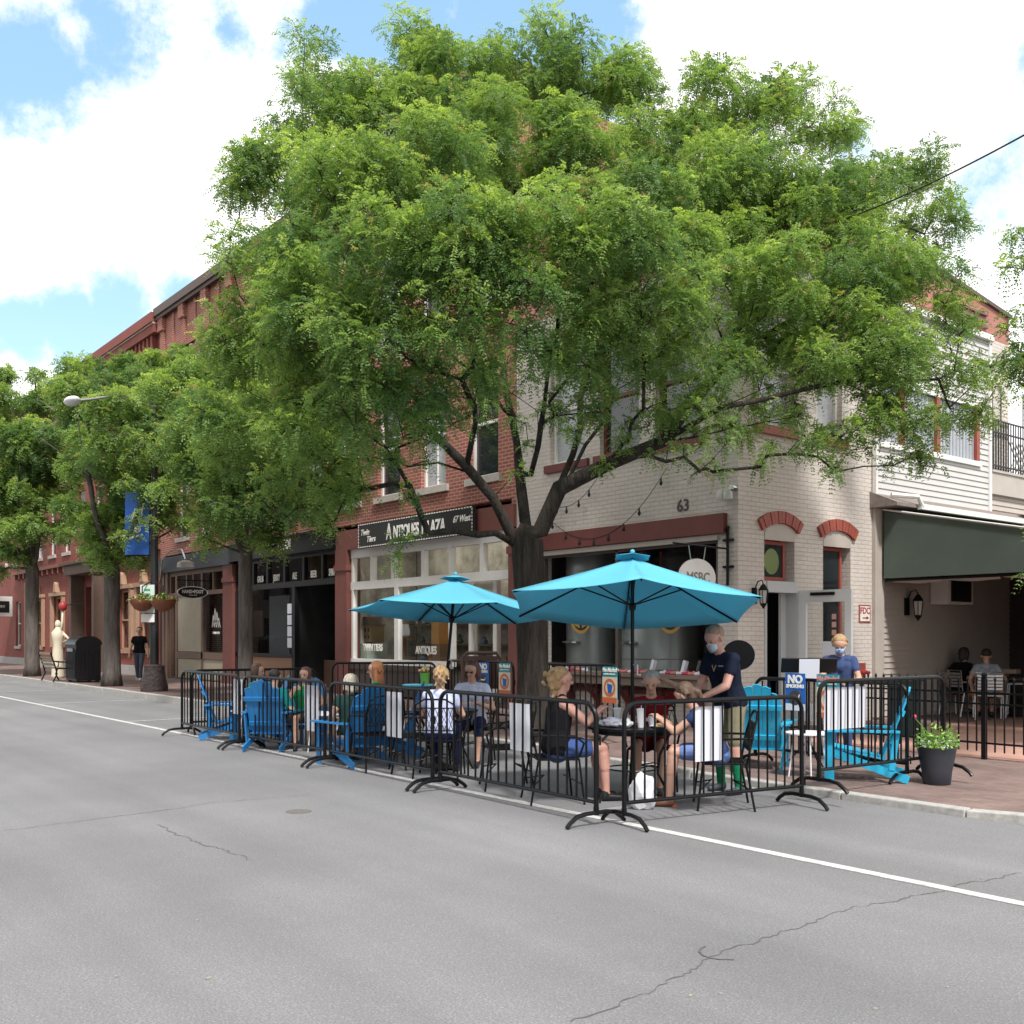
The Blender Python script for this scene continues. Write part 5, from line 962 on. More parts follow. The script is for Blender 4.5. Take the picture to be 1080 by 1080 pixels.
    if dress:
        for q in (-1, 1): P.append((hip+X*q*.07*s, (V(knees[0 if q < 0 else 1]) if knees else V((q*.12, .4, hz))).lerp(hip, .35), .125*s*f, .10*s*f, dress))
    P = [(tuple(a), tuple(c), ra, rb, m) for a, c, ra, rb, m in P]; mats = []
    for p in P:
        if p[4] not in mats: mats.append(p[4])
    body = blend_mesh('body', P, mats, root, vox)
    # hair
    if hair:
        Q = [(hc+hu*.05*s-hf*.034*s, hc+hu*.056*s-hf*.018*s, .094*s, .086*s, hair)]
        if hstyle in ('bob', 'long', 'pony', 'bun'): Q += [(hc+hu*.03*s-hf*.045*s, hc-hu*.05*s-hf*.05*s, .085*s, .065*s, hair)]
        if hstyle in ('bob', 'long'):
            e_ = .1 if hstyle == 'bob' else .22
            for q in (-1, 1): Q += [(hc+hx*q*.06*s+hu*.04*s, hc+hx*q*.078*s-hu*e_*.8*s-hf*.015*s, .045*s, .038*s, hair)]
            Q += [(hc-hf*.05*s, hc-hf*.065*s-hu*e_*s, .075*s, .06*s, hair)]
        if hstyle == 'pony': Q += [(hc-hf*.09*s+hu*.02*s, hc-hf*.13*s-hu*.05*s, .035*s, .04*s, hair), (hc-hf*.13*s-hu*.05*s, hc-hf*.11*s-hu*.2*s, .04*s, .015*s, hair)]
        if hstyle == 'bun':
            r2 = random.Random(len(label)+1)
            for _ in range(34):
                t2 = r2.random(); p0 = hc-hf*(.06+.07*math.sin(t2*PI))*s+hu*(.13-.27*t2)*s+V((r2.gauss(0, .022), r2.gauss(0, .022), r2.gauss(0, .018))); Q.append((p0, p0+V((r2.gauss(0, .02), r2.gauss(0, .02), -.03)), .022*s, .014*s, hair))
        rh = random.Random(len(label))
        if hstyle != 'short':
            for _ in range(26):
                a = rh.uniform(-PI, PI); e = rh.uniform(-.1, 1.3); dv_ = hx*math.sin(a)*math.cos(e)-hf*(abs(math.cos(a))*math.cos(e)*.9-.1)+hu*math.sin(e)*.9; p0 = hc+hu*.045*s-hf*.02*s+dv_*.09*s
                Q.append((p0, p0+(-hu*.07-hf*.02)*s*rh.uniform(.4, 1.3)+dv_*.018*s, .02*s, .010*s, hair))
        blend_mesh('hair', [(tuple(a), tuple(c), ra, rb, m) for a, c, ra, rb, m in Q], [hair], root, .011, 2)
    for q in (-1, 1):
        part(root, 'eye', mTextK, lambda b: b.ball(hc+hf*.083*s+hx*q*.03*s+hu*.012*s, .0105*s, 8))
        part(root, 'eyebrow', hair or mTextK, lambda b: b.tube([hc+hf*.088*s+hx*q*.018*s+hu*.03*s, hc+hf*.082*s+hx*q*.045*s+hu*.03*s], .004, 5))
    if mask:
        part(root, 'face_mask', mask, lambda b: b.prism([(-.058, .0), (-.03, .02), (0, .028), (.03, .02), (.058, .0), (.05, -.05), (.02, -.072), (-.02, -.072), (-.05, -.05)], lambda u, v, t: tuple(hc+hx*u*s+hu*(v-.028)*s+hf*(t*s-abs(u)*.55*s)), .08, .118), smooth='all'); part(root, 'mask_strap', mTextW, lambda b: [b.tube([hc+hx*q*.05*s+hf*.08*s-hu*.03*s, hc+hx*q*.093*s+hf*.0-hu*.0], .002, 4) for q in (-1, 1)])
    else: part(root, 'mouth', M('lips', (.35, .1, .09), .5), lambda b: b.tube([hc+hf*.083*s-hx*.018*s-hu*.048*s, hc+hf*.09*s-hu*.05*s, hc+hf*.083*s+hx*.018*s-hu*.048*s], .004, 5))
    if glasses: part(root, 'glasses', glasses, lambda b: ([b.cbox(hc+hf*.1*s+hx*q*.032*s+hu*.012*s, (.036, .005, .018), rz=math.atan2(hx.y, hx.x)) for q in (-1, 1)], b.tube([hc+hf*.1*s-hx*.05*s+hu*.018*s, hc+hf*.1*s+hx*.05*s+hu*.018*s], .003, 4)))
    return root, dict(hc=hc, hf=hf, hu=hu, hx=hx, sh=sh, ch=ch, up=up, fd=fd)
def cloth(n, c, **k): return M('cloth_'+n, c, .9, var=.15, vs=7, bump=.6, bs=13, spec=.08, bd=.02, **k)
cNavy = cloth('navy', (.012, .016, .032)); cKhaki = cloth('khaki', (.22, .19, .14)); cGreenS = cloth('green_socks', (.01, .16, .07)); cBlk = cloth('black', (.01, .01, .012)); cDenim = cloth('denim', (.05, .09, .24)); cRed = cloth('red', (.15, .01, .014)); cWhiteS = cloth('white_print', (.5, .53, .66)); cNavyJ = cloth('navy_jeans', (.015, .022, .07)); cGrn = cloth('green', (.008, .2, .06)); cTeal = cloth('teal', (.01, .2, .19)); cDkG = cloth('dark_green', (.015, .04, .035)); cLav = cloth('lavender', (.48, .52, .72)); cSlate = cloth('slate_blue', (.05, .075, .17)); cGreyJ = cloth('grey_jeans', (.08, .09, .12)); cPaleG = cloth('pale_grey', (.3, .32, .38)); cCamo = cloth('floral_camo', (.2, .18, .12)); cSky = cloth('light_denim', (.14, .2, .42)); cFloral = cloth('navy_floral', (.03, .05, .13))
mMask = M('surgical_mask', (.42, .58, .66), .8)
hBlond = hairm('blond', (.34, .22, .11)); hGrey = hairm('grey', (.3, .28, .26)); hBrown = hairm('brown', (.09, .05, .03)); hDark = hairm('dark', (.02, .014, .012)); hRed = hairm('red', (.3, .12, .05)); hWhite = hairm('white', (.45, .4, .32)); hAuburn = hairm('auburn', (.1, .045, .035)); hBuzz = hairm('buzz', (.26, .17, .12))
# waiter leaning over the near table
wl = GD(768, 10.75)
rt_, q_ = person('standing masked waiter in a navy T-shirt, camouflage shorts and green socks', wl, 236, lean=16, hpitch=26, s=1.04, shirt=cNavy, pants=cCamo, hair=hBuzz, hstyle='short', leg=.95, socks=cGreenS, shoe=M('grey_clog', (.04, .045, .055), .5), skin=SKIN2, mask=mMask, lw=(-.06, .42, 1.02), rw=(.16, .36, 1.0), feet=[(-.17, .02, .09), (.15, -.05, .09)], vox=.008, fat=1.08)
part(rt_, 'lanyard', M('lanyard', (.4, .25, .15), .5), lambda b: b.tube([q_['ch']+q_['fd']*.13+V((-.02, 0, .06)), q_['ch']+q_['fd']*.14+V((.0, 0, -.0)), q_['ch']+q_['fd']*.135+V((.03, 0, .06))], .006, 5)); part(rt_, 'chest_print', M('chest_print', (.3, .33, .4), .7), lambda b: b.cbox(q_['ch']+q_['fd']*.125+V((-.085, 0, .05)), (.07, .004, .012)))
part(rt_, 'watch', mBlackP, lambda b: b.lathe([(.034, -.012), (.036, 0), (.034, .012)], (-.06, .38, 1.04), 12))
# blond woman in black tank top
p4 = GD(586, 10.2); person('blond woman in a black tank top and denim shorts facing right at the near table', p4, 78, sit=.535, lean=6, hpitch=4, hyaw=0, shirt=cBlk, pants=cDenim, hair=hBlond, hstyle='bun', sleeve=0, leg=.62, skin=SKIN2, lw=(-.1, .42, .86), rw=(.05, .44, .9), fat=1.16, straps=True, vox=.008); chair(p4-RT*.02, 80, 'black iron chair under the blond woman in the black tank top')
# woman in red facing the viewer behind the pole
p2 = GD(688, 11.05); person('grey haired woman in dark red behind the near umbrella pole, hand raised to her head', p2, 192, sit=.52, lean=16, hpitch=16, shirt=cRed, pants=cRed, hair=hGrey, hstyle='short', leg=.8, skin=SKIN, lw=(-.17, .12, 1.16), rw=(.08, .42, .76), ehint=[(-.8, .6, -.3), (.5, -.5, -.6)], s=.97); chair(p2, 190, 'black iron chair under the woman in dark red')
# seated woman with blue shorts, back three quarters
p3 = GD(757, 9.85); person('brown haired woman in a navy patterned top and blue shorts leaning over the near table', p3, 282, sit=.53, lean=28, hpitch=28, hyaw=-15, shirt=cFloral, pants=cSky, hair=hBrown, hstyle='pony', leg=.75, sleeve=.25, lw=(-.03, .55, .84), rw=(.06, .52, .82), s=.93, fat=1.05, vox=.008, shoe=M('sandal_brown', (.15, .06, .03), .6)); chair(p3+RT*.04, 276, 'black iron chair under the woman in blue shorts, nearest the corner barrier')
# two women in white
p5 = GD(463, 11.95); person('woman in a white printed shirt with her back turned at the second umbrella', p5, 8, sit=.53, lean=8, hpitch=14, shirt=cLav, pants=cNavyJ, hair=hBlond, hstyle='bun', leg=1.9, lw=(-.08, .35, .78), rw=(.12, .35, .78), s=.95); chair(p5, 5, 'black iron chair under the woman with her back turned')
p6 = GD(499, 13.3); person('woman with a brown bob and glasses in a white picture shirt facing the street', p6, 186, sit=.53, lean=8, hpitch=14, hyaw=-12, shirt=cWhiteS, pants=cNavyJ, hair=hAuburn, hstyle='bob', leg=1.3, lw=(-.13, .32, .78), rw=(.13, .34, .78), glasses=mBlackP); chair(p6, 184, 'black iron chair under the woman with the brown bob')
chair(GD(533, 11.1), 262, 'empty black iron chair in front of the big tree trunk'); chair(GD(436, 12.4), 80, 'empty black iron chair left of the second umbrella table'); chair(GD(398, 12.6), 330, 'black iron chair behind the red haired woman'); chair(GD(611, 9.9), 20, 'black iron chair tucked in close to the near corner of the barriers') if False else None
# red haired, white haired, green top etc
p7 = GD(399, 14.0); person('red haired woman in a green top looking left', p7, 268, sit=.52, lean=4, hpitch=2, shirt=cGrn, pants=cDenim, hair=hRed, hstyle='long', leg=1.2, s=.97, glasses=mBlackP, vox=.011); adi(p7+RT*.1, 270, 'bright blue armchair under the red haired woman')
p8 = GD(371, 13.1); person('white haired visitor in a dark green vest sitting with back to the street', p8, 340, sit=.42, lean=6, hpitch=6, shirt=cDkG, pants=cWhiteS, hair=hWhite, hstyle='bob', sleeve=.3, leg=1.2, vox=.011, fat=1.1, s=.92); adi(p8, 320, 'blue armchair under the white haired visitor')
p9 = GD(322, 15.1); person('dark haired woman in a green tank top facing the street', p9, 172, sit=.46, lean=4, hpitch=4, hyaw=-25, shirt=cGrn, pants=cKhaki, hair=hAuburn, hstyle='long', sleeve=0, leg=.6, straps=True, lw=(-.2, .3, .62), rw=(.2, .3, .62), vox=.011, s=.9); adi(p9, 175, 'blue armchair under the dark haired woman in the green tank top')
p10 = GD(290, 14.9); person('dark haired person in teal slumped in the rounded blue chair', p10, 10, sit=.42, lean=-4, hpitch=16, shirt=cTeal, pants=cNavyJ, hair=hDark, hstyle='short', leg=1.8, sleeve=1.3, vox=.011, s=.92); adi(p10-FW*.03, 8, 'blue armchair seen from behind between the second and third barriers')
p11 = GD(269, 16.0); person('woman in a teal top at the far left table', p11, 100, sit=.45, lean=4, hpitch=6, shirt=cTeal, pants=cGreyJ, hair=hBrown, hstyle='bob', leg=1.8, sleeve=1.2, vox=.012, s=.95); adi(p11, 250, 'blue armchair tucked behind the woman in the teal top')
adi(GD(245, 16.4), 75, 'blue armchair at the far left end of the seating'); adi(GD(802, 12.3), 18, 'light blue armchair standing empty behind the waiter, back to the street', z=SW); adi(GD(906, 11.35), 288, 'light blue armchair standing side-on on the brick pavement', z=SW)
# hostess
p12 = GD(886, 13.0); rt_, q_ = person('fair haired masked hostess in a slate blue T-shirt behind the reading stand', p12, 200, lean=8, hpitch=30, s=.94, shirt=cSlate, pants=cSlate, hair=hBlond, hstyle='pony', leg=1.8, mask=M('blue_mask', (.3, .45, .75), .8), lw=(-.12, .32, 1.02), rw=(.1, .36, 1.04), z=SW); part(rt_, 'watch', mBlackP, lambda b: b.lathe([(.03, -.01), (.033, 0), (.03, .01)], (-.12, .29, 1.0), 12))
hs2 = E('hostess_stand', GD(853, 12.6, SW), 'black music stand style lectern holding a white menu sheet before the hostess', 'stand', rz=facing(190))
part(hs2, 'desk', mBlackP, lambda b: (b.cbox((0, 0, 1.22), (.66, .02, .22), rot=Matrix.Rotation(R(-38), 3, 'X')))); part(hs2, 'sheet', mPaper, lambda b: b.cbox((0.0, .05, 1.17), (.24, .006, .26), rot=Matrix.Rotation(R(-12), 3, 'X')))
part(hs2, 'post', mBlackM, lambda b: b.tube([(0, 0, .1), (0, 0, 1.2)], .015)); 
for k in range(3): part(hs2, 'leg', mBlackM, lambda b: b.tube([(0, 0, .3), (.28*math.cos(2.1*k), .28*math.sin(2.1*k), 0)], .01))
# patio guests
p13 = GD(1041, 19.3); person('guest in a pale grey shirt with back turned under the awning', p13, 20, sit=.53, lean=12, hpitch=20, shirt=cPaleG, pants=cGreyJ, hair=hDark, hstyle='short', leg=.9, vox=.012, z=SW, fat=1.1)
p14 = GD(1012, 19.9); person('dark clothed guest under the awning beside the siding', p14, 60, sit=.53, lean=12, hpitch=10, shirt=cBlk, pants=cBlk, hair=hDark, hstyle='bob', leg=.9, vox=.012, z=SW, sleeve=.4)
def metal_chair(loc, a, label):
    r = E('aluminium_chair', V((loc.x, loc.y, SW)), label, 'chair', 'pale metal chairs under the awning', rz=facing(a))
    part(r, 'seat', mSteel, lambda b: [b.box(-.22, .22, -.2+k*.05, -.165+k*.05, .44, .455) for k in range(8)]); part(r, 'backrest', mSteel, lambda b: ([b.box(-.22, .22, -.235-k*.012, -.225-k*.012, .56+k*.06, .6+k*.06) for k in range(5)], b.tube([(-.24, -.22, .45), (-.24, -.28, .88), (.24, -.28, .88), (.24, -.22, .45)], .013)))
    for s in (-1, 1): part(r, 'leg', mWhiteP, lambda b: (b.tube([(s*.24, .22, 0), (s*.24, .18, .65), (s*.24, -.25, .66)], .014))); part(r, 'leg', mWhiteP, lambda b: b.tube([(s*.24, -.3, 0), (s*.24, -.18, .46)], .014))
metal_chair(p13-FW*.05, 20, 'pale metal chair under the guest in grey'); metal_chair(p14, 60, 'pale metal chair under the dark clothed guest'); metal_chair(GD(1075, 19.6), 300, 'pale metal chair at the edge of the view under the awning')
pt = E('patio_table', GD(1066, 20.0, SW), 'small square table under the awning with boxes on it', 'table'); part(pt, 'tabletop', M('dk_table', (.1, .07, .06), .5), lambda b: b.box(-.4, .4, -.4, .4, .72, .75)); part(pt, 'leg', mBlackM, lambda b: b.tube([(0, 0, 0), (0, 0, .72)], .04)); part(pt, 'base', mBlackM, lambda b: b.lathe([(.25, 0), (.05, .04)], (0, 0, 0), 16))
tag(MB().cbox((0, 0, .045), (.3, .2, .09)).build('takeout_box', M('kraft', (.4, .3, .22), .7), bevel=.01), 'cardboard takeaway box on the table under the awning', 'box').location = pt.location+V((0, 0, .75))
# pedestrian
p15 = GD(147, 33.4, SW); person('pedestrian in a black T-shirt and grey trousers walking on the far sidewalk', p15, 175, lean=2, s=1.03, shirt=cBlk, pants=cGreyJ, hair=hDark, hstyle='short', leg=1.9, feet=[(-.09, .22, .09), (.09, -.18, .11)], shoe=mWhiteP, vox=.014, z=SW, lw=(-.3, .05, .85), rw=(.3, .1, .85), group='people walking')
# ------------------------------------------------------------------ things on and under the tables
def cup(c, r_, h, mat, label, lid=None, cat='cup'):
    o = E('cup', c, label, cat, 'cups on the near table'); part(o, 'body', mat, lambda b: b.lathe([(r_*.75, 0), (r_, h)], (0, 0, 0), 16), smooth=True)
    if lid: part(o, 'lid', lid, lambda b: (b.lathe([(r_+.004, h), (r_+.004, h+.012), (r_*.7, h+.02)], (0, 0, 0), 16), b.tube([(0, 0, h+.01), (.015, 0, h+.1)], .003, 5)))
tz = .736
def on(px, dpt): return GD(px, dpt, tz)
cup(on(676, 10.15), .042, .17, mWhiteP, 'tall white cup standing behind the near umbrella pole', mWhiteP); cup(on(688, 10.25), .045, .1, mPaper, 'short white paper cup beside the tall one'); cup(on(700, 10.3), .038, .11, mAmber, 'glass of amber drink at the right of the near table'); cup(on(651, 10.55), .04, .15, mCup, 'clear plastic cup left of the near umbrella pole', mCup)
def blob(name, c, sz, mat, label, cat, seed, n=26):
    r = random.Random(seed); b = MB(); bm_ = bmesh.new(); bmesh.ops.create_icosphere(bm_, subdivisions=3, radius=1)
    ph = [(V((r.gauss(0, 1), r.gauss(0, 1), r.gauss(0, 1))).normalized()*r.uniform(3, 8), r.uniform(0, 6)) for _ in range(10)]
    for v in bm_.verts: k = 1+sum(math.sin(v.co.dot(p)+q) for p, q in ph)*.05; v.co = V((v.co.x*sz[0]*k, v.co.y*sz[1]*k, max(-.98*sz[2], v.co.z*sz[2]*k)+sz[2]))
    me = bpy.data.meshes.new(name); bm_.to_mesh(me); bm_.free(); me.materials.append(mat); o = bpy.data.objects.new(name, me); COL.objects.link(o); o.location = c; tag(o, label, cat); return o
blob('crumpled_wrapper', on(646, 10.2), (.1, .08, .05), mPaper, 'crumpled white food wrapper at the left of the near table', 'wrapper', 1); blob('crumpled_wrapper', on(659, 10.15), (.09, .07, .045), mWhiteP, 'crumpled pale bag just left of the near umbrella pole', 'wrapper', 2); blob('crumpled_wrapper', on(635, 10.3), (.07, .06, .03), mPaper, 'small crumpled wrapper before the blond woman', 'wrapper', 3)
pl = E('paper_plate', on(697, 10.15), 'paper plate with food on the right of the near table', 'plate'); part(pl, 'plate', mWhiteP, lambda b: b.lathe([(.07, 0), (.11, .015), (.112, .018), (.07, .006)], (0, 0, 0), 24), smooth=True); blob_ = part(pl, 'food', M('fries', (.55, .38, .15), .7), lambda b: [b.cbox((random.uniform(-.05, .05), random.uniform(-.04, .04), .02+random.uniform(0, .02)), (.07, .012, .012), rz=random.uniform(0, 3)) for _ in range(14)])
bag = blob('carrier_bag', GD(677, 9.72), (.135, .12, .17), mWhiteP, 'white plastic carrier bag on the road under the near table', 'bag', 5)
tag(part(None, 'dropped_leaf', mOrange, lambda b: b.cbox((0, 0, .012), (.07, .05, .02))), 'small orange scrap lying on the road by the carrier bag', 'scrap').location = G(709, 851)
tag(part(None, 'dropped_paper', mPaper, lambda b: b.cbox((0, 0, .01), (.05, .03, .018))), 'small white paper scrap lying on the road by the carrier bag', 'scrap').location = G(700, 848)
# menus / boxes on table two
mb_ = tag(MB().cbox((0, 0, .005), (.3, .22, .01)).build('menu', mPaperP if False else mWhiteP), 'white menu lying between the two women in white shirts', 'menu'); mb_.location = T2+V((.05, 0, .735)); mb_.rotation_euler.z = .5
# small white side tables and things left
def side_table(loc, label, w=.42, h=.5, mat=mWhiteP, z=0, topmat=None):
    t_ = E('side_table', V((loc.x, loc.y, z)), label, 'side table', 'small side tables in the seating area'); part(t_, 'tabletop', topmat or mat, lambda b: b.lathe([(w/2-.01, h-.02), (w/2, h-.015), (w/2, h), (w/2-.01, h+.003)], (0, 0, 0), 24), smooth=True)
    for k in range(4): a = PI/4+k*PI/2; part(t_, 'leg', mat, lambda b: b.tube([(w*.3*math.cos(a), w*.3*math.sin(a), h-.02), (w*.42*math.cos(a), w*.42*math.sin(a), 0)], .009, 5))
    return t_
side_table(GD(258, 15.7), 'white side table with a cup beside the far left blue chair'); cup(GD(256, 15.7, .503), .04, .14, mWhiteP, 'white cup on the far left side table')
side_table(GD(340, 14.4), 'pale side table with papers in front of the woman in the green tank top', .5, .55); tag(MB().cbox((0, 0, .012), (.3, .2, .02)).build('paper_stack', mPaper), 'papers lying on the pale side table', 'papers').location = GD(340, 14.4, .553)
side_table(GD(362, 14.5), 'white side table with a cup left of the red haired woman', .4, .55); cup(GD(361, 14.5, .553), .04, .13, mWhiteP, 'white cup on the table left of the red haired woman')
side_table(GD(852, 11.5), 'white folding side table right of the empty light blue chair', .5, .5, z=SW)
side_table(GD(441, 16.2), 'blue topped side table holding a lime green pot', .5, .72, mBlackM, SW, mBlue)
gp_ = E('lime_flower_pot', GD(448, 16.2, SW+.725), 'lime green flower pot with salmon blooms on the blue table', 'flower pot'); part(gp_, 'pot', mGreenPot, lambda b: b.lathe([(.06, 0), (.08, .17), (.085, .18)], (0, 0, 0), 14), smooth=True); part(gp_, 'flowers', [mFlS, mLeafG], lambda b: [b.ball((random.uniform(-.07, .07), random.uniform(-.07, .07), .2+random.uniform(0, .07)), .022, 6, random.choice((0, 1))) for _ in range(22)])
# brown cardboard / ladder chair by antiques
wc = E('wooden_chair', GD(507, 17.0, SW), 'brown wooden chair back standing before the antiques shop door', 'chair', rz=facing(180)); part(wc, 'backrest', M('dk_wood', (.07, .03, .02), .5), lambda b: (b.tube([(-.3, -.2, .45), (-.32, -.25, 1.1), (-.25, -.26, 1.2), (.25, -.26, 1.2), (.32, -.25, 1.1), (.3, -.2, .45)], .03), b.box(-.28, .28, -.26, -.23, .6, 1.15))); part(wc, 'seat', M('dk_wood', (.07, .03, .02)), lambda b: b.box(-.3, .3, -.22, .25, .42, .46))
for s in (-1, 1):
    for y_ in (-.2, .22): part(wc, 'leg', M('dk_wood', (.07, .03, .02)), lambda b: b.tube([(s*.27, y_, 0), (s*.27, y_, .44)], .02))
# tipped round bistro table behind the waiter, speaker box, dark bin
tp = E('folded_bistro_table', GD(779, 12.9, SW), 'round black tabletop tipped upright behind the waiter', 'table', rz=facing(190)); part(tp, 'tabletop', mBlackM, lambda b: b.prism([(.2*math.cos(2*PI*k/28), 1.34+.2*math.sin(2*PI*k/28)*.95) for k in range(28)], lambda u, v, t: (u, t+.1*(v-1.2), v), -.015, .015)); part(tp, 'post', mBlackM, lambda b: b.tube([(0, -.06, 0), (0, -.06, 1.2)], .03)); part(tp, 'base', mBlackM, lambda b: b.lathe([(.26, 0), (.05, .05)], (0, -.06, 0), 18))
dbn = E('waste_bin', GD(954, 16.3, SW), 'dark green waste bin standing inside the iron fence', 'waste bin', rz=.2); part(dbn, 'body', mBin, lambda b: b.prism([(-.2, -.2), (.2, -.2), (.2, .2), (-.2, .2)], lambda u, v, t: (u*(.85+.15*t/.85), v*(.85+.15*t/.85), t), .0, .85)); part(dbn, 'lid', mBin, lambda b: (b.box(-.23, .23, -.23, .23, .852, .9)))
# planter pot
pp = E('flower_planter', GD(988, 10.95, SW), 'dark grey plastic planter with white and purple flowers at the right corner', 'planter')
part(pp, 'pot', mPot, lambda b: b.lathe([(.13, 0), (.14, .01), (.155, .15), (.185, .3), (.197, .38), (.2, .385), (.2, .40), (.185, .40), (.18, .36)], (0, 0, 0), 32), smooth=True); part(pp, 'soil', mSoil, lambda b: b.lathe([(.18, .36), (.01, .37)], (0, 0, 0), 20))
def plants(b):
    r = random.Random(8)
    for _ in range(650):
        a = r.uniform(0, 2*PI); q = .22*math.sqrt(r.random()); side_ = q*math.cos(a); z = .39+r.random()**1.3*(.30 if r.random() < .35 else .2)*(1-q*1.8)
        if z > .56: q *= 1.15
        s = r.uniform(.012, .03); p = V((q*math.cos(a), q*math.sin(a), z)); d1 = V((r.gauss(0, 1), r.gauss(0, 1), r.gauss(0, .8))).normalized()*s; d2 = d1.orthogonal().normalized()*s*.45; b.add([p-d1, p+d2, p+d1, p-d2], [(0, 1, 2, 3)], r.choice((0, 0, 0, 1)))
    for _ in range(26): a = r.uniform(0, 2*PI); b.tube([(.05*math.cos(a), .05*math.sin(a), .36), (.16*math.cos(a), .16*math.sin(a), .5+r.uniform(0, .12))], .0035, 4, 0)
part(pp, 'foliage', [mLeafG, M('leaf_lime', (.28, .42, .08), .6)], plants)
def blooms(b):
    r = random.Random(18)
    for _ in range(46): a = r.uniform(0, 2*PI); q = r.uniform(.1, .2); b.ball((q*math.cos(a), q*math.sin(a), .40+r.uniform(0, .07)), r.uniform(.009, .016), 6, 0, (1, 1, .6))
part(pp, 'blooms', [mFlW], blooms); part(pp, 'blooms', [mFlP], lambda b: b.ball(tuple(RT*-.24+V((0, 0, .72))), .025, 8)); part(pp, 'stem', mLeafG, lambda b: b.tube([V((0, 0, .38)), RT*-.14+V((0, 0, .6)), RT*-.24+V((0, 0, .71))], .004, 5))
# metal storage basket by the rear barrier

for o in list(SC.objects):      # settle what stands on the lowered pavement near the corner
    if o.parent is None and o.get('kind') is None and o.location.x > -12.5 and o.location.y > 9.1 and abs(o.location.z-SW) < .02: o.location.z -= SW-sz(o.location.x)
# ------------------------------------------------------------------ trees
def leafmat(name, tint=(1, 1, 1)):
    m = bpy.data.materials.new(name); t = nt(m); N = t.nodes; L = t.links; b = N['Principled BSDF']
    at = N.new('ShaderNodeVertexColor'); at.layer_name = 'leaf'; mm = N.new('ShaderNodeVectorMath'); mm.operation = 'MULTIPLY'; mm.inputs[1].default_value = tint; L.new(at.outputs[0], mm.inputs[0]); L.new(mm.outputs[0], b.inputs['Base Color']); b.inputs['Roughness'].default_value = .5; b.inputs['Specular IOR Level'].default_value = .3
    tr = N.new('ShaderNodeBsdfTranslucent'); sc = N.new('ShaderNodeVectorMath'); sc.operation = 'MULTIPLY'; sc.inputs[1].default_value = (1.35*tint[0], 1.4*tint[1], .8*tint[2]); L.new(at.outputs[0], sc.inputs[0]); L.new(sc.outputs[0], tr.inputs[0])
    mx = N.new('ShaderNodeMixShader'); mx.inputs[0].default_value = .5; L.new(b.outputs[0], mx.inputs[1]); L.new(tr.outputs[0], mx.inputs[2]); L.new(mx.outputs[0], N['Material Output'].inputs[0]); return m
mLeaf = leafmat('locust_leaf')
def crown_mesh(P, Dr, tone, flen, pairs, lw, ll, name, parent, mat):
    """P,Dr (N,3): frond origins and directions; tone (N,3): leaf colour"""
    N_ = len(P); up = np.array([0, 0, 1.0]); side = np.cross(Dr, up); side /= (np.linalg.norm(side, axis=1, keepdims=True)+1e-6)
    rot = NR.uniform(-.9, .9, (N_, 1)); nrm = np.cross(side, Dr); side = side*np.cos(rot)+nrm*np.sin(rot); nrm = np.cross(side, Dr)
    q = (np.arange(pairs)+.6)/pairs; L = flen*NR.uniform(.7, 1.3, (N_, 1)); vs = []
    for k in range(pairs):
        s = q[k]*L; c = P+Dr*s; c[:, 2] -= (.45*s*s/L)[:, 0]
        for sg in (-1, 1):
            dd = side*sg*NR.uniform(.8, 1.1, (N_, 1))+Dr*.45+np.stack([NR.normal(0, .18, N_), NR.normal(0, .18, N_), NR.normal(-.25, .2, N_)], 1)
            dd /= np.linalg.norm(dd, axis=1, keepdims=True); ln = ll*(1-.35*abs(q[k]-.45)*2)*NR.uniform(.8, 1.2, (N_, 1)); wv = np.cross(dd, nrm); wv /= (np.linalg.norm(wv, axis=1, keepdims=True)+1e-6); wv = wv*np.cos(.5)+nrm*np.sin(NR.uniform(-.6, .6, (N_, 1)))
            a = c; m1 = c+dd*ln*.45+wv*lw*.5; e = c+dd*ln; m2 = c+dd*ln*.45-wv*lw*.5; vs.append(np.stack([a, m1, e, m2], 1))
    A = np.stack(vs, 1).reshape(-1, 3); nq = len(A)//4
    me = bpy.data.meshes.new(name); me.vertices.add(len(A)); me.vertices.foreach_set('co', A.astype(np.float32).ravel()); me.loops.add(nq*4); me.loops.foreach_set('vertex_index', np.arange(nq*4, dtype=np.int32)); me.polygons.add(nq); me.polygons.foreach_set('loop_start', np.arange(0, nq*4, 4, dtype=np.int32)); me.update(calc_edges=True)
    ca = me.color_attributes.new('leaf', 'FLOAT_COLOR', 'POINT'); T = np.repeat(tone, pairs*2*4, axis=0); T = T*NR.uniform(.85, 1.15, (len(T)//4, 1)).repeat(4, 0); C = np.ones((len(A), 4), np.float32); C[:, :3] = T; ca.data.foreach_set('color', C.ravel())
    me.materials.append(mat); o = bpy.data.objects.new(name, me); COL.objects.link(o); o.parent = parent; o.location = -parent.location; return o
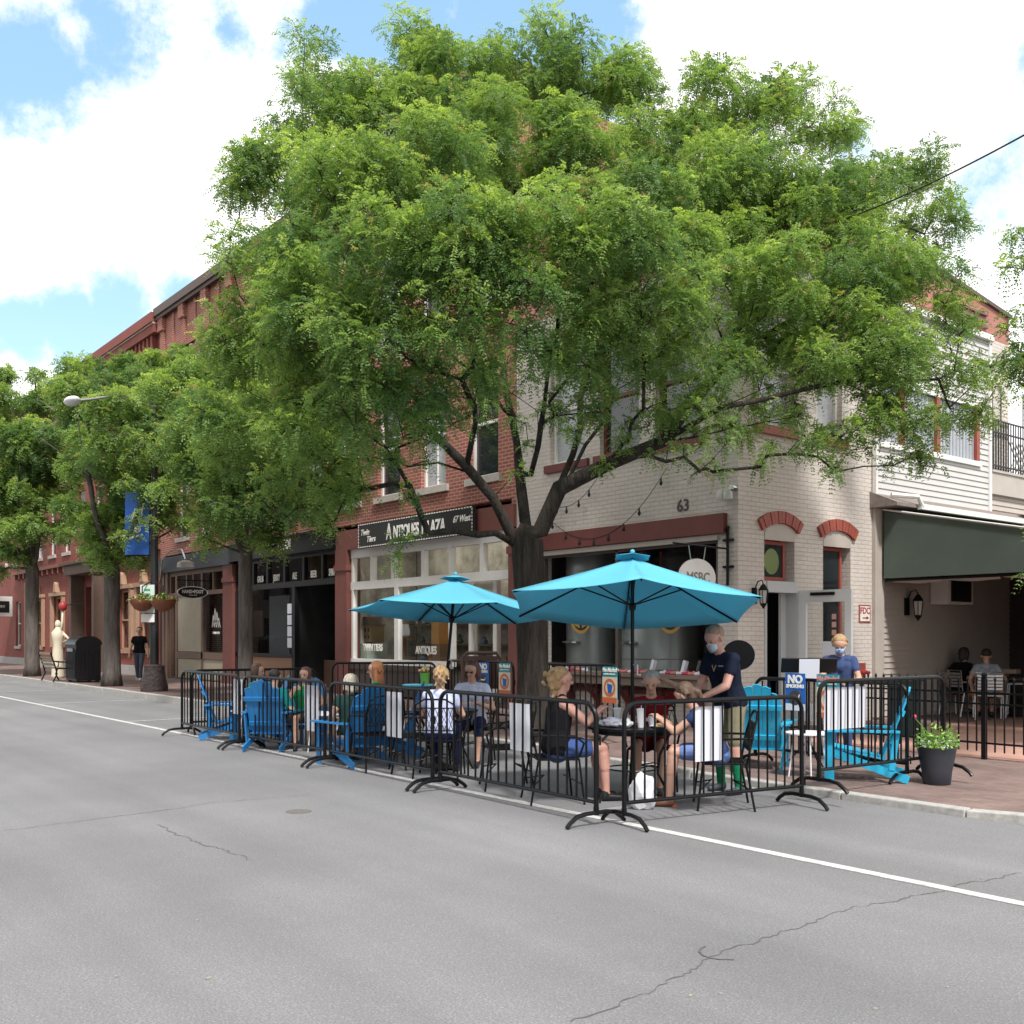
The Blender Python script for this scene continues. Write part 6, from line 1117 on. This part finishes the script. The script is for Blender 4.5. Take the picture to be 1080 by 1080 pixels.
def tree(name, label, group, base, trunk, limbs, clumps, nf, flen, pairs, lw, ll, r0, rtw, mat=None, seed=1, young_lit=.25, barkmat=None, tscale=.42):
    """trunk: points up to the fork; limbs: polylines that start at the fork; clumps (centre, radius)"""
    rg = random.Random(seed); root = E(name, base, label, 'tree', group)
    nodes = [V(p) for p in trunk]; par = [-1]+list(range(len(trunk)-1)); fork = len(trunk)-1; load = [0]*len(nodes)
    for lb_ in limbs:
        best = min(range(fork-1, len(nodes)), key=lambda i: (nodes[i]-V(lb_[0])).length); prev = best
        for j in range(len(lb_)):
            p = V(lb_[j])
            if (p-nodes[prev]).length < .12: continue
            k = max(1, int((p-nodes[prev]).length/.45)); s0 = nodes[prev].copy()
            for m_ in range(k):
                q = s0.lerp(p, (m_+1)/k)+V((rg.gauss(0, .03), rg.gauss(0, .03), rg.gauss(0, .03)))*(1 if m_ < k-1 else 0)
                nodes.append(q); par.append(prev); load.append(0); prev = len(nodes)-1
    plen = [0.0]*len(nodes)
    for i in range(1, len(nodes)): plen[i] = plen[par[i]]+(nodes[i]-nodes[par[i]]).length
    tips = []
    order = sorted(clumps, key=lambda c: (c[0]-nodes[fork]).length)
    for c, r in order:
        arr = np.array(nodes[fork:]); dv = np.array(c)-arr; dist = np.linalg.norm(dv, axis=1); pen = np.maximum(0, -dv[:, 2])*1.2; cost = dist+.28*np.array(plen[fork:])+pen
        i = int(np.argmin(cost))+fork; prev = i; a = nodes[i].copy(); L = (c-a).length; k = max(1, int(L/.4)); mid = (a+c)/2+V((rg.gauss(0, .1), rg.gauss(0, .1), .1))*L
        for m_ in range(k):
            t = (m_+1)/k; q = a*(1-t)**2+mid*2*t*(1-t)+c*t*t+V((rg.gauss(0, .03), rg.gauss(0, .03), rg.gauss(0, .03)))
            nodes.append(q); par.append(prev); load.append(0); plen.append(plen[prev]+(q-nodes[prev]).length); prev = len(nodes)-1
        load[prev] += 1; tips.append(prev)
    for i in range(len(nodes)-1, 0, -1): load[par[i]] += load[i]
    tot = max(1, load[0]); kids = {}
    for i in range(1, len(nodes)): kids.setdefault(par[i], []).append(i)
    rad = [max(rtw, .84*r0*(max(load[i], .3)/tot)**tscale) for i in range(len(nodes))]
    zf = nodes[fork].z; z0 = nodes[0].z
    for i in range(fork+1):
        t = (nodes[i].z-z0)/(zf-z0+1e-6); rad[i] = r0*(1+.45*math.exp(-t*9)+.12*max(0, t-.7))
    b = MB(); done = set()
    def chain(s):
        ch = [par[s]] if par[s] >= 0 else []; cur = s
        while True:
            ch.append(cur); done.add(cur)
            ks = kids.get(cur, [])
            if not ks: break
            ks = sorted(ks, key=lambda q: -load[q]); stack.extend(ks[1:]); cur = ks[0]
        rs = [rad[j] for j in ch]
        if par[s] >= 0: rs[0] = min(rs[0], rs[1]*1.15)
        n = 14 if rs[1 if len(rs) > 1 else 0] > .15 else (8 if rs[-1] < .1 and rs[0] > .04 else 5)
        if rs[0] <= .03: n = 4
        b.tube([nodes[j] for j in ch], rs, n)
    stack = [0]
    while stack: chain(stack.pop())
    # twigs inside clumps
    for c, r in clumps:
        for _ in range(4):
            a = rg.uniform(0, 2*PI); e = c+V((math.cos(a)*r*.8, math.sin(a)*r*.8, rg.uniform(-.3, .5)*r)); b.tube([c+V((0, 0, -.15*r)), (c+e)/2+V((0, 0, .12*r)), e], [rtw, rtw*.8, rtw*.5], 3, cap=False)
    b.build('trunk', barkmat or (mBark if nf > 60000 else mBarkL), root, world=True, smooth='all')
    C = np.array([c for c, r in clumps]); Rr = np.array([r for c, r in clumps]); w = Rr**2; cnt = np.maximum(8, (nf*w/w.sum()).astype(int)); idx = np.repeat(np.arange(len(C)), cnt); N_ = len(idx)
    d = NR.normal(0, 1, (N_, 3)); d[:, 2] = d[:, 2]*.9+.15; d /= np.linalg.norm(d, axis=1, keepdims=True); u = NR.uniform(.3, 1.15, (N_, 1))**1.0
    P = C[idx]+d*u*Rr[idx][:, None]*np.array([1, 1, .7]); Dr = d*.6; Dr += NR.normal(0, .5, (N_, 3)); Dr[:, 2] -= .12; Dr /= np.linalg.norm(Dr, axis=1, keepdims=True)
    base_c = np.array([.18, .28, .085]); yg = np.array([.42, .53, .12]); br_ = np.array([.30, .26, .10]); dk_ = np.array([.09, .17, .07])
    cm = NR.uniform(0, 1, len(C))[idx]; y = np.clip((u[:, 0]-.55)*1.5*NR.uniform(0, 1.3, N_)*(d[:, 2]*.7+.5)+young_lit*1.6*(cm-.45), 0, 1)[:, None]*(d[:, 2:3] > -.1)  # young growth, plus light painted in: upward outer fronds turn brighter yellow-green
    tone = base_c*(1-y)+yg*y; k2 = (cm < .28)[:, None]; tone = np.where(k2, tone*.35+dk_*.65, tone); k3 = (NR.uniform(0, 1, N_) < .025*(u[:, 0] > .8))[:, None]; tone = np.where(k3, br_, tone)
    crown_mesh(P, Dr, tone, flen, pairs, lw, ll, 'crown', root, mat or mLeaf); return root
def sub(lobes, d0, seed, per=7, rs=(.42, .6), f=None):
    rg = random.Random(seed); out = []
    for px, py, r, off in lobes:
        d = d0+off; c = D(px, py, d); Rm = r/FO*d; n = max(1, round(per*(r/50)**1.3))
        for k in range(n):
            v = V((rg.gauss(0, 1), rg.gauss(0, 1), rg.gauss(0, 1))).normalized(); q = rg.uniform(.45, .85)**.7 if n > 1 else 0
            out.append((c+V((v.x*Rm*q, v.y*Rm*q*1.15, v.z*Rm*q*.85)), Rm*rg.uniform(*rs)))
    return out
# the big honey locust inside the seating area
dT = 14.9; tb_ = GD(563, dT, 0.0)
mlobes = [(345, 70, 46, 1.5), (420, 62, 50, 2), (325, 125, 45, .5), (390, 120, 52, 1), (470, 88, 50, 1.5), (560, 68, 55, 2), (628, 85, 52, 2), (295, 195, 55, 0), (370, 200, 65, -1.5), (450, 180, 65, -1), (540, 150, 60, .5), (620, 165, 60, 1), (695, 150, 50, 1.5), (760, 105, 48, 2), (815, 115, 45, 2), (868, 130, 40, 1.5), (740, 190, 55, .5), (800, 205, 55, .5), (860, 215, 55, .5), (915, 205, 48, 1), (968, 185, 38, 1.5), (985, 240, 38, 1),
 (248, 208, 16, 0), (236, 196, 10, 0), (275, 285, 50, -.5), (262, 360, 48, 0), (250, 430, 45, 0), (272, 485, 38, .5), (330, 285, 62, -2), (410, 265, 62, -3), (490, 250, 62, -3.2), (570, 250, 62, -3.2), (650, 250, 58, -3), (330, 370, 58, -2), (400, 345, 58, -3), (480, 325, 52, -3.3), (560, 320, 42, -3.3), (320, 445, 52, -1.5), (385, 425, 50, -2.5), (315, 505, 32, -.5), (358, 500, 34, -1), (425, 515, 16, -1.5), (418, 560, 13, -1.5), (420, 590, 11, -1.5), (640, 325, 50, -2.5), (700, 285, 52, -2.5), (735, 325, 34, -2), (495, 385, 36, -2), (435, 400, 40, -2.5), (650, 385, 40, -2), (700, 375, 42, -1.5), (748, 385, 40, -1), (738, 440, 30, -1), (745, 490, 14, -1), (560, 440, 16, -.4), (548, 500, 12, -.3), (535, 395, 26, -.5), (790, 295, 46, 0), (848, 290, 52, -1), (915, 285, 52, -.5), (972, 295, 40, 0), (835, 375, 40, 0), (882, 375, 48, -1), (938, 375, 48, -1), (995, 375, 38, -.5), (1028, 425, 32, 0), (905, 435, 36, -1), (962, 440, 34, -1), (850, 460, 30, -1), (872, 495, 17, -1), (1012, 330, 30, 0), (600, 395, 34, -2.2), (575, 360, 34, -2.6), (620, 350, 36, -1), (775, 345, 34, -.5), (740, 270, 44, -1), (805, 400, 26, -.8), (930, 330, 44, -.4), (880, 330, 40, -.8), (680, 220, 50, -.5), (600, 215, 50, -1.5), (760, 240, 44, .2), (900, 260, 44, .2), (780, 150, 40, 1.5), (660, 110, 40, 1.8), (500, 130, 50, 1), (430, 120, 45, 1.4), (300, 330, 40, -1), (360, 320, 50, -2), (652, 468, 14, -1), (605, 452, 16, -.5), (772, 462, 20, -1), (822, 470, 18, -1), (728, 470, 15, -1.2), (590, 425, 22, -1.5), (700, 478, 13, -1.2), (640, 492, 9, -1), (950, 480, 18, -.6), (800, 492, 12, -.8), (760, 500, 10, -.8), (620, 430, 24, -1.8), (560, 470, 9, -.4), (440, 445, 32, -2.2), (400, 475, 26, -1.8), (475, 425, 26, -2), (510, 432, 16, -1), (372, 520, 22, -1), (340, 545, 18, -.8), (300, 530, 24, -.5), (455, 480, 11, -1.4), (900, 470, 20, -1), (795, 445, 28, 0), (1040, 390, 22, 0), (985, 478, 20, -.6), (660, 445, 16, -1.2), (690, 430, 26, -1.2), (820, 430, 26, -.6), (455, 440, 24, -2), (230, 470, 22, .3), (235, 530, 14, .2)]
mc = sub(mlobes, dT, 4, per=15, rs=(.26, .52))
def LM(*p): return [D(x, y, dT+o) for x, y, o in p]
limbs = [LM((545, 575, 0), (520, 525, -.2), (492, 492, -.5), (455, 455, -.9), (410, 420, -1.6), (360, 390, -2)), LM((500, 500, -.4), (462, 488, -.6), (430, 492, -.8), (380, 470, -1), (320, 440, -1)), LM((555, 560, 0), (548, 500, .2), (540, 440, .4), (530, 380, .6), (520, 300, .8), (515, 200, 1.2)), LM((570, 560, 0), (590, 515, -.1), (640, 490, -.5), (700, 465, -.8), (760, 430, -1), (840, 395, -1)), LM((580, 535, 0), (604, 480, .2), (612, 420, .4), (625, 350, .6), (640, 270, .9), (650, 180, 1.4)), LM((600, 505, 0), (640, 440, -.5), (660, 380, -1.2), (680, 330, -1.6)), LM((625, 360, .6), (690, 300, .8), (735, 230, 1), (770, 160, 1.6)), LM((700, 465, -.8), (770, 380, -.4), (830, 340, -.2), (900, 290, 0), (960, 240, .4)), LM((760, 430, -1), (850, 410, -1), (920, 400, -.8), (990, 400, -.6)), LM((540, 440, .4), (470, 370, .2), (400, 300, .1), (340, 200, .4), (330, 120, .8)), LM((540, 440, .4), (470, 330, -1.5), (440, 270, -2.4)), LM((560, 500, 0), (575, 420, -1.5), (590, 320, -2.6))]
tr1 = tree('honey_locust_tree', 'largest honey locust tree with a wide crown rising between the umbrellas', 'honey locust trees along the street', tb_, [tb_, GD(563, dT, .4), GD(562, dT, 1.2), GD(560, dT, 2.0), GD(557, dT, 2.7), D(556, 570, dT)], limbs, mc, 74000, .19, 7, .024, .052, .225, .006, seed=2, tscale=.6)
def simple(px, dd, lobes, label, nf, ll, hf, seed, r0=.15, young_lit=.3):
    bs = GD(px, dd, SW); fk = D(px, hf, dd); tr = [bs, bs+V((0, 0, .4)), bs.lerp(fk, .5), fk]
    rg = random.Random(seed); cl = sub(lobes, dd, seed, per=17, rs=(.24, .44)); C = sum((c for c, r in cl), V())/len(cl)
    lim = [[fk, fk.lerp(C, .5)+V((rg.gauss(0, .5), rg.gauss(0, .5), 0)), C+V((rg.gauss(0, 1.2), rg.gauss(0, 1.2), rg.gauss(0, .6)))] for _ in range(5)]
    return tree('honey_locust_tree', label, 'honey locust trees along the street', bs, tr, lim, cl, nf, .28, 5, ll*.5, ll, r0, .014, seed=seed, young_lit=young_lit)
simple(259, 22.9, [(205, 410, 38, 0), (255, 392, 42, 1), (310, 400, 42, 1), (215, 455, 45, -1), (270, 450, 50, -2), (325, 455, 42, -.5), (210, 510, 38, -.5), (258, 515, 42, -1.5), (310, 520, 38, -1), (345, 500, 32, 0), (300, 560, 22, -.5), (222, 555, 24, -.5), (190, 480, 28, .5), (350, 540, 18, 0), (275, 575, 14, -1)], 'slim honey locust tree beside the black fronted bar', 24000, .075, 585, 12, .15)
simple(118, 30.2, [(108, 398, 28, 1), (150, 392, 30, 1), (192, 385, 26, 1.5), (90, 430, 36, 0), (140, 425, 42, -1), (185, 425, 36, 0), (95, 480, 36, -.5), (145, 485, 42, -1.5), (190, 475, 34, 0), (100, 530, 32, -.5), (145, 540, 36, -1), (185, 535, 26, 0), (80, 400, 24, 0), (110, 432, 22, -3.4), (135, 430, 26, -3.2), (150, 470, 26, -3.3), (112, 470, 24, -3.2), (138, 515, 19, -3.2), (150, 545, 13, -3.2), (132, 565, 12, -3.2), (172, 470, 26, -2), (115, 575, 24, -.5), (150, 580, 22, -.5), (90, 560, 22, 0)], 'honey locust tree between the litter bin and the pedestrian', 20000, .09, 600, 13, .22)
simple(34, 37.5, [(-20, 425, 36, 0), (25, 415, 30, 1), (65, 418, 26, 1), (0, 460, 40, -1), (50, 465, 36, -1), (-30, 500, 36, 0), (20, 515, 38, -1), (65, 505, 28, 0), (0, 560, 32, -.5), (45, 560, 28, -1), (75, 545, 20, 0), (-20, 600, 20, 0), (12, 590, 20, -.5)], 'honey locust tree at the far left beyond the bench', 16000, .11, 600, 14, .22, young_lit=.1)
simple(-30, 47, [(-60, 460, 40, 0), (-10, 465, 40, 0), (-40, 520, 40, 0), (0, 530, 30, 0), (-20, 580, 36, 0), (15, 480, 20, 1)], 'farthest honey locust tree, only its crown edge showing at the street end', 8000, .12, 610, 15, .22, young_lit=.1)
rb = GD(1290, 12.5, SW)
rl_ = [(1085, 225, 30, -.5), (1065, 290, 18, -.5), (1100, 300, 36, 0), (1075, 345, 22, 0), (1110, 380, 36, 0), (1085, 430, 20, 0), (1160, 250, 60, 0), (1200, 330, 70, .5), (1180, 420, 60, 0), (1260, 260, 80, 0), (1300, 380, 80, 0), (1240, 180, 60, 0), (1340, 220, 70, 0), (1085, 605, 12, -1), (1120, 560, 26, -.8), (1150, 500, 40, -.4), (1090, 520, 12, -.5), (1076, 400, 12, .2)]
rc = sub(rl_, 12.5, 21, per=6, rs=(.34, .5))
tree('honey_locust_tree', 'sparse honey locust branches reaching in at the right edge by the awning', 'honey locust trees along the street', rb, [rb, rb+V((0, 0, .5)), rb+V((0, 0, 1.6)), rb+V((0, 0, 2.7))], [[rb+V((0, 0, 2.7)), D(1240, 430, 12.5), D(1200, 320, 12.5)], [rb+V((0, 0, 2.7)), D(1310, 350, 12.5), D(1290, 250, 12.5)], [rb+V((0, 0, 2.7)), D(1200, 520, 12.2), D(1120, 480, 12)]], rc, 16000, .2, 7, .024, .052, .13, .006, seed=5, tscale=.75)
# ------------------------------------------------------------------ sky, sun, camera
w = bpy.data.worlds.new('World'); SC.world = w; w.use_nodes = True; t = w.node_tree; N = t.nodes; L = t.links
SUN_EL, SUN_AZ = R(54), R(-22)          # azimuth measured from +X towards +Y
sky = N.new('ShaderNodeTexSky'); sky.sky_type = 'NISHITA'; sky.sun_disc = False; sky.sun_elevation = SUN_EL; sky.sun_rotation = PI/2-SUN_AZ; sky.air_density = 1.0; sky.dust_density = .6
tc = N.new('ShaderNodeTexCoord'); nz = N.new('ShaderNodeTexNoise'); nz.inputs['Scale'].default_value = 7; nz.inputs['Detail'].default_value = 9; nz.inputs['Roughness'].default_value = .66; L.new(tc.outputs['Generated'], nz.inputs[0])
def vdir(px, py): v = ray(px); v.z = (HZ-py)/FO; return v.normalized()
acc = None
for px, py, rad_, wt in [(30, 50, .06, .8), (125, 22, .07, .8), (225, 40, .045, .55), (-60, 60, .08, .8), (185, 90, .04, .45), (440, 0, .08, 1.1), (540, 5, .12, 1.2), (610, 40, .09, 1.1), (20, 75, .035, .8), (375, 25, .05, .7), (655, 55, .04, .8), (20, 350, .05, 1.1), (75, 348, .05, 1.1), (130, 340, .05, 1.1), (190, 325, .04, .9), (-80, 345, .07, .9), (915, 150, .05, .8), (1030, 210, .05, .7), (860, 190, .04, .6), (1300, 150, .2, .8), (500, -500, .35, .7), (-700, 300, .3, .7)]:
    dt = N.new('ShaderNodeVectorMath'); dt.operation = 'DISTANCE'; L.new(tc.outputs['Generated'], dt.inputs[0]); dt.inputs[1].default_value = vdir(px, py)
    mr = N.new('ShaderNodeMapRange'); mr.interpolation_type = 'SMOOTHSTEP'; mr.inputs['From Min'].default_value = rad_*1.5; mr.inputs['From Max'].default_value = 0; mr.inputs['To Max'].default_value = wt; L.new(dt.outputs['Value'], mr.inputs[0])
    if acc is None: acc = mr.outputs[0]
    else: m = N.new('ShaderNodeMath'); m.operation = 'MAXIMUM'; L.new(acc, m.inputs[0]); L.new(mr.outputs[0], m.inputs[1]); acc = m.outputs[0]
m1 = N.new('ShaderNodeMath'); m1.operation = 'MULTIPLY_ADD'; m1.inputs[1].default_value = 2.6; m1.inputs[2].default_value = -1.42; L.new(nz.outputs[0], m1.inputs[0])
m2 = N.new('ShaderNodeMath'); m2.operation = 'ADD'; L.new(acc, m2.inputs[0]); L.new(m1.outputs[0], m2.inputs[1])
rp = N.new('ShaderNodeMapRange'); rp.interpolation_type = 'SMOOTHSTEP'; rp.inputs['From Min'].default_value = .18; rp.inputs['From Max'].default_value = .72; L.new(m2.outputs[0], rp.inputs[0])
mul = N.new('ShaderNodeVectorMath'); mul.operation = 'MULTIPLY'; mul.inputs[1].default_value = (1.15, 1.05, 1.0); L.new(sky.outputs[0], mul.inputs[0])
lift = N.new('ShaderNodeVectorMath'); lift.operation = 'ADD'; lift.inputs[1].default_value = (1.2, 2.3, 3.0); L.new(mul.outputs[0], lift.inputs[0])
nz2 = N.new('ShaderNodeTexNoise'); nz2.inputs['Scale'].default_value = 3; nz2.inputs['Detail'].default_value = 6; L.new(tc.outputs['Generated'], nz2.inputs[0])
cm = N.new('ShaderNodeMapRange'); cm.inputs['From Min'].default_value = .3; cm.inputs['From Max'].default_value = .7; cm.inputs['To Min'].default_value = 7.2; cm.inputs['To Max'].default_value = 11; L.new(nz2.outputs[0], cm.inputs[0])
cc = N.new('ShaderNodeCombineXYZ'); [L.new(cm.outputs[0], cc.inputs[i]) for i in range(3)]
mx = N.new('ShaderNodeMix'); mx.data_type = 'VECTOR'; L.new(rp.outputs[0], mx.inputs[0]); L.new(cc.outputs[0], mx.inputs[4]); L.new(lift.outputs[0], mx.inputs[5])
bg = N['Background']; bg.inputs['Strength'].default_value = .1; L.new(mx.outputs[1], bg.inputs[0])
sl = bpy.data.lights.new('sun', 'SUN'); sl.energy = 2.9; sl.angle = R(7); sl.color = (1, .97, .93); so = bpy.data.objects.new('sun', sl); COL.objects.link(so)
dv = V((math.cos(SUN_EL)*math.cos(SUN_AZ), math.cos(SUN_EL)*math.sin(SUN_AZ), math.sin(SUN_EL))); so.rotation_euler = dv.to_track_quat('Z', 'Y').to_euler()
cam = bpy.data.cameras.new('camera'); cam.lens = 36; cam.sensor_width = 36; cam.sensor_fit = 'HORIZONTAL'; cam.shift_y = (HZ-540)/1080; cam.clip_end = 1500; cam.clip_start = .1
co = bpy.data.objects.new('camera', cam); COL.objects.link(co); co.location = (0, 0, H); co.rotation_euler = (R(90), 0, YAW); SC.camera = co
SC.view_settings.view_transform = 'Standard'; SC.view_settings.look = 'None'; SC.view_settings.exposure = 0.72; SC.view_settings.gamma = 1
SC.cycles.max_bounces = 6; SC.cycles.transparent_max_bounces = 8; SC.cycles.diffuse_bounces = 3; SC.cycles.glossy_bounces = 3; SC.cycles.use_denoising = True
SC.cycles.sample_clamp_indirect = 6
